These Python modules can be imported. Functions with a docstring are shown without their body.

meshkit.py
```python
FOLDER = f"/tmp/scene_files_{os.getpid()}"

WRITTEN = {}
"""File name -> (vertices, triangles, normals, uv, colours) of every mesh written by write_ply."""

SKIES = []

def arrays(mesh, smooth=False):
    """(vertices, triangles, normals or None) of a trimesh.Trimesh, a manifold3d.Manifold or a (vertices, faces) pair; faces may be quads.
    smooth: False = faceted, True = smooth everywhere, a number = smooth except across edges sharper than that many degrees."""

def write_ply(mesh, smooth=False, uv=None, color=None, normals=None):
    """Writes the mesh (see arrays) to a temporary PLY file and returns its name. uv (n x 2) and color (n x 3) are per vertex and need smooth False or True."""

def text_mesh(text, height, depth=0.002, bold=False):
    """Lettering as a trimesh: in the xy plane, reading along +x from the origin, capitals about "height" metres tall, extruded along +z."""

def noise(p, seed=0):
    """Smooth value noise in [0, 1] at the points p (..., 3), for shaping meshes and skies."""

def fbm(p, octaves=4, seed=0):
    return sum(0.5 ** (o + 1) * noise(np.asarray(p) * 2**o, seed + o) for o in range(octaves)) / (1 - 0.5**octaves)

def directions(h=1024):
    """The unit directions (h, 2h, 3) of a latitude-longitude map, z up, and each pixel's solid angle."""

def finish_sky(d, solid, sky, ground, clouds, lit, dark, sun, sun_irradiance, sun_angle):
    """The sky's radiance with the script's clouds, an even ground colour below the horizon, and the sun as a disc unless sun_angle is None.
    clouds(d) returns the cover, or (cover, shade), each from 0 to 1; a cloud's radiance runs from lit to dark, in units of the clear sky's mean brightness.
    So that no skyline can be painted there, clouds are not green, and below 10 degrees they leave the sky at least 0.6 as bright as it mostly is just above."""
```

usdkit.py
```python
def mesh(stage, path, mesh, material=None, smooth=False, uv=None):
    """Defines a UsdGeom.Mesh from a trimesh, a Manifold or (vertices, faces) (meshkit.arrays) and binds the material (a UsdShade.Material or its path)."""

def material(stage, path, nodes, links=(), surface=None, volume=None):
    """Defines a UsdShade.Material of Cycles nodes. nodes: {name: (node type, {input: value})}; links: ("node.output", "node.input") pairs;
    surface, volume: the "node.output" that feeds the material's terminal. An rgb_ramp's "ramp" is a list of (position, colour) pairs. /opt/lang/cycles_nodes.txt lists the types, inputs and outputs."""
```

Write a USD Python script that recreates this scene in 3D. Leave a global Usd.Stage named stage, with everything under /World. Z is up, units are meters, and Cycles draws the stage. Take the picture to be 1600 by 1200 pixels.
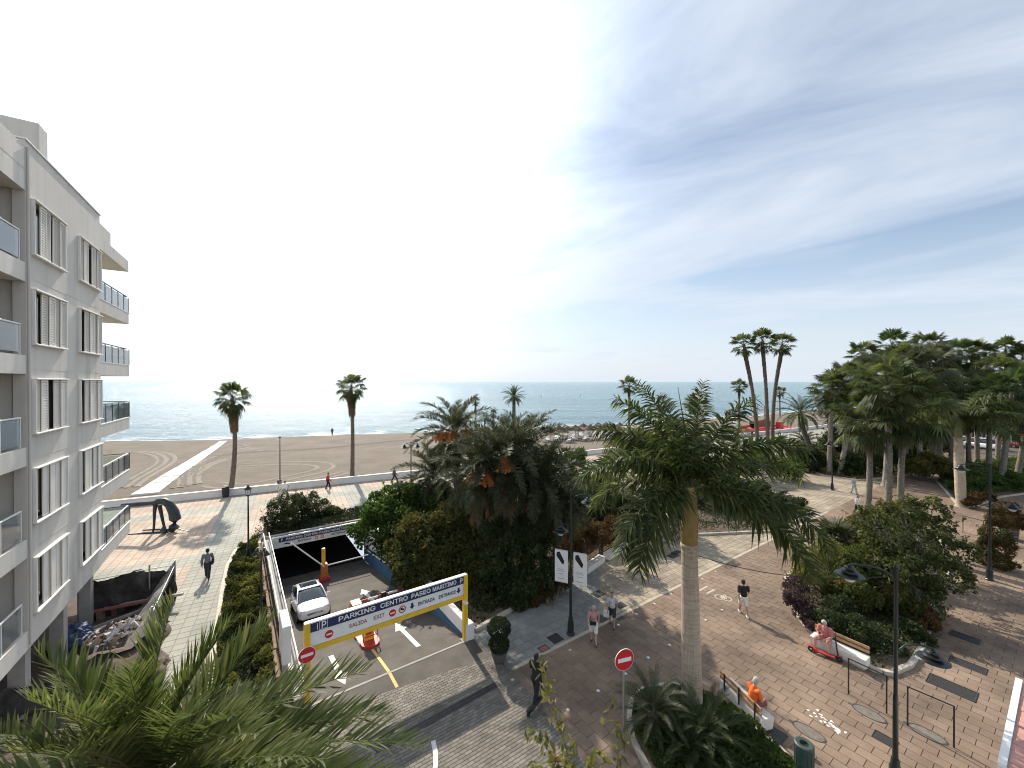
import math, random
import numpy as np
import trimesh, manifold3d, shapely
from shapely.geometry import Polygon, LineString, Point, box as sbox
from shapely import affinity
from shapely.ops import unary_union
from pxr import Usd, UsdGeom, UsdLux, UsdShade, Sdf, Gf, Vt
import usdkit, meshkit

PI = math.pi
stage = Usd.Stage.CreateInMemory()
UsdGeom.SetStageUpAxis(stage, 'Z')
UsdGeom.SetStageMetersPerUnit(stage, 1.0)
UsdGeom.Xform.Define(stage, '/World')
UsdGeom.Scope.Define(stage, '/World/Looks')

# ---------------------------------------------------------------- camera, sky, sun, exposure
FPX, HOR, EYE = 625.0, 596.5, 11.5
cam = UsdGeom.Camera.Define(stage, '/World/camera')
cam.CreateHorizontalApertureAttr(36.0)
cam.CreateVerticalApertureAttr(27.0)
cam.CreateFocalLengthAttr(36.0 * FPX / 1600.0)
cam.CreateClippingRangeAttr((0.1, 90000.0))
cam.AddTranslateOp().Set((0, 0, EYE))
cam.AddRotateXOp().Set(90.0 - math.degrees(math.atan((600 - HOR) / FPX)))
cam.CreateExposureAttr(0.30)

SUN_AZ, SUN_EL = math.radians(-27.5), math.radians(35.5)      # azimuth from +y, towards +x
SDIR = np.array([math.sin(SUN_AZ) * math.cos(SUN_EL), math.cos(SUN_AZ) * math.cos(SUN_EL), math.sin(SUN_EL)])
dome = UsdLux.DomeLight.Define(stage, '/World/sky')
dome.GetPrim().SetCustomDataByKey('kind', 'structure')
sky_mat = usdkit.material(stage, '/World/Looks/sky', {
    'geo': ('texture_coordinate', {}),
    'sky': ('sky_texture', {'sky_type': 'single_scattering', 'sun_disc': False, 'sun_elevation': SUN_EL, 'sun_rotation': SUN_AZ,
                            'altitude': 10.0, 'air_density': 1.0, 'aerosol_density': 0.7, 'ozone_density': 1.0}),
    # a sheet of high cloud: directions are projected to a plane overhead, then stretched along the wind
    'sep': ('separate_xyz', {}),
    'zc': ('math', {'math_type': 'maximum', 'value2': 0.0}),
    'za': ('math', {'math_type': 'add', 'value2': 0.12}),
    'dx': ('math', {'math_type': 'divide'}),
    'dy': ('math', {'math_type': 'divide'}),
    'pl': ('combine_xyz', {'z': 0.0}),
    'rt': ('mapping', {'rotation': (0, 0, 0.72)}),
    'mp': ('mapping', {'scale': (0.34, 0.70, 1.0), 'location': (1.3, 0.35, 0.0)}),
    'n1': ('noise_texture', {'scale': 1.6, 'detail': 12.0, 'roughness': 0.58, 'distortion': 1.1}),
    'mp2': ('mapping', {'scale': (0.55, 0.9, 1.0), 'location': (4.0, 2.0, 0.0)}),
    'n2': ('noise_texture', {'scale': 1.1, 'detail': 6.0, 'roughness': 0.5, 'distortion': 0.3}),
    'nm': ('math', {'math_type': 'multiply_add', 'value2': 0.55}),
    'n2m': ('math', {'math_type': 'multiply', 'value2': 0.45}),
    'cov': ('map_range', {'from_min': 0.33, 'from_max': 0.60, 'to_min': 0.05, 'to_max': 0.95, 'clamp': True}),
    # thin cloud scatters sunlight forward: brighter towards the sun
    'dot': ('vector_math', {'math_type': 'dot_product', 'vector2': tuple(SDIR)}),
    'd0': ('math', {'math_type': 'maximum', 'value2': 0.0}),
    'pw': ('math', {'math_type': 'power', 'value2': 12.0}),
    'br': ('math', {'math_type': 'multiply_add', 'value2': 30.0, 'value3': 6.2}),
    'cc': ('combine_color', {}),
    'r1': ('math', {'math_type': 'multiply', 'value2': 0.90}), 'g1': ('math', {'math_type': 'multiply', 'value2': 1.0}), 'b1': ('math', {'math_type': 'multiply', 'value2': 1.14}),
    'hz': ('map_range', {'from_min': 0.0, 'from_max': 0.34, 'to_min': 0.95, 'to_max': 0.0, 'clamp': True}),
    'cmx': ('math', {'math_type': 'maximum'}),
    'mix': ('mix_color', {'blend_type': 'mix', 'use_clamp': False}),
    'bg': ('background_shader', {'strength': 0.11}),
}, [('geo.generated', 'sep.vector'), ('sep.z', 'zc.value1'), ('zc.value', 'za.value1'), ('sep.x', 'dx.value1'), ('za.value', 'dx.value2'),
    ('sep.y', 'dy.value1'), ('za.value', 'dy.value2'), ('dx.value', 'pl.x'), ('dy.value', 'pl.y'), ('pl.vector', 'rt.vector'), ('rt.vector', 'mp.vector'), ('mp.vector', 'n1.vector'),
    ('rt.vector', 'mp2.vector'), ('mp2.vector', 'n2.vector'), ('n2.fac', 'n2m.value1'), ('n1.fac', 'nm.value1'), ('n2m.value', 'nm.value3'), ('nm.value', 'cov.value'),
    ('geo.generated', 'dot.vector1'), ('dot.value', 'd0.value1'), ('d0.value', 'pw.value1'), ('pw.value', 'br.value1'),
    ('br.value', 'r1.value1'), ('br.value', 'g1.value1'), ('br.value', 'b1.value1'), ('r1.value', 'cc.r'), ('g1.value', 'cc.g'), ('b1.value', 'cc.b'),
    ('zc.value', 'hz.value'), ('hz.result', 'cmx.value1'), ('cov.result', 'cmx.value2'), ('cmx.value', 'mix.fac'), ('sky.color', 'mix.a'), ('cc.color', 'mix.b'), ('mix.result', 'bg.color')], surface='bg.background')
UsdShade.MaterialBindingAPI.Apply(dome.GetPrim()).Bind(sky_mat)

sun = UsdLux.DistantLight.Define(stage, '/World/sun')
sun.CreateNormalizeAttr(True)
sun.CreateIntensityAttr(1.25)
sun.CreateAngleAttr(0.6)
sun.CreateColorAttr((1.0, 0.91, 0.77))
_m = Gf.Matrix4d(1.0)
_m.SetRotate(Gf.Rotation(Gf.Vec3d(0, 0, 1), Gf.Vec3d(*SDIR)))
sun.AddTransformOp().Set(_m)

# ---------------------------------------------------------------- helpers
USED = {}
def numbered(parent, name):
    k = (parent, name)
    n = USED.get(k, 0)
    USED[k] = n + 1
    return f'{parent}/{name}' if n == 0 else f'{parent}/{name}_{n:03d}'

def G(px, py, z=0.0):
    "the place on the level z seen at a spot of the survey photograph"
    y = (EYE - z) * FPX / (py - HOR)
    return np.array([(px - 800) / FPX * y, y, z])

def A(px, py, y):
    return np.array([(px - 800) / FPX * y, y, EYE - (py - HOR) * y / FPX])

def tag(p, label=None, cat=None, group=None, kind=None):
    p = p.GetPrim() if hasattr(p, 'GetPrim') else p
    for k, v in (('label', label), ('category', cat), ('group', group), ('kind', kind)):
        if v:
            p.SetCustomDataByKey(k, v)
    return p

def M4(loc=(0, 0, 0), rz=0.0, s=1.0, ry=0.0, rx=0.0):
    return trimesh.transformations.translation_matrix(loc) @ trimesh.transformations.euler_matrix(rx, ry, rz) @ np.diag([s, s, s, 1.0])

def thing(name, label, cat, loc=(0, 0, 0), rz=0.0, group=None, ref=None, scale=1.0, kind=None, tilt=None):
    path = numbered('/World', name)
    x = UsdGeom.Xform.Define(stage, path)
    x.AddTranslateOp().Set(Gf.Vec3d(*map(float, loc)))
    if rz:
        x.AddRotateZOp().Set(math.degrees(rz))
    if tilt:
        x.AddRotateXYZOp().Set(Gf.Vec3f(math.degrees(tilt[0]), math.degrees(tilt[1]), 0))
    if scale != 1.0:
        x.AddScaleOp().Set(Gf.Vec3f(*([scale] * 3 if np.ndim(scale) == 0 else scale)))
    p = x.GetPrim()
    tag(p, label, cat, group, kind)
    if ref:
        p.GetReferences().AddInternalReference(ref)
        p.SetInstanceable(True)
    return path

def proto(name):
    path = f'/World/prototypes/{name}'
    if not stage.GetPrimAtPath('/World/prototypes'):
        stage.CreateClassPrim('/World/prototypes')
    x = UsdGeom.Xform.Define(stage, path)
    return path

class MB:
    "collects triangles, with an optional tint per vertex, and makes them one mesh"
    def __init__(self):
        self.v, self.f, self.t, self.n = [], [], [], 0
    def add(self, v, f, tint=None, m=None):
        v = np.asarray(v, float).reshape(-1, 3)
        f = np.asarray(f, int)
        if f.shape[1] == 4:
            f = np.vstack([f[:, [0, 1, 2]], f[:, [0, 2, 3]]])
        if m is not None:
            v = v @ m[:3, :3].T + m[:3, 3]
        self.v.append(v); self.f.append(f + self.n)
        t = 0.5 if tint is None else tint
        self.t.append(np.full(len(v), t, float) if np.ndim(t) == 0 else np.asarray(t, float))
        self.n += len(v)
        return self
    def mesh(self, tm, tint=None, m=None):
        if hasattr(tm, 'to_mesh'):
            a = tm.to_mesh(); return self.add(a.vert_properties[:, :3], a.tri_verts, tint, m)
        return self.add(tm.vertices, tm.faces, tint, m)
    def box(self, c, size, rz=0.0, bevel=0.0, tint=None, m=None):
        sx, sy, sz = np.asarray(size, float) / 2
        if bevel > 0:
            b = min(bevel, sx * .45, sy * .45, sz * .45)
            v = []
            for z, e in ((-sz, b), (-sz + b, 0), (sz - b, 0), (sz, b)):
                for x, y in ((-1, -1), (1, -1), (1, 1), (-1, 1)):
                    v.append((x * (sx - e), y * (sy - e), z))
            f = [(3, 2, 1, 0), (12, 13, 14, 15)]
            for r in range(3):
                for k in range(4):
                    a, c2 = r * 4 + k, r * 4 + (k + 1) % 4
                    f.append((a, c2, c2 + 4, a + 4))
        else:
            v = [(x, y, z) for z in (-sz, sz) for x, y in ((-sx, -sy), (sx, -sy), (sx, sy), (-sx, sy))]
            f = [(3, 2, 1, 0), (4, 5, 6, 7), (0, 1, 5, 4), (1, 2, 6, 5), (2, 3, 7, 6), (3, 0, 4, 7)]
        v = np.array(v)
        cr, sr = math.cos(rz), math.sin(rz)
        v = v @ np.array([[cr, sr, 0], [-sr, cr, 0], [0, 0, 1]]) + np.asarray(c, float)
        return self.add(v, f, tint, m)
    def tube(self, pts, r, n=8, cap=True, tint=None, m=None, flat=1.0):
        pts = np.asarray(pts, float)
        k = len(pts)
        r = np.full(k, r, float) if np.ndim(r) == 0 else np.asarray(r, float)
        t = np.gradient(pts, axis=0)
        t /= np.maximum(np.linalg.norm(t, axis=1, keepdims=True), 1e-9)
        ref = np.array([0, 0, 1.0]) if abs(t[:, 2]).mean() < .8 else np.array([1.0, 0, 0])
        a = np.cross(t, ref); a /= np.maximum(np.linalg.norm(a, axis=1, keepdims=True), 1e-9)
        b = np.cross(t, a)
        th = np.arange(n) / n * 2 * PI
        v = (pts[:, None] + r[:, None, None] * (np.cos(th)[None, :, None] * a[:, None] + flat * np.sin(th)[None, :, None] * b[:, None])).reshape(-1, 3)
        f = [(i * n + j, i * n + (j + 1) % n, (i + 1) * n + (j + 1) % n, (i + 1) * n + j) for i in range(k - 1) for j in range(n)]
        f = [(q[3], q[2], q[1], q[0]) for q in f]
        f = np.array(f)
        f = np.vstack([f[:, [0, 1, 2]], f[:, [0, 2, 3]]])
        if cap:
            v = np.vstack([v, pts[:1], pts[-1:]])
            c0, c1 = k * n, k * n + 1
            f = np.vstack([f, [(c0, (j), (j + 1) % n) for j in range(n)], [(c1, (k - 1) * n + (j + 1) % n, (k - 1) * n + j) for j in range(n)]])
        if tint is not None and np.ndim(tint) == 1:
            tint = np.concatenate([np.repeat(tint, n), [tint[0], tint[-1]] if cap else []])
        return self.add(v, f, tint, m)
    def lathe(self, prof, n=20, loc=(0, 0, 0), tint=None, m=None):
        prof = np.asarray(prof, float)
        th = np.arange(n) / n * 2 * PI
        v = np.stack([prof[:, None, 0] * np.cos(th), prof[:, None, 0] * np.sin(th), np.repeat(prof[:, 1:2], n, 1)], -1).reshape(-1, 3) + np.asarray(loc, float)
        f = [(i * n + j, i * n + (j + 1) % n, (i + 1) * n + (j + 1) % n, (i + 1) * n + j) for i in range(len(prof) - 1) for j in range(n)]
        return self.add(v, f, tint, m)
    def prism(self, poly, z0, z1, tint=None, m=None):
        for g in getattr(poly, 'geoms', [poly]):
            if g.geom_type != 'Polygon' or g.area < 1e-6:
                continue
            e = trimesh.creation.extrude_polygon(g, z1 - z0, engine='earcut')
            e.apply_translation((0, 0, z0))
            self.add(e.vertices, e.faces, tint, m)
        return self
    def sheet(self, poly, z, tint=None, m=None):
        for g in getattr(poly, 'geoms', [poly]):
            if g.geom_type != 'Polygon' or g.area < 1e-6:
                continue
            v, f = trimesh.creation.triangulate_polygon(g, engine='earcut')
            v = np.column_stack([v, np.full(len(v), z)])
            f = np.asarray(f)
            nz = np.cross(v[f[:, 1]] - v[f[:, 0]], v[f[:, 2]] - v[f[:, 0]])[:, 2]
            f = np.where((nz < 0)[:, None], f[:, ::-1], f)
            self.add(v, f, tint, m)
        return self
    def arrays(self):
        return np.vstack(self.v), np.vstack(self.f), np.concatenate(self.t)
    def build(self, name, mat, parent='/World', smooth=False, label=None, cat=None, group=None, kind=None, raw=False):
        path = numbered(parent, name)
        v, f, t = self.arrays()
        if smooth is not False and smooth is not None:
            if smooth is not True:
                tm = trimesh.Trimesh(v, f, process=False)
                v2, f2, n = meshkit.arrays(tm, smooth)
                t2 = None
                if np.ptp(t) > 1e-6:
                    from scipy.spatial import cKDTree
                    t2 = t[cKDTree(v).query(v2)[1]]
                else:
                    t2 = np.full(len(v2), t[0])
                v, f, t = v2, f2, t2
            else:
                v, f, n = meshkit.arrays((v, f), True)
        else:
            n = None
        define_mesh(path, v, f, t, n, mat)
        p = stage.GetPrimAtPath(path)
        tag(p, label, cat, group, kind)
        return path

def define_mesh(path, v, f, t, n, mat):
    m = UsdGeom.Mesh.Define(stage, path)
    m.CreatePointsAttr(Vt.Vec3fArray.FromNumpy(np.ascontiguousarray(v, np.float32)))
    m.CreateFaceVertexCountsAttr(Vt.IntArray.FromNumpy(np.full(len(f), 3, np.int32)))
    m.CreateFaceVertexIndicesAttr(Vt.IntArray.FromNumpy(np.ascontiguousarray(f, np.int32).ravel()))
    m.CreateSubdivisionSchemeAttr('none')
    if n is not None:
        m.CreateNormalsAttr(Vt.Vec3fArray.FromNumpy(np.ascontiguousarray(n, np.float32)))
        m.SetNormalsInterpolation('vertex')
    if t is not None:
        UsdGeom.PrimvarsAPI(m).CreatePrimvar('tint', Sdf.ValueTypeNames.FloatArray, 'vertex').Set(Vt.FloatArray.FromNumpy(np.ascontiguousarray(t, np.float32)))
    UsdShade.MaterialBindingAPI.Apply(m.GetPrim()).Bind(MAT[mat])

def frame(origin, u):
    "4x4: local x runs across to the right of u, local y along u"
    u = np.asarray(u, float)[:2]; u = u / np.linalg.norm(u)
    m = np.eye(4)
    m[:2, 0] = (u[1], -u[0]); m[:2, 1] = u; m[:2, 3] = np.asarray(origin, float)[:2]
    return m
def at(m, p):
    p = np.asarray(p, float)
    if len(p) == 2: p = np.append(p, 0)
    return m[:3, :3] @ p + m[:3, 3]
def rz_of(m):
    return math.atan2(m[1, 0], m[0, 0])

# ---------------------------------------------------------------- materials
MAT = {}
def simple(name, col, rough=0.6, var=0.12, scale=6.0, metallic=0.0, bump=0.0, bscale=40.0, spec=None, coat=0.0):
    c = np.array(col, float)
    nodes = {'g': ('geometry', {}), 'n': ('noise_texture', {'scale': scale, 'detail': 5.0, 'roughness': 0.6}),
             'r': ('rgb_ramp', {'ramp': [(0.28, tuple(c * (1 - var))), (0.72, tuple(np.minimum(c * (1 + var), 0.95)))]}),
             'p': ('principled_bsdf', {'roughness': rough, 'metallic': metallic, 'coat_weight': coat})}
    links = [('g.position', 'n.vector'), ('n.fac', 'r.fac'), ('r.color', 'p.base_color')]
    if spec is not None:
        nodes['p'][1]['specular_ior_level'] = spec
    if bump:
        nodes['n2'] = ('noise_texture', {'scale': bscale, 'detail': 4.0})
        nodes['b'] = ('bump', {'strength': bump, 'distance': 0.02})
        links += [('g.position', 'n2.vector'), ('n2.fac', 'b.height'), ('b.normal', 'p.normal')]
    MAT[name] = usdkit.material(stage, '/World/Looks/' + name, nodes, links, surface='p.BSDF')

def tinted(name, ramp, rough=0.8, dirt=0.25, dscale=0.6, fine=14.0, bump=0.25, spec=0.3):
    "stone and paving: each piece has its own tone (tint), with blotchy wear over all"
    nodes = {'g': ('geometry', {}), 'a': ('attribute', {'attribute': 'tint'}), 'r': ('rgb_ramp', {'ramp': ramp}),
             'n': ('noise_texture', {'scale': dscale, 'detail': 8.0, 'roughness': 0.62}),
             'm': ('map_range', {'from_min': 0.3, 'from_max': 0.7, 'to_min': 1 - dirt, 'to_max': 1 + dirt * 0.5, 'clamp': True}),
             'n2': ('noise_texture', {'scale': fine, 'detail': 5.0, 'roughness': 0.7}),
             'm2': ('map_range', {'from_min': 0.25, 'from_max': 0.75, 'to_min': 0.88, 'to_max': 1.1, 'clamp': True}),
             'mm': ('math', {'math_type': 'multiply'}), 'cc': ('combine_color', {}), 'x': ('mix_color', {'blend_type': 'multiply', 'fac': 1.0, 'use_clamp': False}),
             'b': ('bump', {'strength': bump, 'distance': 0.01}),
             'p': ('principled_bsdf', {'roughness': rough, 'specular_ior_level': spec})}
    links = [('g.position', 'n.vector'), ('g.position', 'n2.vector'), ('a.fac', 'r.fac'), ('n.fac', 'm.value'), ('n2.fac', 'm2.value'), ('m.result', 'mm.value1'), ('m2.result', 'mm.value2'),
             ('mm.value', 'cc.r'), ('mm.value', 'cc.g'), ('mm.value', 'cc.b'), ('r.color', 'x.a'), ('cc.color', 'x.b'), ('x.result', 'p.base_color'), ('n2.fac', 'b.height'), ('b.normal', 'p.normal')]
    MAT[name] = usdkit.material(stage, '/World/Looks/' + name, nodes, links, surface='p.BSDF')

def leafy(name, ramp, rough=0.45, trans=0.3, spec=0.4):
    rough, spec, trans = rough + .12, spec * .55, trans + .08
    nodes = {'a': ('attribute', {'attribute': 'tint'}), 'r': ('rgb_ramp', {'ramp': ramp}),
             'p': ('principled_bsdf', {'roughness': rough, 'specular_ior_level': spec}), 't': ('translucent_bsdf', {}),
             'h': ('hsv', {'saturation': 1.1, 'value': 1.25}), 'x': ('mix_closure', {'fac': trans})}
    links = [('a.fac', 'r.fac'), ('r.color', 'p.base_color'), ('r.color', 'h.color'), ('h.color', 't.color'), ('p.BSDF', 'x.closure1'), ('t.BSDF', 'x.closure2')]
    MAT[name] = usdkit.material(stage, '/World/Looks/' + name, nodes, links, surface='x.closure')

# paving
tinted('plaza_tile', [(0, (.220, .157, .112)), (.5, (.243, .175, .126)), (1, (.268, .196, .143))], dirt=.5, dscale=.33)
tinted('pale_tile', [(0, (.32, .265, .195)), (1, (.42, .35, .265))], dirt=.4, dscale=.5)
tinted('grey_tile', [(0, (.21, .215, .20)), (1, (.285, .285, .265))], dirt=.3, dscale=.5)
tinted('promenade_tile', [(0, (.34, .335, .28)), (.3, (.40, .385, .325)), (.34, (.45, .345, .265)), (1, (.54, .43, .335))], dirt=.3, dscale=.3)
tinted('brick_paver', [(0, (.17, .15, .125)), (1, (.26, .235, .20))], dirt=.35, dscale=.9)
simple('joint', (.178, .131, .095), .95, .2, 3)
simple('pale_joint', (.30, .27, .22), .95, .2, 3)
simple('asphalt', (.105, .092, .079), .9, .28, 1.2, bump=.5, bscale=60)
simple('road_paint', (.72, .70, .64), .7, .12, 9)
simple('yellow_paint', (.62, .42, .12), .7, .2, 9)
simple('earth', (.13, .095, .065), .95, .3, 2.5, bump=.6, bscale=12)
simple('kerb', (.44, .38, .30), .85, .2, 2.0, bump=.3)
simple('pale_kerb', (.58, .52, .44), .85, .16, 2.0, bump=.3)
simple('white_kerb', (.46, .41, .34), .85, .14, 2.0, bump=.3)
simple('wall_white', (.74, .72, .68), .8, .08, .8, bump=.15, bscale=25)
simple('bench_white', (.72, .69, .63), .8, .1, 3, bump=.2, bscale=25)
simple('concrete', (.36, .34, .31), .9, .2, 1.5, bump=.3)
simple('dark_concrete', (.10, .095, .09), .9, .2, 1.5)
simple('black', (.012, .012, .013), .5, .2, 5)
simple('dark_metal', (.035, .04, .038), .45, .2, 5, metallic=.6)
simple('lamp_metal', (.022, .026, .025), .35, .2, 5, metallic=.3)
simple('steel', (.45, .45, .45), .35, .1, 5, metallic=.9)
simple('grate', (.085, .08, .075), .65, .25, 8, metallic=.4)
simple('manhole', (.17, .145, .12), .7, .3, 6, bump=.6, bscale=60)
simple('red_cover', (.32, .12, .11), .8, .2, 8)
simple('yellow_post', (.74, .46, .03), .45, .10, 3)
simple('navy', (.018, .025, .085), .5, .08, 4)
simple('sign_white', (.78, .77, .74), .5, .05, 2)
simple('sign_red', (.52, .02, .025), .4, .06, 4)
simple('red_paint', (.48, .04, .04), .5, .12, 5)
simple('orange_box', (.58, .20, .04), .5, .15, 4)
simple('cream', (.74, .66, .42), .5, .08, 5)
simple('blue_wall', (.045, .125, .215), .8, .15, 1.2)
simple('navy_line', (.02, .04, .11), .8, .15, 1.2)
simple('bark', (.15, .115, .085), .95, .3, 5, bump=.8, bscale=20)
simple('grey_bark', (.23, .205, .17), .95, .28, 4, bump=.8, bscale=14)
simple('wood', (.40, .24, .12), .6, .25, 7, bump=.2, bscale=30)
simple('old_wood', (.20, .13, .085), .85, .3, 5, bump=.4, bscale=25)
simple('thatch', (.055, .043, .033), .95, .3, 8, bump=.8, bscale=30)
simple('bed_white', (.75, .74, .72), .6, .05, 4)
simple('bronze', (.040, .048, .05), .42, .35, 2.5, metallic=.55, bump=.4, bscale=7)
simple('terracotta', (.50, .26, .21), .85, .16, 2.5, bump=.2)
simple('tarp_dark', (.05, .043, .040), .85, .75, 2.4, bump=.5, bscale=6)
simple('tarp_grey', (.30, .29, .27), .8, .4, 1.6, bump=.5, bscale=6)
simple('tarp_blue', (.025, .05, .11), .6, .3, 2, bump=.5, bscale=6)
simple('rubble', (.52, .49, .46), .95, .22, 6, bump=.5)
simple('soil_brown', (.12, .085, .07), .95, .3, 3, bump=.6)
simple('car_white', (.78, .78, .79), .22, .02, 2, coat=1.0)
simple('rubber', (.02, .02, .02), .8, .2, 9)
simple('car_glass', (.03, .04, .045), .04, .1, 2, spec=.9)
simple('lamp_glass', (.72, .74, .74), .15, .05, 3)
simple('bin_green', (.035, .06, .05), .5, .2, 4)
simple('play_red', (.52, .11, .10), .9, .15, 1.0)
simple('dead_frond', (.27, .185, .11), .9, .3, 8)
simple('fruit', (.48, .165, .035), .6, .25, 12)
simple('crownshaft', (.25, .165, .05), .45, .28, 3.0)
# ================================================================ THE SETTING
R_O = np.array([-7.28, 14.15])                        # foot of the left gantry post
U_R, V_R = np.array([-.571, .821]), np.array([.821, .571])
RF = frame(R_O, U_R)                                  # ramp frame: x across the lanes, y down the ramp towards the sea
U_P = np.array([-.482, .876])
PF = frame((-20, 25), U_P)                            # promenade frame
def R2(a, b): return at(RF, (a, b))[:2]
def pxpoly(pts, z=0.0): return Polygon([G(x, y, z)[:2] for x, y in pts])

wall_pts = np.array([(-75.0, 17.0), G(300, 781)[:2], G(650, 744)[:2], G(890, 714)[:2], G(1130, 686)[:2], G(1240, 674)[:2], (150.0, 141.0)])
wall_line = LineString(wall_pts)
hole = Polygon([R2(-.1, 0), R2(6.4, 0), R2(6.4, 17.2), R2(-.1, 17.2)])

left_edge = [(312, 1180), (320, 1080), (329, 1010), (344, 920), (351, 888), (365, 862), (394, 843), (420, 835)]
BED_LEFT = Polygon([G(x, y)[:2] for x, y in left_edge] + [R2(-.55, 18.2), R2(-.55, -.6)]).buffer(0)
BED_TOP = Polygon([R2(-.2, 17.45), R2(7.2, 17.45), R2(7.6, 21.4), R2(2, 21.0), R2(-.4, 20.0)])
BED_MID = Polygon([R2(6.75, .55), *[G(x, y)[:2] for x, y in ((742, 990), (800, 957), (866, 923), (905, 899), (962, 868), (1060, 839), (1215, 832), (1272, 804), (1248, 779), (1180, 764), (1100, 754), (1000, 748), (900, 745), (770, 752), (670, 775))], R2(6.75, 21.0)]).buffer(-.3).buffer(.3)
BED_RIGHT = pxpoly([(1226, 905), (1231, 935), (1248, 968), (1266, 990), (1300, 1014), (1366, 1052), (1396, 1060), (1430, 1046), (1449, 1015), (1462, 975), (1474, 930), (1490, 885), (1470, 845), (1420, 815), (1340, 835), (1265, 868)]).buffer(-.4).buffer(.4)
BED_NEAR = pxpoly([(980, 1122), (984, 1098), (1004, 1080), (1048, 1072), (1098, 1085), (1150, 1114), (1197, 1152), (1244, 1196), (1300, 1270), (1060, 1300), (1010, 1210), (985, 1160)]).buffer(-.4).buffer(.4)
BED_BACK = pxpoly([(1236, 724), (1286, 744), (1345, 752), (1430, 742), (1462, 726), (1440, 708), (1350, 700), (1245, 694)]).buffer(-.5).buffer(.5)
BED_FAR = pxpoly([(1462, 752), (1500, 794), (1524, 793), (1566, 778), (1640, 768), (1760, 735), (1600, 716), (1545, 722), (1480, 732)]).buffer(-.5).buffer(.5)
BEDS = {'left': BED_LEFT, 'top': BED_TOP, 'mid': BED_MID, 'right': BED_RIGHT, 'near': BED_NEAR, 'back': BED_BACK, 'far': BED_FAR}
BEDS = {k: shapely.make_valid(b).buffer(0) for k, b in BEDS.items()}
BEDS = {k: (max(b.geoms, key=lambda q: q.area) if hasattr(b, 'geoms') else b) for k, b in BEDS.items()}
BED_LEFT, BED_TOP, BED_MID, BED_RIGHT, BED_NEAR, BED_BACK, BED_FAR = [BEDS[k] for k in ('left', 'top', 'mid', 'right', 'near', 'back', 'far')]
all_beds = unary_union(list(BEDS.values()))

# sea, beach
SEA_Z = -0.8
shore_px = [(-900, 699), (-300, 694), (155, 689.5), (330, 687), (480, 681), (640, 676), (760, 671), (850, 667), (1000, 662), (1180, 650), (1260, 642), (1420, 634), (1700, 624)]
shore = np.array([G(x, y, SEA_Z)[:2] for x, y in shore_px])
rng = np.random.default_rng(5)
ss = LineString(shore)
far_land = Polygon([*shore, (2500, 1500), (6000, -3000), (-6000, -3000), (-3500, -900)])
landward = Polygon([*wall_pts, (400, 290), (1200, 700), (1200, -600), (-1200, -600), (-1200, -560)])
g = MB().sheet(landward.buffer(.3).difference(hole), -.05)
g.build('ground', 'earth', kind='structure')
s = MB()
s.add([(-40000, 60, SEA_Z), (-60, 60, SEA_Z), (90, 115, SEA_Z), (40000, 20000, SEA_Z), (40000, 60000, SEA_Z), (-40000, 60000, SEA_Z)], [(0, 1, 5), (1, 2, 5), (2, 4, 5), (2, 3, 4)])
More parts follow.
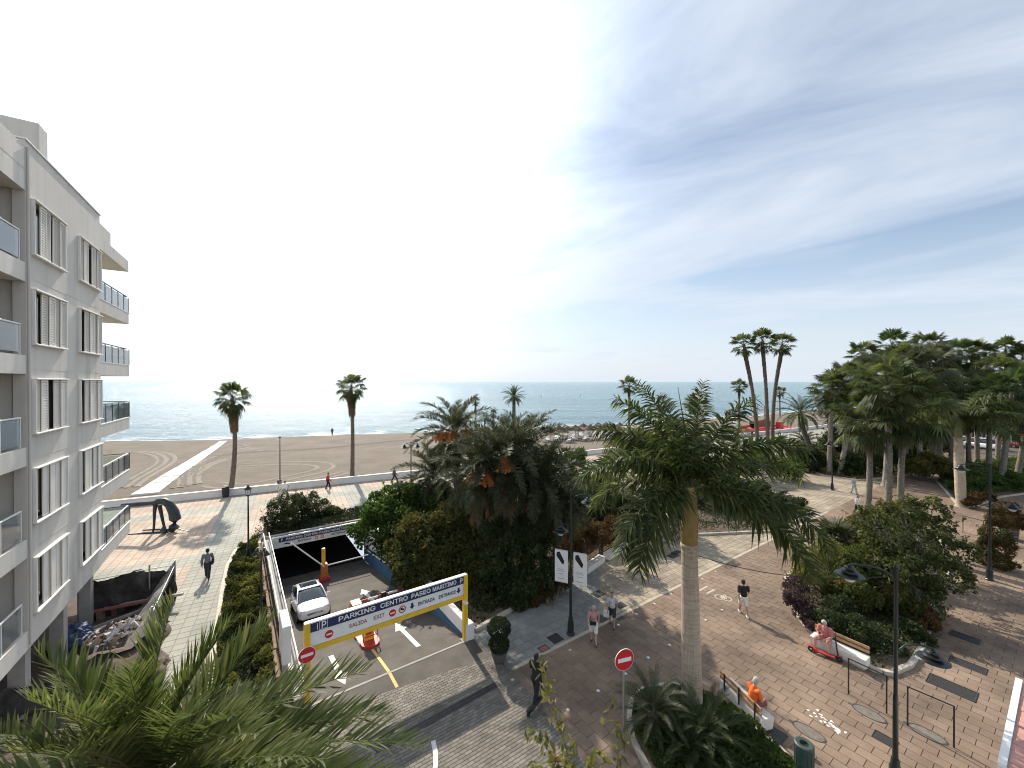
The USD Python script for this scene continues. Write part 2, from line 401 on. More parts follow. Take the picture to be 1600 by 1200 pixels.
MAT['sea'] = usdkit.material(stage, '/World/Looks/sea', {
    'g': ('geometry', {}), 'mp': ('mapping', {'rotation': (0, 0, .5), 'scale': (.55, 1.5, 1)}),
    'n1': ('noise_texture', {'scale': .42, 'detail': 7.0, 'roughness': .62, 'distortion': .4}),
    'mp2': ('mapping', {'rotation': (0, 0, .25), 'scale': (.10, .5, 1)}), 'n2': ('noise_texture', {'scale': .16, 'detail': 3.0}),
    'hh': ('math', {'math_type': 'multiply_add', 'value2': 2.2}),
    'b': ('bump', {'strength': 1.0, 'distance': 1.3}),
    'mp3': ('mapping', {'scale': (.006, .02, 1)}), 'n3': ('noise_texture', {'scale': 1.0, 'detail': 4.0}),
    'r': ('rgb_ramp', {'ramp': [(.3, (.07, .165, .20)), (.7, (.11, .225, .255))]}),
    'p': ('principled_bsdf', {'roughness': .14, 'ior': 1.33, 'specular_ior_level': .27, 'specular_tint': (.86, .93, 1.0)})},
    [('g.position', 'mp.vector'), ('mp.vector', 'n1.vector'), ('g.position', 'mp2.vector'), ('mp2.vector', 'n2.vector'), ('n2.fac', 'hh.value1'), ('n1.fac', 'hh.value3'), ('hh.value', 'b.height'),
     ('b.normal', 'p.normal'), ('g.position', 'mp3.vector'), ('mp3.vector', 'n3.vector'), ('n3.fac', 'r.fac'), ('r.color', 'p.base_color')], surface='p.BSDF')
s.build('sea', 'sea', kind='structure')

MAT['sand'] = usdkit.material(stage, '/World/Looks/sand', {
    'g': ('geometry', {}), 'a': ('attribute', {'attribute': 'tint'}),
    'n': ('noise_texture', {'scale': .22, 'detail': 8.0, 'roughness': .62}), 'n2': ('noise_texture', {'scale': 2.4, 'detail': 8.0, 'roughness': .72}),
    'mp': ('mapping', {'rotation': (0, 0, .55), 'scale': (.12, 2.2, 1)}), 'w': ('noise_texture', {'scale': 1.0, 'detail': 3.0, 'distortion': .3}),
    'ad': ('math', {'math_type': 'multiply_add', 'value2': .6}), 'ad2': ('math', {'math_type': 'multiply_add', 'value2': .22, 'value3': .0}), 'ad3': ('math', {'math_type': 'multiply_add', 'value2': .22}),
    'r': ('rgb_ramp', {'ramp': [(.3, (.135, .112, .086)), (.55, (.20, .168, .130)), (.85, (.265, .228, .180))]}),
    'wet': ('mix_color', {'blend_type': 'mix', 'b': (.085, .072, .058)}),
    'b': ('bump', {'strength': 1.0, 'distance': .16}), 'p': ('principled_bsdf', {'roughness': .92, 'specular_ior_level': .2})},
    [('g.position', 'n.vector'), ('g.position', 'n2.vector'), ('g.position', 'mp.vector'), ('mp.vector', 'w.vector'), ('n.fac', 'ad.value1'), ('w.fac', 'ad2.value1'), ('n2.fac', 'ad3.value1'), ('ad2.value', 'ad3.value3'), ('ad3.value', 'ad.value3'), ('n2.fac', 'b.height'),
     ('ad.value', 'r.fac'), ('r.color', 'wet.a'), ('a.fac', 'wet.fac'), ('wet.result', 'p.base_color'), ('b.normal', 'p.normal')], surface='p.BSDF')
# beach: a strip of rows from the wall down to below the water line
bn, bm = 260, 46
sp = np.array([ss.interpolate(x, normalized=True).coords[0] for x in np.linspace(0, 1, bn)])
wl = np.array([wall_line.interpolate(wall_line.project(Point(q))).coords[0] for q in sp])
wt = np.linspace(0, 1, bn)
wl = np.array([wall_line.interpolate(x, normalized=True).coords[0] for x in wt])
seaw = np.vstack([sp])
k = np.concatenate([np.linspace(0, .93, bm - 10), np.linspace(.945, 1.06, 10)])
bv = wl[:, None] * (1 - k[None, :, None]) + seaw[:, None] * k[None, :, None]
wob = (meshkit.fbm(np.dstack([bv * .05, np.zeros(bv.shape[:2])]), 3, 3) - .5)
bz = -.10 - .25 * k[None] + wob * .5 * np.clip(k * 8, 0, 1)[None] * np.clip((1 - k) * 6, .12, 1)[None]
edge = np.clip((k - .90) / .10, 0, None)[None]
bz = bz - edge ** 1.4 * .62 - .0
wet = np.clip((k[None] - .955 + wob * .03) / .03, 0, 1) * .95
bv = np.dstack([bv, bz]).reshape(-1, 3)
bf = [(i * bm + j, i * bm + j + 1, (i + 1) * bm + j + 1, (i + 1) * bm + j) for i in range(bn - 1) for j in range(bm - 1)]
bf = [(q[3], q[2], q[1], q[0]) for q in bf]
MB().add(bv, np.array(bf), wet.repeat(1, 0).reshape(-1)).build('beach', 'sand', kind='structure', smooth=True)
from scipy.interpolate import LinearNDInterpolator
beach_z = LinearNDInterpolator(bv[:, :2], bv[:, 2])
def on_beach(px, py):
    z = -.25
    for _ in range(6):
        p = G(px, py, z); zz = float(beach_z(p[0], p[1]))
        z = zz if zz == zz else z
    return G(px, py, z)

# surf: ragged foam strip where the water meets the sand
simple('foam', (.80, .81, .80), .7, .06, 2)
wl_ = [ss.interpolate(x, normalized=True).coords[0] for x in np.linspace(0.02, .98, 700)]
wl_ = np.array(wl_); tt_ = np.gradient(wl_, axis=0); tt_ /= np.linalg.norm(tt_, axis=1, keepdims=True); nn_ = np.column_stack([-tt_[:, 1], tt_[:, 0]])
f1 = meshkit.fbm(np.column_stack([wl_ * .09, np.zeros(700)]), 4, 4); f2 = meshkit.fbm(np.column_stack([wl_ * .22, np.ones(700)]), 4, 8)
m = MB()
for o_, w_ in ((.2, 1.1), (2.6, .7), (5.2, .35)):
    a_ = wl_ + nn_ * (o_ + (f1 - .5) * 3.2)[:, None]; b_ = a_ + nn_ * (w_ * np.clip((f2 - .36) * 3.2, .04, 1.2))[:, None]
    v = np.empty((1400, 3)); v[0::2, :2] = a_; v[1::2, :2] = b_; v[:, 2] = SEA_Z + .035
    i_ = np.arange(699) * 2
    q_ = np.column_stack([i_, i_ + 2, i_ + 3, i_ + 1])
    nz = np.cross(v[q_[0, 1]] - v[q_[0, 0]], v[q_[0, 2]] - v[q_[0, 0]])[2]
    m.add(v, q_ if nz > 0 else q_[:, ::-1])
m.build('surf', 'foam', kind='structure')
simple('track_pale', (.232, .198, .154), .95, .25, 3, bump=.8, bscale=18)
simple('track_dark', (.145, .120, .092), .95, .3, 3, bump=.8, bscale=18)
def track(name, pts, w, mat, ridges=2, close=False):
    c = np.array([on_beach(*p)[:2] for p in pts])
    from scipy.interpolate import CubicSpline
    d = np.concatenate([[0], np.cumsum(np.linalg.norm(np.diff(c, axis=0), axis=1))])
    cs = CubicSpline(d, c)
    q = cs(np.linspace(0, d[-1], max(12, int(d[-1] / .6))))
    t = np.gradient(q, axis=0); t /= np.linalg.norm(t, axis=1, keepdims=True)
    nn = np.column_stack([t[:, 1], -t[:, 0]])
    m = MB()
    offs = np.linspace(-w, w, ridges)
    for o in offs:
        prof = [(-.28, .012), (-.12, .05), (.12, .05), (.28, .012)]
        jit = rng.normal(0, .04, len(q))
        rows = []
        for e, h in prof:
            xy = q + nn * (o + e)[..., None] if np.ndim(o + e) else q + nn * (o + e + jit[:, None])
            z = beach_z(xy[:, 0], xy[:, 1]); z = np.where(np.isnan(z), -.3, z)
            rows.append(np.column_stack([xy, z + h]))
        v = np.stack(rows, 1).reshape(-1, 3); n4 = 4
        f = [(i * n4 + j, i * n4 + j + 1, (i + 1) * n4 + j + 1, (i + 1) * n4 + j) for i in range(len(q) - 1) for j in range(3)]
        m.add(v, [(a, b, c2, d2) for a, b, c2, d2 in f])
    v, f, tt = m.arrays()
    nz = np.cross(v[f[:, 1]] - v[f[:, 0]], v[f[:, 2]] - v[f[:, 0]])[:, 2]
    if nz.sum() < 0:
        m.f = [x[:, ::-1] for x in m.f]
    m.build(name, mat, kind='structure', smooth=True)
track('sand_track', [(330, 757), (400, 757), (460, 745), (505, 733), (506, 727), (470, 724), (420, 725), (375, 727)], 1.0, 'track_pale')
track('sand_track', [(340, 765), (420, 762), (500, 748), (540, 738)], .6, 'track_pale')
track('sand_track', [(300, 745), (310, 728), (345, 712), (400, 706), (480, 702), (560, 695), (650, 687)], .5, 'track_dark')
track('sand_track', [(385, 698), (392, 692), (420, 689), (405, 686)], .8, 'track_pale')
track('sand_track', [(380, 700), (400, 703), (440, 703)], .5, 'track_pale')
for dx in (0, 8, 18, 30):
    track('sand_track', [(305 - dx, 757 + dx * .2), (304 - dx * .9, 744), (322 - dx, 729 - dx * .2), (350 - dx, 718 - dx * .25)], .35, 'track_dark' if dx in (8, 30) else 'track_pale')
for i, dx in enumerate((0, 14, 26, 44)):
    track('sand_track', [(205 - dx * .6, 762), (232 - dx * .4, 742), (265 - dx * .5, 722), (262 - dx, 711 - dx * .08), (225 - dx * .7, 706), (185 - dx * .4, 707)], .4, 'track_pale' if i % 2 == 0 else 'track_dark')

# white boardwalk across the sand, slab by slab
tinted('boardwalk', [(0, (.58, .56, .53)), (1, (.72, .70, .66))], dirt=.2, dscale=.6)
lw = [on_beach(x, y) for x, y in ((203, 776), (343, 690.5))]
rw = [on_beach(x, y) for x, y in ((247, 772), (355, 690))]
bp = numbered('/World', 'boardwalk'); UsdGeom.Xform.Define(stage, bp)
tag(stage.GetPrimAtPath(bp), kind='structure')
ns = 26
for i in range(ns):
    t0, t1 = i / ns + .0015, (i + 1) / ns - .0015
    jx = rng.normal(0, .06, 2)
    l0, l1, r0, r1 = [np.array(q[0]) * (1 - t) + np.array(q[1]) * t for q, t in ((lw, t0), (lw, t1), (rw, t0), (rw, t1))]
    l0[:2] += jx[0] * .5; r1[:2] += jx[1] * .5
    v = np.array([l0, r0, r1, l1]); zt = np.array([(float(beach_z(*p[:2])) if float(beach_z(*p[:2])) == float(beach_z(*p[:2])) else -.15) for p in v])
    top = np.column_stack([v[:, :2], zt + .16 + rng.normal(0, .008)]); bot = np.column_stack([v[:, :2], zt - .15])
    MB().add(np.vstack([bot, top]), [(3, 2, 1, 0), (4, 5, 6, 7), (0, 1, 5, 4), (1, 2, 6, 5), (2, 3, 7, 6), (3, 0, 4, 7)], rng.random()).build('slab', 'boardwalk', bp)

# promenade wall with coping
def offset_poly(line, d0, d1):
    a = line.parallel_offset(abs(d0), 'left' if d0 > 0 else 'right') if d0 else line
    b = line.parallel_offset(abs(d1), 'left' if d1 > 0 else 'right')
    return Polygon([*a.coords, *list(b.coords)[::-1]])
vis = LineString(wall_pts)
wp = thing('seafront_wall', 'low white rendered wall with coping between the promenade and the beach', 'wall')
segs = [(wall_pts[i], wall_pts[i + 1]) for i in range(len(wall_pts) - 1)]
MB().prism(offset_poly(wall_line, 0, .32), -.6, .60).build('wall_body', 'wall_white', wp)
n_c = 0
L = wall_line.length
cop = offset_poly(wall_line, 0, .32).buffer(.035, join_style=2)
MB().prism(cop, .603, .68).build('coping', 'wall_white', wp)

# ---------------------------------------------------------------- pavements
view = Polygon([(-1, -1), *[G(x, y)[:2] for x, y in ((-60, 1235), (-60, 668), (1660, 668), (1660, 1235))]]).buffer(.1)
view = Polygon([G(x, y)[:2] for x, y in ((-80, 1240), (-80, 650), (1680, 650), (1680, 1240))])
inner = Polygon([*wall_pts, (220, 100), (60, -60), (-60, -60)])
BLD_Q = np.array([-16.3, 13.6]); U_B = np.array([-.529, .848]); BF = frame(BLD_Q, U_B)
ROAD = Polygon([R2(-.35, .0), R2(6.6, .0), R2(6.9, -3.4), R2(6.5, -8), R2(6.0, -14), R2(-3, -14), R2(-.35, -3)])
def valid(p):
    p = shapely.make_valid(p)
    return unary_union([q for q in getattr(p, 'geoms', [p]) if q.geom_type in ('Polygon', 'MultiPolygon')])
PROM = unary_union([wall_line.buffer(12.5, single_sided=False).intersection(valid(Polygon([*wall_pts, (150, -200), (-200, -200), (-200, 17)]))),
                    valid(Polygon([(-60, 24), R2(-.5, 22), R2(-.5, 17), *[G(x, y)[:2] for x, y in left_edge[::-1]], (-11, 6), (-60, 0)]))])
PROM = valid(PROM).intersection(valid(inner)).difference(all_beds).difference(hole.buffer(.3))
L_b = -2.7
north = valid(Polygon([R2(6.9, L_b), R2(70, L_b), R2(70, 60), R2(6.9, 40)]))
grey_band = Polygon([R2(6.6, .6), R2(6.9, L_b), R2(12.0, L_b), R2(15.6, .6), R2(18.2, 4), R2(17.6, 9), R2(6.6, 4)])
LANDSIDE = valid(Polygon([*wall_pts, (150, -200), (-200, -200), (-200, 17)]))
PALE = north.intersection(LANDSIDE).difference(PROM).difference(all_beds).difference(grey_band)
GREY = grey_band.difference(all_beds).difference(ROAD)
PLAZA = Polygon([R2(6.9, L_b), R2(70, L_b), R2(70, -40), R2(6.0, -40), R2(6.0, -14), R2(6.5, -8), R2(6.9, -3.4)]).difference(all_beds)
simple('pale_joint2', (.40, .33, .26), .95, .2, 3)

def pave(name, region, fr, w, h, bond, mat, joint, seed, parts=300, z=0.0, gap=.012, within=None, tone=None, bands=None):
    base = numbered('/World', name)
    UsdGeom.Xform.Define(stage, base)
    tag(stage.GetPrimAtPath(base), kind='structure')
    MB().sheet(region, z - .02).build('bedding', joint, base)
    reg = region.intersection(view if within is None else view.intersection(within))
    inv = np.linalg.inv(fr)
    loc = shapely.transform(reg, lambda p: (p @ inv[:2, :2].T + inv[:2, 3]))
    x0, y0, x1, y1 = loc.bounds
    r = np.random.default_rng(seed)
    rows = np.arange(math.floor(y0 / h), math.ceil(y1 / h))
    cells = []
    for j in rows:
        off = (bond * (j % 2)) * w
        i = np.arange(math.floor((x0 - off) / w), math.ceil((x1 - off) / w))
        cells.append(np.column_stack([i * w + off, np.full(len(i), j * h), i, np.full(len(i), j)]))
    cells = np.vstack(cells)
    bx = shapely.box(cells[:, 0] + gap / 2, cells[:, 1] + gap / 2, cells[:, 0] + w - gap / 2, cells[:, 1] + h - gap / 2)
    shapely.prepare(loc)
    full = shapely.contains_properly(loc, bx)
    part = shapely.intersects(loc, bx) & ~full
    polys = []
    q = cells[full]
    quad = np.stack([np.column_stack([q[:, 0] + dx, q[:, 1] + dy]) for dx, dy in ((gap / 2, gap / 2), (w - gap / 2, gap / 2), (w - gap / 2, h - gap / 2), (gap / 2, h - gap / 2))], 1)
    tone_of = (lambda c, n: r.random(n)) if tone is None else tone
    tints = tone_of(q, len(q)) if tone is None else tone(q, r)
    cen = quad.mean(1) @ fr[:2, :2].T + fr[:2, 3]
    order = np.argsort(np.linalg.norm(cen, axis=1))
    F5 = np.array([(4, 5, 6, 7), (0, 1, 5, 4), (1, 2, 6, 5), (2, 3, 7, 6), (3, 0, 4, 7)])
    F5 = np.vstack([F5[:, [0, 1, 2]], F5[:, [0, 2, 3]]])
    def verts(ix):
        xy = quad[ix] @ fr[:2, :2].T + fr[:2, 3]
        zz = r.normal(0, .0012, len(ix))
        e = (xy - xy.mean(1, keepdims=True)) * .985 + xy.mean(1, keepdims=True)
        top = np.dstack([e, np.broadcast_to((z + zz)[:, None], xy.shape[:2])]); bot = np.dstack([xy, np.full(xy.shape[:2], z - .018)])
        return np.concatenate([bot, top], 1)
    vv = verts(order)
    np_ = min(parts, len(order))
    for k2 in range(np_):
        path = numbered(base, 'paving_stone')
        define_mesh(path, vv[k2], F5, np.full(8, tints[order[k2]]), None, mat)
    rest = vv[np_:]
    m = MB()
    if len(rest):
        f = (F5[None] + (np.arange(len(rest)) * 8)[:, None, None]).reshape(-1, 3)
        m.add(rest.reshape(-1, 3), f, np.repeat(tints[order[np_:]], 8))
    pc = shapely.intersection(loc, bx[part])
    tt = r.random(len(pc)) if tone is None else tone(cells[part], r)
    for g_, t_ in zip(pc, tt):
        for g2 in getattr(g_, 'geoms', [g_]):
            if g2.geom_type == 'Polygon' and g2.area > 1e-4 * 5:
                m.sheet(g2, z, t_, fr)
    if m.n:
        m.build('paving_stones', mat, base, kind='stuff')
    return base

def prom_tone(c, r):
    # broad greenish cross bands between the pink fields
    i, j = c[:, 2].astype(int), c[:, 3].astype(int)
    green = ((i % 22) < 5) | ((j % 26) < 4)
    return np.where(green, r.random(len(c)) * .28, .36 + r.random(len(c)) * .64)
near_prom = Polygon([G(x, y)[:2] for x, y in ((-80, 1240), (-80, 690), (700, 690), (700, 1240))]).buffer(1)
pave('promenade', PROM, PF, .46, .46, 0, 'promenade_tile', 'pale_joint', 11, within=near_prom.buffer(30), tone=prom_tone, gap=.022)
RF90 = frame(R_O, V_R)
# long sides of the stones run with the ramp direction: rows across, half bond
pave('plaza', PLAZA, frame(R_O, U_R) @ trimesh.transformations.rotation_matrix(PI / 2, (0, 0, 1)), .60, .38, .5, 'plaza_tile', 'joint', 12, gap=.011)
pave('footway', PALE, RF, .42, .42, .5, 'pale_tile', 'pale_joint', 13, gap=.016)
pave('grey_footway', GREY, RF, .42, .42, .5, 'grey_tile', 'pale_joint', 14, gap=.016)

MB().sheet(Polygon([G(x, y)[:2] for x, y in ((-260, 1240), (-200, 1010), (60, 930), (136, 912), (232, 945), (270, 942), (238, 1030), (190, 1120), (150, 1240))]).buffer(0), .004).build('site_shade_ground', 'soil_brown', kind='structure')  # dark earth patch over the paving; its tone paints the shade under the building
# road at the head of the ramp
MB().sheet(Polygon([R2(-.35, 0), R2(6.6, 0), R2(6.9, -1.6), R2(-.35, -.6)]), -.004).build('road', 'asphalt', kind='structure')
BR = Polygon([R2(-.35, -.6), R2(6.9, -1.6), R2(6.9, -3.4), R2(6.5, -8), R2(6.0, -14), R2(-3, -14), R2(-.35, -3)])
pave('brick_roadway', BR, RF, .24, .12, .5, 'brick_paver', 'dark_concrete', 15, gap=.016)

# kerbs round the beds: run of separate stones
def kerb(name, poly, mat, w=.16, h=.14, soil=.10, length=.9, smooth=True, soil_mat='earth', skip=None):
    base = numbered('/World', name); UsdGeom.Xform.Define(stage, base)
    tag(stage.GetPrimAtPath(base), kind='structure')
    MB().prism(poly.buffer(-w + .01), -.04, soil).build('soil', soil_mat, base)
    ring = poly.buffer(-w / 2).exterior
    n = max(8, int(ring.length / length))
    for i in range(n):
        a, b = i / n * ring.length, (i + 1) / n * ring.length - .02
        pts = [ring.interpolate(x).coords[0] for x in np.linspace(a, b, 4)]
        if skip is not None and skip.contains(Point(pts[1])):
            continue
        if not view.buffer(2).contains(Point(pts[1])):
            continue
        q = LineString(pts).buffer(w / 2, cap_style=2, join_style=2)
        MB().prism(q, -.03, h + rng.normal(0, .003)).build('kerb_stone', mat, base)
    return base
rampside = hole.buffer(.9)
kerb('planting_bed', BED_LEFT, 'pale_kerb', w=.24, skip=rampside)
kerb('planting_bed', BED_MID, 'white_kerb', w=.18, skip=rampside)
kerb('planting_bed', BED_RIGHT, 'white_kerb', w=.18)
kerb('planting_bed', BED_NEAR, 'white_kerb', w=.16)
kerb('planting_bed', BED_BACK, 'kerb')
kerb('planting_bed', BED_FAR, 'kerb')
# flush kerb line between footway and plaza
base = numbered('/World', 'kerb_line'); UsdGeom.Xform.Define(stage, base); tag(stage.GetPrimAtPath(base), kind='structure')
for i in range(34):
    a = 7.0 + i * 1.0
    c = R2(a + .5, L_b)
    if not all_beds.contains(Point(c)):
        MB().box((*c, -.005), (.985, .16, .03), rz=rz_of(RF)).build('kerb_stone', 'kerb', base)

# ---------------------------------------------------------------- ramp down to the underground car park
def rz_at(b):
    return 0.0 if b <= 0 else (-.004 - 2.7 * min(b / 16.5, 1))
SL = 2.7 / 16.5
rp = numbered('/World', 'ramp'); UsdGeom.Xform.Define(stage, rp); tag(stage.GetPrimAtPath(rp), kind='structure')
m = MB()
bs = np.concatenate([np.linspace(0, 16.5, 12), [32]])
for i in range(len(bs) - 1):
    z0, z1 = rz_at(bs[i]) - (.004 if i == 0 else 0), rz_at(bs[i + 1])
    m.add([(-.1, bs[i], z0), (6.4, bs[i], z0), (6.4, bs[i + 1], z1), (-.1, bs[i + 1], z1)], [(0, 1, 2, 3)], m=RF)
m.build('ramp_floor', 'asphalt', rp)
MB().add([(-.1, 17.2, rz_at(17.2) + .004), (6.4, 17.2, rz_at(17.2) + .004), (6.4, 31.8, rz_at(31.8) + .004), (-.1, 31.8, rz_at(31.8) + .004)], [(0, 1, 2, 3)], m=RF).build('hall_floor', 'black', rp)  # black sheet over the asphalt paints in the darkness of the hall
def slope_quad(a0, a1, b0, b1, dz=.006):
    return [(a0, b0, rz_at(b0) + dz), (a1, b0, rz_at(b0) + dz), (a1, b1, rz_at(b1) + dz), (a0, b1, rz_at(b1) + dz)]
def arrow(a, b0, b1, towards, wid=.2, head=.62):
    m = MB()
    h = .95
    if towards > 0:
        m.add(slope_quad(a - wid / 2, a + wid / 2, b0, b1 - h), [(0, 1, 2, 3)], m=RF)
        m.add([(a - head / 2, b1 - h, rz_at(b1 - h) + .006), (a + head / 2, b1 - h, rz_at(b1 - h) + .006), (a, b1, rz_at(b1) + .006)], [(0, 1, 2)], m=RF)
    else:
        m.add(slope_quad(a - wid / 2, a + wid / 2, b0 + h, b1), [(0, 1, 2, 3)], m=RF)
        m.add([(a + head / 2, b0 + h, rz_at(b0 + h) + .006), (a - head / 2, b0 + h, rz_at(b0 + h) + .006), (a, b0, rz_at(b0) + .006)], [(0, 1, 2)], m=RF)
    return m
arrow(1.35, .35, 3.1, -1).build('painted_arrow', 'road_paint', rp)
arrow(4.55, 1.0, 4.1, 1).build('painted_arrow', 'road_paint', rp)
arrow(4.55, 7.6, 10.6, 1).build('painted_arrow', 'road_paint', rp)
MB().add(slope_quad(2.85, 2.97, 0.02, 2.3), [(0, 1, 2, 3)], m=RF).build('centre_line', 'yellow_paint', rp)
MB().add([(2.85, -1.0, .004), (2.97, -1.0, .004), (2.97, 0, .004), (2.85, 0, .004)], [(0, 1, 2, 3)], m=RF).build('centre_line', 'yellow_paint', rp)
MB().add([(-.2, -.12, .005), (6.5, -.12, .005), (6.5, -.02, .005), (-.2, -.02, .005)], [(0, 1, 2, 3)], m=RF).build('threshold_line', 'concrete', rp)
# curved white lane mark near the bottom of the picture
q = np.array([G(x, y)[:2] for x, y in ((676, 1160), (680, 1180), (680, 1200), (672, 1225))])
MB().sheet(LineString(q).buffer(.07, cap_style=2), .005).build('lane_mark', 'road_paint', kind='structure')
# walls of the ramp
lwp = thing('ramp_wall', 'low white edged retaining wall along the left side of the ramp', 'wall')
MB().box((-.25, 8.6, -1.3), (.3, 17.2, 3.2), m=RF).build('wall_body', 'dark_concrete', lwp)
MB().box((-.25, 8.6, .328), (.34, 17.2, .05), m=RF).build('coping', 'concrete', lwp)
for a in (-.42, -.09):
    mm = MB().tube([(a, -.2, .80), (a, 9, .80), (a, 17.3, .80)], .035, 8, m=RF)
    mm.build('rail', 'sign_white', lwp)
for b in np.arange(.2, 17.3, 2.1):
    MB().tube([(-.42, b, .35), (-.42, b, .80)], .025, 6, m=RF).build('rail_post', 'sign_white', lwp)
    MB().tube([(-.09, b, .35), (-.09, b, .80)], .025, 6, m=RF).build('rail_post', 'sign_white', lwp)
for i, b in enumerate(np.arange(-.4, 16.6, 1.9)):
    MB().box((-.72 - .05 * (i % 2), b + .95, .22), (.14, 1.85, .34 + .05 * (i % 3)), bevel=.02, m=RF).build('edging_board', 'old_wood', lwp)
rwp = thing('ramp_wall', 'white parapet wall with blue lower band along the right side of the ramp', 'wall')
m = MB().box((6.52, 8.7, .38), (.3, 17.0, .64), bevel=.02, m=RF); m.build('parapet', 'wall_white', rwp)
MB().box((6.50, .03, .34), (.40, .36, .74), bevel=.02, m=RF).build('end_pier', 'wall_white', rwp)
def band(z_hi, z_lo, mat, nm, pr):
    # band that follows the ramp slope: heights above the ramp floor
    m = MB()
    for b0, b1 in zip(np.linspace(.2, 17.1, 9)[:-1], np.linspace(.2, 17.1, 9)[1:]):
        v = [(6.40 - pr, b0, min(.06, rz_at(b0) + z_lo)), (6.40 - pr, b1, min(.06, rz_at(b1) + z_lo)), (6.40 - pr, b1, min(.06, rz_at(b1) + z_hi)), (6.40 - pr, b0, min(.06, rz_at(b0) + z_hi))]
        m.add(v, [(3, 2, 1, 0)], m=RF)
    m.build(nm, mat, rwp)
band(3.2, 1.23, 'wall_white', 'upper_band', 0.0)
band(1.22, 1.06, 'navy_line', 'dark_stripe', .003)
band(1.05, .92, 'wall_white', 'white_stripe', .003)
band(.91, -.02, 'blue_wall', 'lower_band', .003)
MB().box((6.53, 8.7, -1.4), (.24, 17.0, 2.9), m=RF).build('wall_body', 'wall_white', rwp)
# underground hall behind the mouth; walls, ceiling and pillars coloured dark for its shade
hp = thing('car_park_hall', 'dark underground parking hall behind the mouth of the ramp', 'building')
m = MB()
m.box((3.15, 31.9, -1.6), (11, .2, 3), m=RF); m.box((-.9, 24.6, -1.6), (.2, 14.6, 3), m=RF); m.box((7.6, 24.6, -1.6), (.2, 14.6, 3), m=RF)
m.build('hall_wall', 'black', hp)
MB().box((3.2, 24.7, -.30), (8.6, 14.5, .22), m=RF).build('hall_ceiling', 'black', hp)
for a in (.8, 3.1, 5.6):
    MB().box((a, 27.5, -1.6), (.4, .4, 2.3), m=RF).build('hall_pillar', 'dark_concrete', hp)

# ---------------------------------------------------------------- portal sign and planter over it
ps = thing('portal_sign', 'white and navy car park sign over the dark mouth of the ramp', 'sign')
MB().box((3.2, 17.28, -.02), (6.5, .14, .80), bevel=.01, m=RF).build('panel', 'sign_white', ps)
MB().box((3.0, 17.2, .14), (5.0, .03, .30), m=RF).build('title_band', 'navy', ps)
def sign_text(text, h, a, b, z, mat, parent, bold=True, width=None, name='lettering', mfr=None, depth=.008):
    t = meshkit.text_mesh(text, h, depth, bold)
    if width:
        t.apply_scale((width / np.ptp(t.vertices[:, 0]), 1, 1)) if False else None
        sx = width / np.ptp(t.vertices[:, 0]); v = t.vertices.copy(); v[:, 0] *= sx; t.vertices = v
    v = t.vertices
    v = np.column_stack([v[:, 0] + a, b - v[:, 2], v[:, 1] + z])
    MB().add(v, t.faces, m=RF if mfr is None else mfr).build(name, mat, parent)
sign_text('PARKING CENTRO PASEO MARITIMO', .15, .95, 17.183, .07, 'sign_white', ps, width=4.3)
sign_text('P', .17, .62, 17.183, .06, 'sign_white', ps)
sign_text('ENTRADA', .12, 1.7, 17.205, -.24, 'navy', ps, width=.9)
sign_text('ENTRANCE', .12, 4.0, 17.205, -.24, 'navy', ps, width=1.0)
MB().add([(.75, 17.205, -.18), (1.2, 17.205, -.26), (1.25, 17.205, -.20), (1.0, 17.205, -.12)], [(0, 1, 2, 3)], m=RF).build('arrow_mark', 'navy', ps)
MB().add([(5.35, 17.205, -.18), (5.8, 17.205, -.26), (5.85, 17.205, -.20), (5.6, 17.205, -.12)], [(0, 1, 2, 3)], m=RF).build('arrow_mark', 'navy', ps)
def disc(a, b, z, r, mat, parent, name, inner_r=0, mfr=None, n=24, thick=.01):
    th = np.arange(n) / n * 2 * PI
    m = MB()
    if inner_r:
        v = np.vstack([np.column_stack([a + r * np.cos(th), np.full(n, b), z + r * np.sin(th)]), np.column_stack([a + inner_r * np.cos(th), np.full(n, b), z + inner_r * np.sin(th)])])
        f = [(i, (i + 1) % n, n + (i + 1) % n, n + i) for i in range(n)]
        m.add(v, f, m=RF if mfr is None else mfr)
    else:
        v = np.vstack([np.column_stack([a + r * np.cos(th), np.full(n, b), z + r * np.sin(th)]), np.column_stack([a + r * np.cos(th), np.full(n, b + thick), z + r * np.sin(th)]), [(a, b, z), (a, b + thick, z)]])
        f = [(2 * n, i, (i + 1) % n) for i in range(n)] + [(2 * n + 1, n + (i + 1) % n, n + i) for i in range(n)]
        f += [(i, n + i, n + (i + 1) % n) for i in range(n)] + [(i, n + (i + 1) % n, (i + 1) % n) for i in range(n)]
        m.add(v, f, m=RF if mfr is None else mfr)
    m.build(name, mat, parent)
disc(2.95, 17.2, -.19, .12, 'sign_red', ps, 'round_mark', .075)
disc(3.35, 17.2, -.19, .12, 'sign_red', ps, 'round_mark', .075)
pb = thing('portal_planter', 'low grey parapet of the planter above the car park mouth', 'planter')
MB().box((3.3, 17.55, .22), (7.2, .2, .5), bevel=.015, m=RF).build('parapet', 'concrete', pb)
MB().prism(Polygon([(-.3, 17.66), (7.0, 17.66), (7.0, 20.6), (-.3, 20.2)]), -.19, .30, m=RF).build('soil', 'earth', pb)
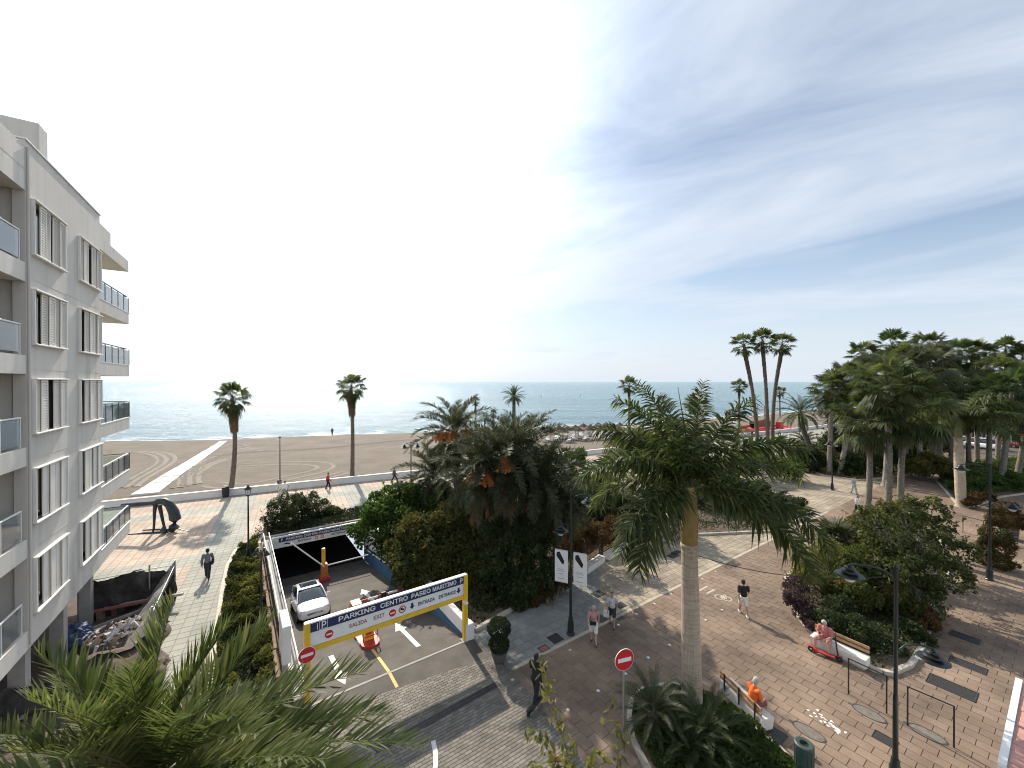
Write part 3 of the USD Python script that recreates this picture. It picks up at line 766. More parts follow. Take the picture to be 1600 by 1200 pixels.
# ================================================================ apartment building on the left
def render_coat(name, c):
    c = np.array(c)
    MAT[name] = usdkit.material(stage, '/World/Looks/' + name, {
        'g': ('geometry', {}), 'mp': ('mapping', {'scale': (2.6, 2.6, .16)}), 'n': ('noise_texture', {'scale': 1.0, 'detail': 6.0, 'roughness': .6}),
        'n2': ('noise_texture', {'scale': .35, 'detail': 6.0, 'roughness': .6}), 'n3': ('noise_texture', {'scale': 34.0, 'detail': 3.0}),
        'a': ('math', {'math_type': 'multiply_add', 'value2': .5}), 'c': ('math', {'math_type': 'multiply', 'value2': .5}),
        'r': ('rgb_ramp', {'ramp': [(.30, tuple(c * .70)), (.46, tuple(c * .93)), (.60, tuple(c * 1.02)), (.75, tuple(c * 1.07))]}),
        'b': ('bump', {'strength': .35, 'distance': .01}), 'p': ('principled_bsdf', {'roughness': .9, 'specular_ior_level': .25})},
        [('g.position', 'mp.vector'), ('mp.vector', 'n.vector'), ('g.position', 'n2.vector'), ('g.position', 'n3.vector'), ('n2.fac', 'c.value1'), ('n.fac', 'a.value1'), ('c.value', 'a.value3'),
         ('a.value', 'r.fac'), ('r.color', 'p.base_color'), ('n3.fac', 'b.height'), ('b.normal', 'p.normal')], surface='p.BSDF')
render_coat('render_grey', (.60, .565, .505)); render_coat('render_pale', (.68, .64, .575))
simple('shutter_white', (.74, .69, .60), .55, .05, 3)
simple('frame_white', (.74, .72, .68), .5, .05, 3)
simple('curtain', (.42, .39, .34), .9, .1, 3)
MAT['window_glass'] = usdkit.material(stage, '/World/Looks/window_glass', {'p': ('principled_bsdf', {'base_color': (.035, .04, .045), 'roughness': .05, 'specular_ior_level': .8})}, [], surface='p.BSDF')
MAT['balcony_glass'] = usdkit.material(stage, '/World/Looks/balcony_glass', {
    'f': ('fresnel', {'IOR': 1.5}), 't': ('transparent_bsdf', {'color': (.80, .86, .84)}), 'g': ('glossy_bsdf', {'roughness': .03, 'color': (.9, .9, .9)}),
    'd': ('diffuse_bsdf', {'color': (.5, .52, .52)}), 'x': ('mix_closure', {}), 'y': ('mix_closure', {'fac': .08})},
    [('f.fac', 'x.fac'), ('t.BSDF', 'x.closure1'), ('g.BSDF', 'x.closure2'), ('x.closure', 'y.closure1'), ('d.BSDF', 'y.closure2')], surface='y.closure')
bl = thing('apartment_building', 'pale grey five storey apartment building with shuttered windows and glass railed balconies', 'building')
FL = [3.2, 6.25, 9.3, 12.35, 15.4]; ROOF = 18.45
# local frame: x outwards from the facade, y towards the sea along it
T0, T1 = -.41, 6.75
W_T = [(.0, 2.55), (4.05, 6.62)]
# the windowed wall as piers and spandrels, so that the openings are real
def wall_piece(y0, y1, z0, z1, mat='render_grey', x0=-.30, x1=0.0, nm='facade_wall'):
    MB().box(((x0 + x1) / 2, (y0 + y1) / 2, (z0 + z1) / 2), (x1 - x0, y1 - y0, z1 - z0), m=BF).build(nm, mat, bl)
SILL, HEAD = .45, 2.27
fm = MB()
def wp2(y0, y1, z0, z1):
    fm.box((-.15, (y0 + y1) / 2, (z0 + z1) / 2), (.3, y1 - y0, z1 - z0), m=BF)
wp2(T0, W_T[0][0], 2.62, 19.5); wp2(W_T[0][1], W_T[1][0], 2.62, 19.5); wp2(W_T[1][1], T1, 2.62, 19.5)
for (y0, y1) in W_T:
    zb = 2.62
    for f in FL:
        wp2(y0, y1, zb, f + SILL); zb = f + HEAD
    wp2(y0, y1, zb, 19.5)
fm.build('facade_wall', 'render_grey', bl)
MB().box((-.14, (T0 + T1) / 2, 19.535), (.36, T1 - T0 + .06, .05), m=BF).build('parapet_cap', 'frame_white', bl)
# body of the building behind
m = MB()
m.box((-5.6, 3.2, 11.0), (10.5, 7.0, 15.9), m=BF); m.build('building_body', 'render_grey', bl)
MB().box((-6.6, -5.6, 11.0), (9.0, 10.3, 15.9), m=BF).build('building_body', 'render_pale', bl)
MB().box((-6.6, 2.0, 1.2), (6.2, 13, 2.7), m=BF).build('ground_floor', 'dark_concrete', bl)  # dark colour stands in for the shade of the recess under the facade
MB().box((-5.0, 3.2, 2.58), (9.9, 7.0, .08), m=BF).build('soffit', 'concrete', bl)
for y in (.3, 3.4, 6.4):
    MB().box((-.45, y, 1.28), (.4, .4, 2.5), m=BF).build('column', 'concrete', bl)
MB().box((-5.9, 2.0, 18.2), (11, 12, .2), m=BF).build('roof_slab', 'concrete', bl)
# shutters
rs = np.random.default_rng(3)
lay = {(4, 0): 'olsgls', (4, 1): 'slosgs', (3, 0): 'ogllss', (3, 1): 'ogslss', (2, 0): 'llgdsl', (2, 1): 'ogssls', (1, 0): 'ogssls', (1, 1): 'olsgss', (0, 0): 'ogslss', (0, 1): 'ogssls'}
for fi, f in enumerate(FL):
    for wi, (y0, y1) in enumerate(W_T):
        z0, z1 = f + SILL, f + HEAD
        w = numbered(bl, 'window'); UsdGeom.Xform.Define(stage, w)
        fr = MB()
        fr.box((.045, (y0 + y1) / 2, z1 + .022), (.17, y1 - y0 + .10, .044), bevel=.008, m=BF)
        fr.box((.045, (y0 + y1) / 2, z0 - .022), (.17, y1 - y0 + .10, .044), bevel=.008, m=BF)
        fr.box((.03, y0 - .02, (z0 + z1) / 2), (.12, .036, z1 - z0), m=BF); fr.box((.03, y1 + .02, (z0 + z1) / 2), (.12, .036, z1 - z0), m=BF)
        fr.build('frame', 'frame_white', w)
        MB().box((-.20, (y0 + y1) / 2, (z0 + z1) / 2), (.03, y1 - y0, z1 - z0), m=BF).build('pane', 'window_glass', w)
        l = lay[(fi, wi)]
        wd = np.array([.42 if ch == 'g' else 1.0 for ch in l]); ed = y0 + (y1 - y0) * np.concatenate([[0], np.cumsum(wd) / wd.sum()])
        for k2, ch in enumerate(l):
            ya, yb = ed[k2], ed[k2 + 1]; pw = yb - ya
            x = .05 if k2 % 2 else .0
            if ch in 'sl':
                mm = MB()
                for a, b in ((ya, ya + .05), (yb - .05, yb)):
                    mm.box((x, (a + b) / 2, (z0 + z1) / 2), (.035, b - a - .004, z1 - z0 - .02), m=BF)
                mm.box((x, (ya + yb) / 2, z1 - .05), (.035, pw - .1, .07), m=BF); mm.box((x, (ya + yb) / 2, z0 + .05), (.035, pw - .1, .07), m=BF)
                nsl = 24 if ch == 's' else 18
                for q in range(nsl):
                    zz = z0 + .10 + (z1 - z0 - .2) * (q + .5) / nsl
                    th = (z1 - z0 - .2) / nsl
                    v = np.array([(-.016, ya + .05, th * .55), (-.016, yb - .05, th * .55), (.016, yb - .05, -th * .40), (.016, ya + .05, -th * .40)]) + np.array([x, 0, zz])
                    v2 = v + np.array([-.003, 0, -.006])
                    mm.add(np.vstack([v, v2]), [(3, 2, 1, 0), (4, 5, 6, 7), (0, 1, 5, 4), (2, 3, 7, 6)], m=BF)
                mm.build('shutter', 'shutter_white', w)
            elif ch == 'd':
                MB().box((-.12, (ya + yb) / 2, (z0 + z1) / 2), (.02, pw - .04, z1 - z0), m=BF).build('curtain', 'curtain', w)
            elif ch == 'o':
                MB().box((-.06, (ya + yb) / 2, (z0 + z1) / 2), (.03, pw - .02, z1 - z0 - .02), m=BF).build('shutter', 'render_pale', w)
# recessed balconies at the near end
B0, B1 = -6.5, T0
for fi, f in enumerate(FL + [ROOF]):
    top = fi == len(FL)
    bpth = numbered(bl, 'balcony'); UsdGeom.Xform.Define(stage, bpth)
    MB().box((-1.0, (B0 + B1) / 2 - .01, f - .28), (2.0, B1 - B0 - .03, .62 if not top else .7), m=BF).build('slab', 'render_pale', bpth)
    if top:
        MB().box((-.12, (B0 + B1) / 2 - .01, f + .42), (.24, B1 - B0 - .03, .78), m=BF).build('parapet', 'render_pale', bpth)
        continue
    # dark sliding door at the back, glass rail at the front
    MB().box((-1.985, B1 - 1.55, f + 1.15), (.03, 1.5, 2.2), m=BF).build('door', 'window_glass', bpth)
    MB().box((-.06, (B0 + B1 - .25) / 2, f + 1.03), (.06, B1 - B0 - .3, .05), bevel=.01, m=BF).build('handrail', 'frame_white', bpth)
    for k2 in range(5):
        yb = B1 - .28 - k2 * 1.2
        MB().box((-.06, yb - .6, f + .55), (.014, 1.14, .86), m=BF).build('rail_pane', 'balcony_glass', bpth)
        MB().box((-.06, yb, f + .53), (.04, .04, .96), m=BF).build('rail_post', 'frame_white', bpth)
# terraces on the sea side
E0, E1 = T1, 11.6
for fi, f in enumerate(FL[0:] + [ROOF]):
    top = fi == len(FL)
    bpth = numbered(bl, 'terrace'); UsdGeom.Xform.Define(stage, bpth)
    MB().box((-3.0, (E0 + E1) / 2, f - .22), (6.0, E1 - E0, .62), m=BF).build('slab', 'render_grey', bpth)
    if top:
        MB().box((-2.6, (E0 + E1) / 2 - .95, f + .58), (4.6, E1 - E0 - 1.95, .95), m=BF).build('parapet', 'render_grey', bpth)
        continue
    MB().box((-.08, (E0 + E1) / 2, f + 1.06), (.05, E1 - E0 - .06, .045), m=BF).build('handrail', 'dark_metal' if fi > 1 else 'frame_white', bpth)
    MB().box((-3.0, E1 - .08, f + 1.06), (5.8, .05, .045), m=BF).build('handrail', 'dark_metal', bpth)
    MB().box((-.02, (E0 + E1) / 2, f + .12), (.06, E1 - E0, .04), m=BF).build('edge_trim', 'frame_white', bpth)
    for k2 in range(5):
        ya = E0 + k2 * 1.06
        MB().box((-.08, ya + .53, f + .56), (.014, .98, .84), m=BF).build('rail_pane', 'balcony_glass', bpth)
        MB().box((-.08, ya + 1.0, f + .58), (.035, .035, .92), m=BF).build('rail_post', 'dark_metal', bpth)
    for k2 in range(4):
        xa = -.1 - k2 * 1.4
        MB().box((xa - .7, E1 - .08, f + .56), (1.3, .014, .84), m=BF).build('rail_pane', 'balcony_glass', bpth)
        MB().box((xa - 1.4, E1 - .08, f + .58), (.035, .035, .92), m=BF).build('rail_post', 'dark_metal', bpth)
# stair tower on the roof
MB().box((-4.6, 4.1, 20.2), (7.2, .75, 3.55), bevel=.06, m=BF).build('roof_tower', 'render_grey', bl)
MB().tube([(.03, T0 + .10, 2.7), (.03, T0 + .10, 19.3)], .035, 8, m=BF).build('drain_pipe', 'render_grey', bl)
for f in FL[:0] + FL[1:]:
    MB().box((.002, 3.3, f - .42), (.008, T1 - T0 - .5 - 0.0, .022), m=BF).build('joint_line', 'render_grey', bl)
MB().box((-.6, -.3, 19.65), (.12, .5, .06), m=BF).build('roof_lamp', 'frame_white', bl)
# ================================================================ vegetation
leafy('frond_green', [(0, (.022, .040, .012)), (.5, (.050, .080, .024)), (1, (.095, .13, .045))], .38, .25, .5)
leafy('frond_near', [(0, (.045, .064, .018)), (.5, (.110, .138, .040)), (1, (.28, .265, .11))], .36, .3, .5)
leafy('frond_grey', [(0, (.030, .036, .018)), (.5, (.068, .078, .038)), (1, (.14, .15, .08))], .42, .2, .45)
leafy('royal_green', [(0, (.022, .034, .009)), (.5, (.060, .080, .021)), (1, (.20, .21, .078))], .34, .36, .5)
leafy('fan_green', [(0, (.024, .034, .010)), (.5, (.060, .080, .024)), (1, (.155, .17, .06))], .4, .28, .45)
leafy('dead_leaf', [(0, (.13, .085, .05)), (1, (.30, .21, .125))], .85, .2, .2)
leafy('island_leaf', [(0, (.022, .030, .010)), (.5, (.058, .075, .024)), (.85, (.12, .135, .045)), (1, (.20, .19, .08))], .4, .3, .4)
leafy('ficus_leaf', [(0, (.020, .042, .010)), (.5, (.055, .10, .022)), (1, (.13, .19, .045))], .4, .3, .4)
leafy('dark_leaf', [(0, (.016, .026, .010)), (.5, (.038, .056, .020)), (1, (.095, .120, .045))], .4, .22, .4)
leafy('olive_leaf', [(0, (.042, .046, .012)), (.5, (.095, .098, .026)), (.85, (.17, .16, .05)), (1, (.24, .13, .05))], .5, .28, .35)
leafy('russet_leaf', [(0, (.045, .030, .014)), (.5, (.10, .065, .026)), (1, (.20, .11, .05))], .55, .25, .3)
leafy('cover_leaf', [(0, (.034, .042, .011)), (.40, (.105, .115, .028)), (.75, (.21, .20, .055)), (1, (.34, .30, .11))], .5, .3, .35)
leafy('lawn_leaf', [(0, (.026, .045, .012)), (.5, (.065, .10, .025)), (1, (.125, .165, .05))], .5, .3, .35)
leafy('purple_leaf', [(0, (.030, .018, .022)), (.5, (.075, .045, .05)), (1, (.16, .10, .10))], .5, .25, .35)
simple('palm_trunk', (.135, .105, .080), .95, .3, 4, bump=.9, bscale=22)
simple('pale_trunk', (.18, .152, .118), .92, .5, 7, bump=1.0, bscale=18)
simple('royal_shaft', (.16, .17, .07), .5, .25, 3)
MAT['royal_trunk'] = usdkit.material(stage, '/World/Looks/royal_trunk', {
    'g': ('geometry', {}), 'mp': ('mapping', {'scale': (1.2, 1.2, 9.0)}), 'n': ('noise_texture', {'scale': 1.6, 'detail': 4.0, 'distortion': .3}),
    'mp2': ('mapping', {'scale': (14, 14, 1.2)}), 'n2': ('noise_texture', {'scale': 1.6, 'detail': 5.0}), 'a': ('math', {'math_type': 'multiply_add', 'value2': .55}), 'c': ('math', {'math_type': 'multiply', 'value2': .45}),
    'r': ('rgb_ramp', {'ramp': [(.30, (.19, .145, .10)), (.47, (.37, .295, .215)), (.70, (.50, .42, .32))]}), 'b': ('bump', {'strength': .9, 'distance': .03}), 'p': ('principled_bsdf', {'roughness': .85})},
    [('g.position', 'mp.vector'), ('mp.vector', 'n.vector'), ('g.position', 'mp2.vector'), ('mp2.vector', 'n2.vector'), ('n2.fac', 'c.value1'), ('n.fac', 'a.value1'), ('c.value', 'a.value3'),
     ('a.value', 'r.fac'), ('a.value', 'b.height'), ('r.color', 'p.base_color'), ('b.normal', 'p.normal')], surface='p.BSDF')

def unit(v): return v / np.maximum(np.linalg.norm(v, axis=-1, keepdims=True), 1e-9)

def pinnate(p0, az, el, L, droop, n, ll, lw, r, vang=.35, grav=.35, side=0.0, fwd=(.6, 1.0), start=.12, k=11, rach=.022, ruffle=.25, prof=.55):
    "a feather leaf: midrib and two rows of leaflets"
    s = np.linspace(0, 1, k)
    e = el - droop * s ** 1.35
    a = az + side * s ** 1.5
    d = np.column_stack([np.cos(e) * np.cos(a), np.cos(e) * np.sin(a), np.sin(e)])
    pos = np.vstack([np.zeros(3), np.cumsum((d[1:] + d[:-1]) / 2 * L / (k - 1), axis=0)]) + p0
    V, F, T = [], [], []
    m = MB().tube(pos, rach * (1.05 - .9 * s), 5, cap=False)
    rv, rf, _ = m.arrays()
    si = np.linspace(start, .995, n)
    P = np.column_stack([np.interp(si, s, pos[:, c]) for c in range(3)])
    D = unit(np.column_stack([np.interp(si, s, d[:, c]) for c in range(3)]))
    S = unit(np.cross(D, np.array([0, 0, 1.0]) + .001)); N = np.cross(S, D)
    out_v, out_t = [], []
    for sg in (-1, 1):
        f = np.interp(si, [0, 1], fwd) + r.normal(0, .07, n)
        lift = vang + r.normal(0, ruffle, n)
        dirn = unit(sg * S * np.cos(f)[:, None] + D * np.sin(f)[:, None] + N * lift[:, None])
        ln = ll * np.clip(np.sin(PI * np.clip(.10 + .86 * si, 0, 1)), 0.02, 1) ** prof * (1 + r.normal(0, .07, n))
        wv = unit(D - dirn * (D * dirn).sum(1, keepdims=True))
        w = lw * np.clip(ln / ll, .4, 1)
        mid = P + dirn * (ln * .5)[:, None] - np.array([0, 0, 1]) * (grav * ln * .10)[:, None]
        tip = P + dirn * (ln * .96)[:, None] - np.array([0, 0, 1]) * (grav * ln * .55)[:, None]
        q = np.stack([P - wv * (w * .3)[:, None], P + wv * (w * .3)[:, None], mid + wv * (w * .5)[:, None], mid - wv * (w * .5)[:, None], tip], 1)
        out_v.append(q.reshape(-1, 3))
        tb = np.clip(.42 + r.normal(0, .16, n) + .25 * (r.random() - .5), 0, 1)
        out_t.append(np.repeat(tb, 5) + np.tile([-.1, -.1, .05, .05, .18], n))
    lv = np.vstack(out_v); lt = np.clip(np.concatenate(out_t), 0, 1)
    b = np.arange(2 * n)[:, None] * 5
    lf = np.concatenate([b + [0, 1, 2], b + [0, 2, 3], b + [3, 2, 4]])
    return np.vstack([rv, lv]), np.vstack([rf, lf + len(rv)]), np.concatenate([np.full(len(rv), .72), lt])

def fan_leaf(p0, az, el, pet, R, r, n=20, hang=.45, fold=.25, spread=2.4, tint0=.45):
    "a fan leaf on its stalk"
    d = np.array([math.cos(el) * math.cos(az), math.cos(el) * math.sin(az), math.sin(el)])
    S = np.array([-math.sin(az), math.cos(az), 0.0])
    s = np.linspace(0, 1, 5)
    pos = p0 + d * (s * pet)[:, None] - np.array([0, 0, 1]) * (s ** 2 * pet * .16)[:, None]
    m = MB().tube(pos, .02 * (1.2 - .5 * s), 4, cap=False)
    rv, rf, _ = m.arrays()
    c = pos[-1]; dd = unit(pos[-1] - pos[-2])
    N = np.cross(S, dd)
    th = np.linspace(-spread, spread, n) + r.normal(0, .03, n)
    rr = R * (1 - .22 * (np.abs(th) / spread) ** 2) * (1 + r.normal(0, .05, n))
    dth = spread / n * 1.02
    def ray(t, q, g): return c + (dd * np.cos(t)[:, None] + S * np.sin(t)[:, None]) * q[:, None] + N * (fold * np.abs(np.sin(t)) * q)[:, None] - np.array([0, 0, 1]) * (g * q)[:, None]
    ml, mr = ray(th - dth, rr * .58, np.full(n, hang * .18)), ray(th + dth, rr * .58, np.full(n, hang * .18))
    tip = ray(th, rr, hang * (.75 + r.random(n) * .5))
    cc = np.broadcast_to(c, ml.shape)
    cr = ray(th, rr * .58, np.full(n, hang * .18 + .05))
    lv = np.stack([cc, ml, cr, mr, tip], 1).reshape(-1, 3)
    b = np.arange(n)[:, None] * 5
    lf = np.concatenate([b + [0, 1, 2], b + [0, 2, 3], b + [1, 4, 2], b + [2, 4, 3]])
    lt = np.clip(np.repeat(tint0 + r.normal(0, .1, n) + r.normal(0, .12), 5) + np.tile([-.1, 0, -.05, 0, .2], n), 0, 1)
    return np.vstack([rv, lv]), np.vstack([rf, lf + len(rv)]), np.concatenate([np.full(len(rv), .7), lt])

def trunk_mesh(p0, p1, r0, r1, rings=18, n=10, bend=(0, 0), bulge=0.0, rough=.05, r=None, top_flare=0.0):
    s = np.linspace(0, 1, rings * 2 + 1)
    p = np.asarray(p0)[None] * (1 - s[:, None]) + np.asarray(p1)[None] * s[:, None]
    p[:, 0] += bend[0] * np.sin(PI * s); p[:, 1] += bend[1] * np.sin(PI * s)
    rad = r0 + (r1 - r0) * s ** .8 + bulge * np.sin(PI * np.clip(s * 1.1, 0, 1)) + top_flare * np.clip((s - .75) / .25, 0, 1)
    rad = rad * (1 + rough * np.where(np.arange(len(s)) % 2 == 0, 1, -1)) + np.where(s < .04, .35 * r0, 0) * (1 - s / .04)
    if r is not None:
        rad = rad * (1 + r.normal(0, rough * .4, len(s)))
    return MB().tube(p, rad, n)

GOLD = 2.399963
def palm_fan(name, label, base, crown, Rl, seed, group=None, n=34, skirt=0.0, skirt_r=.5, tr=(.2, .14), pet=.9, lod=20, mat='fan_green', trunk='palm_trunk', hang=.5, bend=(0, 0), parts=True, lo=-1.0, skirt_mat='dead_leaf', cat='palm', spread=2.0):
    r = np.random.default_rng(seed)
    base, crown = np.asarray(base, float), np.asarray(crown, float)
    t = thing(name, label, cat, base, group=group)
    c = crown - base
    trunk_mesh((0, 0, 0), c, tr[0], tr[1], max(8, int(c[2] * 1.3)), 9, r=r, bend=bend).build('trunk', trunk, t, smooth=40)
    allm = MB()
    for i in range(n):
        f = (i + .5) / n
        el = 1.45 - (1.45 - lo) * f ** 1.1 + r.normal(0, .16)
        az = i * GOLD + r.normal(0, .25)
        sc = .78 + .30 * math.sin(PI * min(1, f + .2)) + r.normal(0, .09)
        v, fc, tt = fan_leaf(c + np.array([0, 0, .1 - .35 * f]), az, el, pet * sc, Rl * sc, r, n=lod, hang=hang * (.15 + .75 * f), tint0=.68 - .4 * f, spread=spread)
        if parts:
            MB().add(v, fc, tt).build('leaf', mat, t)
        else:
            allm.add(v, fc, tt)
    if not parts:
        allm.build('crown', mat, t)
    if skirt > 0:
        m = MB()
        k = int(60 + skirt * 40)
        for i in range(k):
            zz = -.2 - skirt * r.random() ** .8
            az = r.random() * 2 * PI
            q_ = 1 + zz / c[2]
            ax = c * q_ + np.array([bend[0], bend[1], 0]) * math.sin(PI * q_)
            v, fc, tt = fan_leaf(ax, az, -1.15 - r.random() * .3, pet * .42 * skirt_r / .5, Rl * .62 * skirt_r / .5 * (1 - .35 * (-zz / (skirt + .3))), r, n=7, hang=.5, tint0=.5)
            m.add(v, fc, tt)
        m.build('dead_skirt', skirt_mat, t)
    return t

def palm_feather(name, label, base, crown, L, seed, group=None, n=30, tr=(.22, .18), nl=46, ll=.55, lw=.035, mat='frond_green', trunk='palm_trunk', droop=1.15, lo=-.55, hi=1.45, fruit=0, bend=(0, 0), parts=True, grav=.3, vang=.35, ruffle=.25, dead=0, cat='palm', rach=.025, prof=.55, azs=None, fwd=(.6, 1.0)):
    r = np.random.default_rng(seed)
    base, crown = np.asarray(base, float), np.asarray(crown, float)
    t = thing(name, label, cat, base, group=group)
    c = crown - base
    if tr is not None:
        trunk_mesh((0, 0, 0), c, tr[0], tr[1], max(8, int(c[2] * 1.6)), 10, r=r, bend=bend, rough=.07).build('trunk', trunk, t, smooth=40)
    allm = MB()
    for i in range(n):
        f = (i + .5) / n
        el = hi - (hi - lo) * f + r.normal(0, .08)
        az = (i * GOLD if azs is None else azs[i]) + r.normal(0, .18)
        sc = .80 + .25 * math.sin(PI * min(1, f + .15))
        v, fc, tt = pinnate(c + np.array([math.cos(az), math.sin(az), 0]) * .08 + np.array([0, 0, .15 - .4 * f]), az, el, L * sc * (1 + r.normal(0, .05)), droop * (.75 + .4 * r.random()), nl, ll * sc, lw, r, grav=grav, vang=vang, ruffle=ruffle, side=r.normal(0, .18), rach=rach, prof=prof, fwd=fwd)
        if parts:
            MB().add(v, fc, tt).build('frond', mat, t)
        else:
            allm.add(v, fc, tt)
    if not parts:
        allm.build('crown', mat, t)
    if dead:
        m = MB()
        for i in range(dead):
            az = r.random() * 2 * PI
            v, fc, tt = pinnate(c + np.array([0, 0, -.5 - r.random() * .6]), az, -.7 - r.random() * .5, L * .75, .55, int(nl * .6), ll * .7, lw, r, vang=-.3, grav=.6, ruffle=.4)
            m.add(v, fc, tt)
        m.build('dead_fronds', 'dead_leaf', t)
    for i in range(fruit):
        m = MB()
        az = -PI / 2 + (i - (fruit - 1) / 2) * .75
        o = c + np.array([math.cos(az), math.sin(az), 0]) * .75 + np.array([0, 0, .30])
        for k2 in range(26):
            d = np.array([math.cos(az) * .5 + r.normal(0, .3), math.sin(az) * .5 + r.normal(0, .3), -.25])
            q = np.linspace(0, 1, 5)[:, None]
            pts = o + d * q * .8 - np.array([0, 0, .45]) * q ** 2 * (.8 + .5 * r.random())
            m.tube(pts, .014, 3, cap=False)
            for e in (.45, .6, .75, .9, 1.0):
                pp = pts[0] + (pts[-1] - pts[0]) * e + r.normal(0, .035, 3)
                m.box(pp, (.085, .085, .10), rz=r.random())
        m.build('fruit_bunch', 'fruit', t)
    return t

def leaf_cloud(P, N, size, r, flat=.35, tint=None, aspect=2.0):
    "leaves as folded blades at the points P, roughly facing N"
    n = len(P)
    d = unit(r.normal(0, 1, (n, 3)) + N * .6)
    nn = unit(N * flat + r.normal(0, .55, (n, 3)) + np.array([0, 0, .45]))
    s = unit(np.cross(d, nn)); nn = np.cross(s, d)
    sz = size * (.65 + .7 * r.random(n))[:, None]
    w = sz / aspect
    b, tip = P - d * sz * .5, P + d * sz * .5 - np.array([0, 0, .18]) * sz
    l, q = P + s * w * .5 + nn * w * .22, P - s * w * .5 + nn * w * .22
    v = np.stack([b, q, tip, l], 1).reshape(-1, 3)
    k = np.arange(n)[:, None] * 4
    f = np.concatenate([k + [0, 1, 2], k + [0, 2, 3]])
    t = (.5 + r.normal(0, .2, n)) if tint is None else tint
    return v, f, np.clip(np.repeat(t, 4), 0, 1)

def lobes_points(lobes, n, r, seed, shell=.55, noise_scale=1.2, thresh=.42):
    lob = np.array([(*l[:3], *(l[3:6] if len(l) > 4 else (l[3],) * 3)) for l in lobes], float)
    vol = (lob[:, 3] * lob[:, 4] + lob[:, 4] * lob[:, 5] + lob[:, 3] * lob[:, 5])
    P, N, I = [], [], []
    k = r.choice(len(lob), int(n * 2.6), p=vol / vol.sum())
    u = unit(r.normal(0, 1, (len(k), 3)))
    rad = (shell + (1 - shell) * r.random(len(k)) ** .5) * (1 + .22 * (meshkit.fbm(u * 2.2 + k[:, None] * 3.1, 3, seed) - .5) * 2)
    p = lob[k, :3] + u * lob[k, 3:] * rad[:, None]
    cl = meshkit.fbm(p * noise_scale, 3, seed + 7)
    keep = (cl > thresh - .10 * r.random(len(k))) & (u[:, 2] > -.75) & (p[:, 2] > .03)
    p, u, cl, rad = p[keep][:n], u[keep][:n], cl[keep][:n], rad[keep][:n]
    # inside other lobes: thin out
    tone = .48 + (cl - .5) * 1.3 + r.normal(0, .20, len(p)) + .10 * u[:, 2]
    return p, u, tone

def bush(name, label, loc, lobes, n, size, mat, seed, cat='shrub', stems=4, trunk_r=.07, bark='bark', aspect=2.0, shell=.5, thresh=.42, nscale=1.3, group=None, extra=None, flat=.35):
    r = np.random.default_rng(seed)
    t = thing(name, label, cat, loc, group=group)
    m = MB()
    for i in range(stems):
        l = lobes[i % len(lobes)]
        top = np.array(l[:3]) + r.normal(0, .15, 3) * np.array([1, 1, .3])
        b = np.array([r.normal(0, .12), r.normal(0, .12), -.05])
        s = np.linspace(0, 1, 7)[:, None]
        pts = b * (1 - s) + top * s + np.sin(PI * s) * r.normal(0, .12, 3) * np.array([1, 1, .2])
        m.tube(pts, trunk_r * (1 - .7 * s[:, 0]), 7)
        for q in range(3):
            u = unit(r.normal(0, 1, 3)); u[2] = abs(u[2]) * .5
            rr = l[3] if len(l) <= 4 else np.array(l[3:6])
            a = pts[4]; e = np.array(l[:3]) + u * rr * .75
            m.tube(np.array([a, (a + e) / 2 + r.normal(0, .08, 3), e]), [trunk_r * .4, trunk_r * .28, trunk_r * .1], 5)
    m.build('trunk' if stems < 3 else 'stems', bark, t, smooth=40)
    p, u, tone = lobes_points(lobes, n, r, seed, shell, nscale, thresh)
    if len(p) > 2500:
        k = r.choice(len(p), 46)
        k = k[(u[k, 2] > -.15)]
        sp_p, sp_u = [], []
        for i in k:
            ln = size * (2.0 + 3.0 * r.random())
            d_ = unit(u[i] + r.normal(0, .35, 3) + np.array([0, 0, .5]))
            q_ = np.linspace(0, 1, 9)[1:, None]
            sp_p.append(p[i] + d_ * q_ * ln + r.normal(0, size * .16, (8, 3))); sp_u.append(np.repeat(d_[None], 8, 0))
        sp_p, sp_u = np.vstack(sp_p), np.vstack(sp_u)
        p, u, tone = np.vstack([p, sp_p]), np.vstack([u, sp_u]), np.concatenate([tone, .62 + r.normal(0, .12, len(sp_p))])
    v, f, tt = leaf_cloud(p, u, size, r, flat, tone, aspect)
    MB().add(v, f, tt).build('crown', mat, t)
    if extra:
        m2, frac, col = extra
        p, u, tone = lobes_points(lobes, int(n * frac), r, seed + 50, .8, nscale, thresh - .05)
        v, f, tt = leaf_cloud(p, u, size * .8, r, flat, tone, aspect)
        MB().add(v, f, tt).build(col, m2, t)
    return t

def cover(name, poly, z, n, size, h, mat, seed, aspect=2.0, patch=.9, thresh=.22, lab=None):
    "low planting spread over a bed"
    r = np.random.default_rng(seed)
    x0, y0, x1, y1 = poly.bounds
    p = np.column_stack([r.uniform(x0, x1, n * 3), r.uniform(y0, y1, n * 3)])
    p = p[shapely.contains_xy(poly, p[:, 0], p[:, 1])][:n]
    hh = meshkit.fbm(np.column_stack([p * patch, np.zeros(len(p))]), 4, seed)
    keep = hh > thresh + r.random(len(p)) * .08
    p, hh = p[keep], hh[keep]
    H = np.clip((hh - thresh) / (1 - thresh), .05, 1) * h * 1.7
    zz = z + H * (1 - .55 * r.random(len(p)) ** 2)
    P = np.column_stack([p, zz])
    tone = .32 + (meshkit.fbm(np.column_stack([p * .7, np.ones(len(p))]), 3, seed + 3) - .5) * 1.3 + r.normal(0, .14, len(p)) + .35 * (zz - z) / h * .4
    v, f, tt = leaf_cloud(P, np.broadcast_to(np.array([0, 0, 1.0]), P.shape), size, r, .5, tone, aspect)
    MB().add(v, f, tt).build(name, mat, kind='stuff', label=lab, cat='planting')

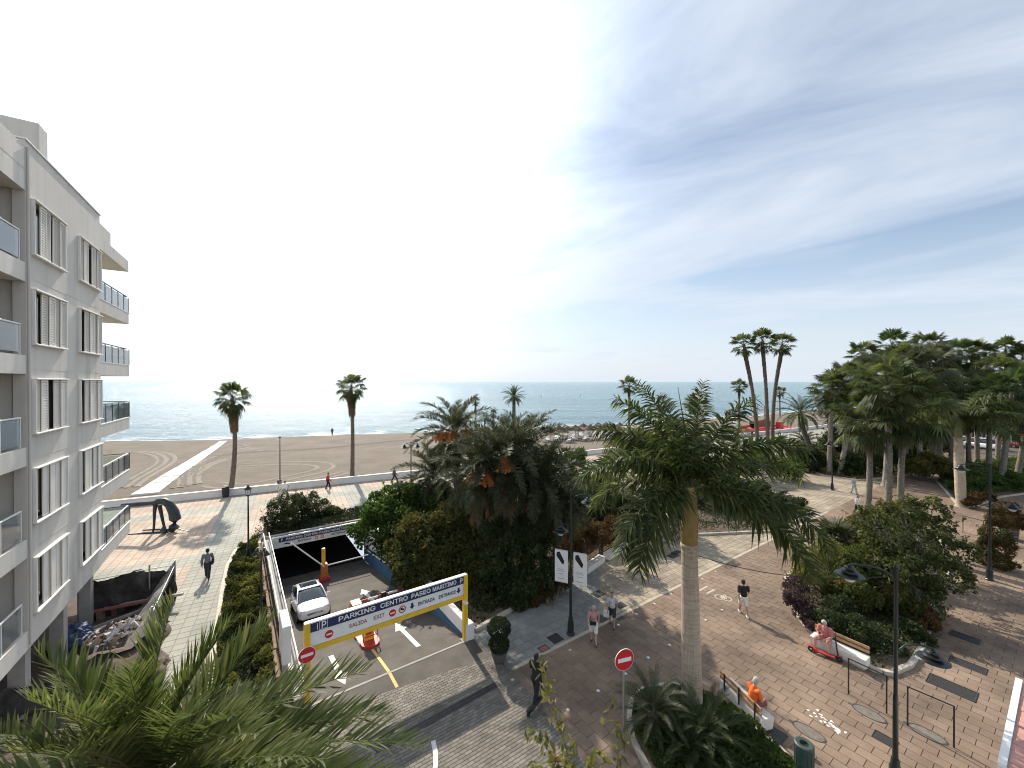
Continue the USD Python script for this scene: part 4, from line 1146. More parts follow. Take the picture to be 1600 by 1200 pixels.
# ---------------------------------------------------------------- ground cover of the beds
cover('ground_cover', BED_LEFT.buffer(-.22), .10, 30000, .13, .22, 'dark_leaf', 28, thresh=.12, lab='dark low leaves under the yellow green cover of the long left bed')
cover('ground_cover', BED_LEFT.buffer(-.22), .16, 46000, .125, .62, 'cover_leaf', 21, patch=1.5, thresh=.40, lab='yellow green ground cover filling the long bed left of the ramp')
cover('ground_cover', BED_NEAR.buffer(-.2), .10, 20000, .11, .38, 'lawn_leaf', 22, lab='bright green ground cover under the pale trunk at the bottom edge')
cover('ground_cover', BED_RIGHT.buffer(-.25), .10, 16000, .13, .45, 'dark_leaf', 23, lab='dark low planting filling the island bed behind the scooter bench')
midfront = BED_MID.buffer(-.25)
cover('ground_cover', midfront, .10, 42000, .17, .5, 'dark_leaf', 24, lab='dark low planting filling the large bed right of the ramp')
cover('ground_cover', BED_BACK.buffer(-.25), .10, 15000, .24, .6, 'olive_leaf', 25, lab='olive low planting under the leaning date palms at the back')
cover('ground_cover', BED_FAR.buffer(-.25), .10, 15000, .24, .7, 'ficus_leaf', 26, lab='clipped green planting round the far pale trunk at right')
cover('ground_cover', Polygon([R2(-.1, 17.7), R2(6.9, 17.7), R2(6.9, 20.4), R2(-.1, 20.0)]), .28, 5000, .15, .45, 'dark_leaf', 27, lab='dark low planting in the planter over the car park mouth')

# ---------------------------------------------------------------- palms
# near palm whose crown fills the lower left corner
NC = A(228, 1235, 6.6)
r = np.random.default_rng(77)
t = thing('date_palm', 'large near palm with long feathery green fronds filling the lower left corner', 'palm', (NC[0], NC[1], 0))
c = np.array([0, 0, NC[2]])
trunk_mesh((0, 0, 0), c, .28, .24, 16, 12, r=r, rough=.09).build('trunk', 'palm_trunk', t, smooth=40)
spec = [  # tip in the picture and how far away the tip is
    (62, 1030, 6.1), (48, 1100, 5.4), (268, 948, 6.9), (205, 1050, 7.9), (110, 1075, 7.6), (352, 985, 7.2), (420, 975, 8.0), (330, 1040, 8.8), (566, 1052, 7.6), (470, 1060, 8.8), (648, 1168, 6.6), (600, 1120, 8.2), (560, 1230, 5.9),
    (20, 1180, 5.2), (120, 1120, 4.9), (400, 1150, 5.2), (500, 1190, 5.4), (300, 1120, 5.0), (-40, 1240, 6.0), (60, 1240, 7.8), (180, 1080, 9.2), (440, 1260, 4.8), (250, 1300, 4.6), (330, 1240, 9.6), (-20, 1150, 7.4), (100, 1190, 4.6), (520, 1130, 7.0), (380, 1090, 8.2), (200, 1060, 5.6), (620, 1235, 7.6), (370, 1120, 5.6), (90, 1060, 6.9), (450, 1210, 5.8)]
for (tx, ty, yy) in spec:
    tip = A(tx, ty, yy) - np.array([NC[0], NC[1], 0]) - c
    hor, ver = math.hypot(tip[0], tip[1]), tip[2]
    az = math.atan2(tip[1], tip[0])
    chord = math.hypot(hor, ver)
    dr = .28 + .3 * r.random()
    el = math.atan2(ver, hor) + dr * .42
    v, f, tt = pinnate(c, az, el, chord * 1.03, dr, 62, .80, .052, r, vang=.34, grav=.08, ruffle=.14, fwd=(.72, 1.12), start=.14, k=14, rach=.026, prof=.5)
    MB().add(v, f, tt).build('frond', 'frond_near', t)

# royal palm in the middle of the picture
b = G(1083, 1112)
t = thing('royal_palm', 'tall royal palm with smooth pale trunk and golden crownshaft in the near bed', 'palm', (b[0], b[1], 0))
cz = EYE - (786 - HOR) * b[1] / FPX
trunk_mesh((0, 0, 0), (-.12, 0, cz - 1.55), .36, .265, 22, 20, rough=.012, top_flare=.0, r=r).build('trunk', 'royal_trunk', t, smooth=40)
zt = cz - 1.55
MB().lathe([(.285, 0), (.30, .05), (.30, .12), (.27, .16)], 20, (-.12, 0, zt - .02)).build('leaf_scar', 'royal_trunk', t, smooth=40)
m = MB().tube([(-.12, 0, zt + .1), (-.12, 0, zt + .5), (-.11, 0, zt + 1.0), (-.10, 0, zt + 1.55), (-.1, 0, zt + 2.1)], [.26, .285, .27, .235, .17], 18)
m.build('crownshaft', 'crownshaft', t, smooth=True)
r = np.random.default_rng(9)
c = np.array([-.1, 0, zt + 1.6])
c = np.array([-.1, 0, zt + 2.0])
royal = [  # azimuth (deg from +x), base elevation (deg), length, droop (rad)
    (180, 40, 4.3, 1.45), (6, 36, 4.6, 1.3), (208, 12, 4.1, 1.55), (-34, 18, 4.5, 1.5), (152, 58, 4.2, 1.2), (32, 58, 4.2, 1.25), (95, 70, 4.2, .7), (55, 76, 4.3, .55), (128, 76, 4.3, .6), (172, 72, 4.2, .85), (8, 72, 4.2, .85),
    (-46, 6, 4.3, 1.4), (222, 2, 4.0, 1.4), (-12, 2, 4.3, 1.3), (100, 30, 4.2, 1.3), (200, 48, 4.2, 1.4), (62, 18, 4.2, 1.3), (142, 14, 4.2, 1.4), (-20, 60, 4.1, 1.4), (115, 55, 4.1, 1.2)]
for az, el, L, dr in royal:
    v, f, tt = pinnate(c, math.radians(az), math.radians(el), L, dr, 92, .86, .085, r, vang=.12, grav=.7, ruffle=.7, side=r.normal(0, .15), fwd=(.35, .9), start=.10, k=14, rach=.04, prof=.42)
    MB().add(v, f, tt).build('frond', 'royal_green', t)
MB().tube(np.array([c + (0, 0, 0), c + (-.05, .1, 1.6), c + (-.35, .2, 3.6)]), [.05, .03, .008], 6).build('spear_leaf', 'royal_green', t)

# second royal palm at the right
b = G(1503, 792)
t = thing('royal_palm', 'pale trunked royal palm rising from the hedge by the parked van', 'palm', (b[0], b[1], 0))
cz = EYE - (662 - HOR) * b[1] / FPX
trunk_mesh((0, 0, 0), (-.3, 0, cz - 1.4), .34, .30, 18, 16, rough=.012, bulge=.05, r=r).build('trunk', 'royal_trunk', t, smooth=40)
MB().lathe([(.30, 0), (.34, .05), (.33, .2), (.29, .24)], 16, (-.3, 0, cz - 1.5)).build('leaf_scar', 'royal_trunk', t, smooth=40)
MB().tube([(-.3, 0, cz - 1.35), (-.3, 0, cz - .8), (-.3, 0, cz), (-.3, 0, cz + .3)], [.27, .27, .18, .12], 14).build('crownshaft', 'royal_shaft', t, smooth=True)
for i in range(20):
    v, f, tt = pinnate(np.array([-.3, 0, cz + .1]), i * GOLD, 1.35 - 1.35 * (i / 20), 4.6, 1.35, 80, .95, .10, r, vang=.1, grav=.7, ruffle=.7, fwd=(.35, .9), k=9, rach=.05)
    MB().add(v, f, tt).build('frond', 'royal_green', t)

# two washingtonias on the beach
def trunk_base(px, py, z=0.0): return G(px, py, z)
for (bx, by, cx, cy, lab, sd, bd) in ((360, 769, 363, 622, 'fan palm with a brown skirt on the sand by the boardwalk', 101, (.35, 0)), (550, 747, 549, 605, 'fan palm with straight thin trunk on the sand right of the lamp post', 102, (.1, 0))):
    b = on_beach(bx, by); c = A(cx, cy, b[1])
    palm_fan('fan_palm', lab, b, c, .85, sd, n=42, skirt=2.3, skirt_r=.62, tr=(.26, .17), pet=1.15, lod=16, hang=.9, lo=-1.2, bend=bd, mat='fan_green')

# three tall ones and their neighbours by the shore
G3 = 'three tall washingtonia palms by the playground'
for (bx, by, cx, cy, lab, sd, bd) in ((1184, 694, 1162, 539, 'leftmost and most leaning of three tall fan palms by the playground', 111, (.4, 0)), (1200, 696, 1191, 533, 'middle one of three tall fan palms by the playground', 112, (.2, 0)), (1207, 694, 1222, 539, 'rightmost of three tall fan palms by the playground', 113, (-.5, 0))):
    b = G(bx, by); c = A(cx, cy, b[1])
    palm_fan('fan_palm', lab, b, c, 1.05, sd, n=44, skirt=6.5, skirt_r=.34, tr=(.34, .26), pet=1.7, lod=14, hang=.5, lo=-.75, group=G3, bend=bd, mat='fan_green', skirt_mat='palm_trunk')
far_fans = [  # base, crown, leaf radius, label
    (983, 692, 983, 602, 1.2, 'slim fan palm with round crown standing before the parasols'), (1155, 682, 1155, 604, 1.05, 'slim fan palm left of the red playground'), (1219, 652, 1218, 613, 1.3, 'small fan palm far behind the red playground'),
    (1090, 720, 1088, 633, 1.2, 'fan palm whose crown shows just behind the royal palm'), (743, 690, 743, 627, .65, 'small fan palm left of the feathery far palm above the bed'),
    (771, 695, 771, 646, .5, 'tiny slim fan palm between two far clumps above the bed'),
    (1349, 720, 1347, 556, 1.5, 'tall fan palm leftmost above the right hand grove'), (1392, 716, 1393, 540, 1.6, 'highest fan palm of the right hand grove'), (1452, 716, 1452, 541, 1.5, 'tall fan palm second highest in the right hand grove'),
    (1497, 700, 1497, 550, 1.5, 'thin far fan palm, first of three left of the corner'), (1520, 700, 1520, 549, 1.5, 'thin far fan palm, second of three left of the corner'), (1537, 698, 1538, 553, 1.4, 'thin far fan palm, third of three left of the corner'),
    (1573, 704, 1571, 547, 1.5, 'tall far fan palm near the right edge'), (1600, 706, 1598, 558, 1.4, 'tall far fan palm cut by the right edge')]
for i, (bx, by, cx, cy, R_, lab) in enumerate(far_fans):
    b = G(bx, by); c = A(cx, cy, b[1])
    palm_fan('fan_palm', lab, b, c, R_ * .75, 130 + i, n=36, skirt=1.6 if i % 2 else 1.2, skirt_r=.4, tr=(.24, .17), pet=R_ * 1.05, lod=13, hang=.45, lo=-.7, mat='fan_green' if i < 6 else ['fan_green', 'frond_green'][i % 2])

# middle distance grove at the right
grove = [(1312, 742, 1328, 598, 1.55, 'leaning fan palm at the left end of the right hand grove', (.4, .0)), (1384, 760, 1386, 598, 1.7, 'dense fan palm in the middle of the right hand grove', (.2, .0)), (1440, 745, 1438, 578, 1.7, 'bushy fan palm right of the middle in the grove', (-.2, 0)),
         (1410, 852, 1416, 640, 1.55, 'big fan palm with long hanging leaves and pale trunk in the island bed', (-.2, 0)), (1350, 845, 1356, 655, 1.3, 'fan palm with thin pale trunk at the left of the island bed', (.3, 0)), (1385, 856, 1386, 602, 1.2, 'tallest fan palm growing out of the island bed', (.2, 0)),
         (1546, 732, 1547, 622, 1.6, 'stout trunked fan palm left of three by the van', (0, 0)), (1566, 752, 1582, 612, 1.6, 'leaning fan palm middle of three by the van', (0, 0)), (1590, 748, 1606, 640, 1.6, 'fan palm right of three by the van at the edge', (.1, 0)), (1470, 738, 1468, 610, 1.7, 'fan palm with wide dark crown behind the hedge', (0, 0)),
         (1340, 738, 1330, 640, 1.7, 'low fan palm under the leaning one at the left of the grove', (.2, 0)), (1365, 740, 1362, 585, 1.6, 'fan palm between the highest and the leaning one in the grove', (.1, 0)), (1415, 742, 1418, 618, 1.8, 'low broad fan palm filling the middle of the grove', (0, 0)), (1452, 738, 1455, 655, 1.8, 'lowest fan palm at the right of the grove behind the hedge', (0, 0)), (1515, 728, 1512, 640, 1.7, 'low fan palm behind the second royal palm', (0, 0)), (1425, 735, 1408, 565, 1.5, 'slim fan palm just right of the highest one', (0, 0)),
         (1488, 728, 1484, 590, 1.6, 'fan palm rising left of the three thin far palms', (0, 0)), (1528, 722, 1525, 600, 1.6, 'fan palm under the three thin far palms', (0, 0)), (1560, 722, 1562, 585, 1.7, 'fan palm just left of the tall far palm at the edge', (0, 0)), (1604, 722, 1602, 596, 1.7, 'fan palm cut by the right edge above the hedge', (0, 0)), (1462, 728, 1463, 566, 1.5, 'fan palm beside the second highest in the grove', (0, 0)),
         (1296, 742, 1300, 610, 1.4, 'fan palm between the date palms at the left of the grove', (0, 0)), (1375, 738, 1376, 660, 1.9, 'low broad fan palm behind the island palms', (0, 0))]
for i, (bx, by, cx, cy, R_, lab, bd) in enumerate(grove):
    b = G(bx, by); c = A(cx, cy, b[1])
    near = 3 <= i <= 5
    palm_fan('fan_palm', lab, b, c, R_ * (.70 if near else .80), 160 + i, n=58 if near else 54, skirt=1.3 if not near else 1.0, skirt_r=.5, tr=(.30, .20) if not near else (.22, .16), pet=R_ * 1.25, lod=18, hang=.75, lo=-1.0, bend=bd, mat=['fan_green', 'frond_green', 'frond_grey'][i % 3] if not near else 'fan_green', trunk='pale_trunk' if i > 2 else 'grey_bark')

# date palms
dates = [(1287, 730, 1250, 645, 3.6, 'leaning date palm with arching crown at the left of the back bed', (-.6, 0), 'frond_green', 46, .5), (1302, 735, 1292, 628, 2.8, 'upright date palm behind the leaning one in the back bed', (.2, 0), 'frond_green', 40, .5), (1322, 740, 1322, 660, 2.6, 'low date palm with yellowing stalks in the back bed', (.2, 0), 'frond_grey', 40, .45), (1268, 725, 1258, 692, 2.2, 'short date palm tuft low in the back bed', (0, 0), 'frond_green', 40, .45)]
for i, (bx, by, cx, cy, L_, lab, bd, mt, nl, ll) in enumerate(dates):
    b = G(bx, by); c = A(cx, cy, b[1])
    palm_feather('date_palm', lab, b, c, L_, 190 + i, n=34, tr=(.34, .30), nl=nl, ll=ll, lw=.05, mat=mt, droop=1.2, lo=-.6, bend=bd)
mids = [(718, 852, 711, 676, 3.3, 'tall date palm with orange fruit bunches above the big bed', 5, 16), (795, 905, 788, 716, 3.7, 'date palm with wide drooping grey green crown in the big bed', 1, 18), (850, 908, 848, 752, 3.2, 'lower date palm at the right of the big bed clump', 0, 10), (748, 900, 752, 738, 3.2, 'low date palm in the heart of the big bed clump', 2, 16),
        (820, 885, 820, 705, 3.3, 'upright date palm at the back of the big bed clump', 0, 10), (676, 840, 678, 742, 2.8, 'brownish low date palm at the left of the big bed clump', 0, 18), (872, 900, 868, 785, 2.5, 'small date palm low at the right edge of the big bed clump', 0, 8)]
for i, (bx, by, cx, cy, L_, lab, fr_, dd_) in enumerate(mids):
    b = G(bx, by); c = A(cx, cy, b[1])
    palm_feather('date_palm', lab, b, c, L_, 200 + i, n=46, tr=(.24, .22), nl=52, ll=.58, lw=.06, mat='frond_grey', droop=1.15, lo=-.95, fruit=fr_, dead=dd_ // 2, ruffle=.3, vang=.35, grav=.15)
b = G(803, 692); c = A(803, 620, b[1])
palm_feather('date_palm', 'round feathery palm far above the big bed against the sea', b, c, 2.5, 215, n=40, tr=(.4, .34), nl=34, ll=.42, lw=.06, mat='frond_green', droop=.9, lo=-.6, hi=1.5, ruffle=.15)
for i, (px, py, cy, L_, lab) in enumerate(((729, 690, 656, 1.2, 'small dark palm tuft at the left under the far palms'), (757, 694, 652, 1.3, 'small dark palm tuft right of the small fan palm'), (787, 694, 660, 1.2, 'small dark palm tuft under the round feathery palm'), (795, 693, 655, 1.0, 'smallest dark palm tuft under the round feathery palm'), (829, 690, 660, 1.6, 'dark palm tuft right of the round feathery palm'), (815, 692, 664, 1.2, 'dark palm tuft between the round palm and the parasols'))):
    b = G(px, py); c = A(px, cy, b[1])
    palm_feather('small_palm', lab, b, c, L_ * 1.2, 220 + i, n=16, tr=(.12, .1), nl=18, ll=.3, lw=.06, mat='dark_leaf', droop=1.3, lo=-.5, parts=False)
b = G(1160, 712); c = A(1160, 694, b[1])
for i, (px, py, cy, L_, lab) in enumerate(((1150, 716, 694, 2.2, 'bushy low palm below the slim palm left of the playground'), (1180, 722, 700, 2.4, 'bushy low palm in front of the three tall palms'), (1120, 725, 702, 2.4, 'bushy low palm just right of the royal crown'), (1222, 716, 696, 2.0, 'bushy low palm right of the three tall palms'))):
    b = G(px, py); c = A(px, cy, b[1])
    palm_feather('small_palm', lab, b, c, L_, 230 + i, n=26, tr=(.2, .2), nl=30, ll=.45, lw=.06, mat='frond_green', droop=1.2, lo=-.2)

# cycads in the near bed
for i, (px, py, cy, L_, lab) in enumerate(((1022, 1160, 1112, 1.25, 'round cycad at the left of the near bed'), (1102, 1185, 1148, 1.3, 'round cycad at the foot of the royal palm'), (1075, 1200, 1178, 1.1, 'low cycad at the very bottom of the near bed'))):
    b = G(px, py); c = A(px, cy, b[1])
    palm_feather('cycad', lab, b, c, L_, 240 + i, n=42, tr=(.16, .15), nl=44, ll=.20, lw=.018, mat='dark_leaf' if i else 'frond_grey', droop=1.0, lo=-.25, hi=1.35, cat='cycad', ruffle=.08, vang=.25, grav=.1)
# yucca clump in the island bed
for i, (px, py, cy, lab) in enumerate(((1305, 905, 838, 'spiky grey green yucca at the left of the island bed'), (1352, 880, 842, 'spiky yucca with split leaves in the island bed'))):
    b = G(px, py); c = A(px, cy, b[1])
    palm_fan('yucca', lab, b, c, .85, 250 + i, n=26, tr=(.1, .08), pet=.45, lod=14, hang=.25, lo=-.4, mat='frond_grey', trunk='grey_bark', cat='yucca')

# ---------------------------------------------------------------- broadleaf trees and shrubs
def B(px, py, Y): return A(px, py, Y)
def rel(base, pts): return [(p[0] - base[0], p[1] - base[1], p[2], *q) for p, q in pts]
def blobs(px, py, Y, spots):
    base = np.array([(px - 800) / FPX * Y, Y, 0])
    out = []
    for (x, y, dy, rad) in spots:
        p = A(x, y, Y + dy); out.append((p[0] - base[0], p[1] - base[1], p[2], *(rad if np.ndim(rad) else (rad, rad, rad * .85))))
    return base, out
def tree(name, label, px, Y, spots, n, size, mat, seed, **kw):
    base, lb = blobs(px, 900, Y, spots)
    rr = np.random.default_rng(seed + 999)
    sat = []
    for l in lb:
        q = np.array(l[3:6])
        for k in range(4):
            u = unit(rr.normal(0, 1, 3) + np.array([0, -.3, .35])); f_ = .30 + .22 * rr.random()
            c_ = np.array(l[:3]) + u * q * (.80 + .25 * rr.random())
            if c_[2] > .2: sat.append((*c_, *(q * f_)))
    lb = lb + sat
    return bush(name, label, base, lb, n, size, mat, seed, **kw)
tree('ficus_tree', 'bright green leafy tree overhanging the right wall of the ramp', 622, 27.5, [(592, 800, .4, 1.25), (630, 790, .8, 1.5), (580, 835, -.6, 1.2), (625, 830, -.8, 1.5), (662, 800, .6, 1.4), (612, 862, -1.2, 1.25), (655, 850, -1, 1.5), (605, 778, 1.2, .9), (645, 772, 1.4, .9)], 15000, .25, 'ficus_leaf', 301, cat='tree', stems=3, trunk_r=.13, nscale=1.1, thresh=.44)
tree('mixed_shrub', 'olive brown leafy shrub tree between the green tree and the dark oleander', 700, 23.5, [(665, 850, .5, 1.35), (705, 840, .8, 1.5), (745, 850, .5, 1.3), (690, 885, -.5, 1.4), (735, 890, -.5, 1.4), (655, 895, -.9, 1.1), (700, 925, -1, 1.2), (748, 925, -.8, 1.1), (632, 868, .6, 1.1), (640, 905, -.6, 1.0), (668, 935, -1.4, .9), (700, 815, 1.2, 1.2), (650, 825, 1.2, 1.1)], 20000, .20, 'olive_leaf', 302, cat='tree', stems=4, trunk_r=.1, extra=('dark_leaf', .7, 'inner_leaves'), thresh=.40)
tree('oleander', 'large dark weeping shrub tree left of the lamp with banners', 815, 22.0, [(790, 850, .6, 1.3), (830, 835, .8, 1.25), (800, 885, -.3, 1.3), (845, 872, .0, 1.2), (770, 890, .2, 1.2), (820, 915, -.8, 1.15), (778, 925, -.5, 1.1), (855, 905, .2, .9)], 15000, .24, 'dark_leaf', 303, cat='tree', stems=4, trunk_r=.09, aspect=3.2, thresh=.40)
tree('low_shrub', 'dark low shrub at the corner of the big bed by the yellow post', 790, 20.0, [(760, 955, .4, .8), (800, 950, .6, .8), (830, 935, 1.2, .7), (770, 970, -.2, .5)], 6000, .14, 'dark_leaf', 304, aspect=2.6)
tree('low_shrub', 'russet low planting along the kerb of the big bed behind the lamp', 860, 20.5, [(850, 925, .6, .55), (880, 905, 1.4, .55), (830, 940, .2, .5)], 3500, .13, 'russet_leaf', 305)
tree('hedge_shrub', 'bright green shrub at the back of the big bed by the promenade', 880, 38, [(870, 728, 0, 1.3), (895, 722, .5, 1.3), (850, 738, -.5, 1.2), (905, 738, 0, 1.2)], 8000, .2, 'ficus_leaf', 306)
tree('dark_shrub', 'dark broad shrub behind the upper lamp head in the big bed', 905, 30, [(890, 780, .5, 1.5), (930, 790, 0, 1.5), (900, 815, -1, 1.4), (945, 765, 1, 1.4), (870, 800, -.5, 1.2)], 13000, .2, 'dark_leaf', 307, cat='shrub', thresh=.42)
tree('red_shrub', 'reddish brown shrub behind the white benches', 915, 25, [(905, 840, 0, 1.0), (935, 835, .4, 1.0), (890, 850, -.3, .8), (960, 828, .6, .8)], 8000, .14, 'russet_leaf', 308)
tree('yellow_shrub', 'yellow green round tree behind the left fronds of the royal palm', 985, 46, [(970, 705, 0, 2.0), (1000, 700, .5, 2.2), (985, 722, -.5, 2.0), (1020, 715, 0, 1.6)], 11000, .24, 'cover_leaf', 309, cat='tree', stems=3)
tree('bed_shrub', 'dark shrub under the royal crown beside the bicycles', 1010, 30, [(985, 800, 0, 1.5), (1020, 790, .5, 1.6), (1000, 825, -1, 1.2), (1045, 800, .5, 1.3)], 10000, .2, 'dark_leaf', 310)
tree('bed_shrub', 'dark green shrub right of the royal trunk in the far bed', 1130, 36, [(1100, 770, .5, 1.6), (1140, 765, 1, 1.7), (1180, 775, .5, 1.5), (1215, 790, 0, 1.1), (1150, 790, -.8, 1.5), (1245, 790, .6, .8)], 13000, .22, 'dark_leaf', 311)
tree('bed_shrub', 'green shrub at the far back of the bed right of the royal palm', 1180, 46, [(1160, 730, .5, 1.8), (1200, 725, 1, 1.8), (1230, 735, .5, 1.6), (1120, 735, .5, 1.6)], 12000, .24, 'ficus_leaf', 312)
tree('understory_shrub', 'dark understory shrub between the date palm trunks of the big bed', 770, 31, [(700, 800, 0, 1.3), (740, 800, .5, 1.4), (780, 795, .5, 1.4), (820, 800, .3, 1.3), (855, 800, 0, 1.2), (680, 815, -.5, 1.0), (720, 825, -1, 1.2), (765, 825, -1, 1.2), (810, 825, -1, 1.2)], 13000, .24, 'dark_leaf', 313)
tree('understory_shrub', 'olive understory shrub at the back of the date palms by the promenade', 720, 38, [(690, 770, 0, 1.3), (730, 768, .5, 1.4), (770, 770, .5, 1.3), (660, 785, -.5, 1.1)], 8000, .22, 'olive_leaf', 314)
# planter over the portal
for i, (px, Y, sp, lab, n_) in enumerate(((441, 31.0, [(436, 800, 0, (.9, .8, .9)), (455, 792, .3, (.8, .8, 1.0)), (424, 812, -.3, .7), (445, 815, -.4, .8)], 'round dark oleander at the left end of the portal planter', 8000), (475, 32.3, [(470, 795, 0, (.9, .8, 1.0)), (486, 790, .3, (.9, .8, 1.0)), (478, 812, -.3, .85), (466, 780, .2, .5)], 'dark oleander in the middle of the portal planter', 8500), (505, 33.2, [(503, 797, 0, .85), (518, 802, .2, .75), (510, 815, 0, .7)], 'small dark oleander right of the middle in the portal planter', 6000), (535, 34.5, [(532, 807, 0, .6), (546, 812, 0, .5)], 'low dark shrub at the right of the portal planter', 3000))):
    tree('oleander', lab, px, Y, sp, n_, .15, 'dark_leaf', 320 + i, aspect=3.4, cat='shrub')
# island bed at the right
tree('olive_shrub', 'yellowish feathery shrub at the left of the island bed', 1285, 21.5, [(1270, 880, 0, .85), (1300, 868, .4, .95), (1258, 898, -.3, .7), (1320, 885, .2, .8), (1285, 905, -.5, .8)], 9000, .13, 'cover_leaf', 330, aspect=3.5)
tree('spreading_tree', 'open branched tree with dark glossy leaves over the island bed', 1430, 20.2, [(1390, 835, .4, 1.0), (1445, 835, .6, 1.1), (1488, 868, 0, .95), (1420, 880, -.3, 1.2), (1470, 900, -.4, 1.2), (1385, 895, -.5, 1.0), (1440, 935, -.8, 1.1), (1412, 795, 1, .8), (1360, 810, .8, .8), (1495, 905, .2, .7), (1455, 800, .5, .7)], 9000, .19, 'island_leaf', 331, cat='tree', stems=9, trunk_r=.10, thresh=.50, nscale=1.7, bark='grey_bark')
tree('broad_shrub', 'olive green shrub mass in the heart of the island bed', 1350, 20.5, [(1340, 890, 0, 1.0), (1375, 880, .4, 1.1), (1330, 920, -.5, .9), (1370, 920, -.4, 1.0), (1400, 945, -.8, .9), (1310, 925, 0, .7)], 10000, .17, 'olive_leaf', 332, extra=('ficus_leaf', .8, 'green_leaves'))
tree('purple_shrub', 'purple leaved low shrub along the left kerb of the island bed', 1258, 19.0, [(1246, 935, .2, .5), (1256, 958, -.2, .45), (1272, 975, -.7, .42), (1243, 915, .9, .5)], 5000, .10, 'purple_leaf', 333)
tree('dark_hedge', 'dark glossy shrub row directly behind the scooter bench', 1340, 17.6, [(1295, 970, .5, .6), (1330, 985, 0, .65), (1365, 1000, -.3, .6), (1395, 1015, -.6, .55), (1420, 990, .3, .7), (1310, 950, 1.2, .6)], 11000, .12, 'dark_leaf', 334)
tree('flower_shrub', 'shrub with russet tips at the right end of the island bed', 1425, 18.5, [(1420, 985, 0, .65), (1445, 970, .2, .6), (1405, 1000, -.4, .5)], 5000, .12, 'russet_leaf', 335)
tree('conical_bush', 'reddish conical bush standing beside the tall lamp at right', 1556, 24.8, [(1556, 858, 0, (.85, .85, .7)), (1556, 835, 0, (.72, .72, .6)), (1558, 812, 0, (.5, .5, .5)), (1560, 797, 0, (.3, .3, .35)), (1555, 878, 0, (.8, .8, .5))], 8500, .12, 'russet_leaf', 336, extra=('ficus_leaf', .4, 'green_leaves'), stems=2)
tree('conical_bush', 'second smaller reddish bush behind the tall lamp, in a banded tub', 1578, 28.0, [(1576, 812, 0, .7), (1580, 795, 0, .5), (1590, 820, .2, .5)], 5000, .13, 'russet_leaf', 337, stems=2)
# far right background trees
tree('dense_tree', 'dense dark tree at the back left of the van', 1460, 78, [(1440, 668, 0, 4.2), (1475, 660, 2, 4.5), (1410, 675, 0, 3.8), (1500, 672, 0, 3.2), (1455, 685, -2, 3.5)], 12000, .5, 'dark_leaf', 340, cat='tree', stems=3, trunk_r=.25)
tree('dense_tree', 'dense dark tree behind the right hand palms at the edge', 1600, 84, [(1590, 650, 0, 4.5), (1620, 640, 0, 4.5), (1560, 645, 2, 3.5)], 9000, .5, 'dark_leaf', 341, cat='tree', stems=3, trunk_r=.25)
tree('dense_tree', 'dark tree mass behind the date palms of the back bed', 1340, 66, [(1320, 690, 0, 3.0), (1360, 685, 0, 3.2), (1300, 700, 0, 2.4), (1390, 690, 0, 3.0)], 9000, .42, 'dark_leaf', 342, cat='tree', stems=3, trunk_r=.2)
tree('dense_tree', 'dark understory tree between the date palms and the royal palm at right', 1410, 58, [(1380, 690, 0, 2.6), (1420, 684, 1, 2.8), (1450, 692, 0, 2.4), (1400, 712, -1, 2.0), (1345, 700, 1, 2.2)], 9000, .38, 'dark_leaf', 345, cat='tree', stems=3, trunk_r=.2)
tree('dense_tree', 'dark leafy tree behind the pale palm trunks at the far right edge', 1610, 62, [(1585, 668, 0, 2.6), (1615, 660, 0, 3.0), (1565, 655, 2, 2.4), (1640, 680, 0, 2.8)], 8000, .38, 'dark_leaf', 346, cat='tree', stems=3, trunk_r=.2)
tree('understory_shrub', 'dark undergrowth at the left foot of the date palms in the back bed', 1280, 52, [(1250, 712, 0, 1.5), (1275, 718, 0, 1.5), (1262, 728, -1, 1.3)], 6000, .28, 'dark_leaf', 347)
tree('understory_shrub', 'dark undergrowth along the middle of the back bed', 1350, 50, [(1320, 725, 0, 1.6), (1350, 722, 0, 1.7), (1385, 718, 0, 1.6), (1415, 715, 0, 1.5), (1335, 738, -1, 1.1)], 9000, .28, 'dark_leaf', 348)
tree('understory_shrub', 'olive undergrowth behind the hedge left of the second royal palm', 1450, 46, [(1435, 730, 0, 1.4), (1462, 728, 0, 1.5), (1488, 735, -.5, 1.2)], 7000, .26, 'olive_leaf', 349)
tree('clipped_hedge', 'clipped green hedge along the far walk below the van', 1540, 42, [(1510, 762, 0, (1.6, 1.2, .8)), (1545, 758, .5, (1.8, 1.2, .8)), (1580, 752, 1, (1.8, 1.2, .9))], 9000, .2, 'ficus_leaf', 343)
tree('flower_bed_shrub', 'russet flowering patch at the front tip of the far bed', 1530, 36.5, [(1515, 783, 0, (.8, .7, .35)), (1540, 778, .6, (.9, .7, .35))], 4000, .15, 'russet_leaf', 344)

tree('understory_shrub', 'olive shrub round the feet of the pale palm trunks in the island bed', 1385, 24.5, [(1360, 820, 0, 1.0), (1390, 812, .4, 1.1), (1420, 805, .6, 1.0), (1340, 835, -.3, .8)], 6500, .19, 'olive_leaf', 351)
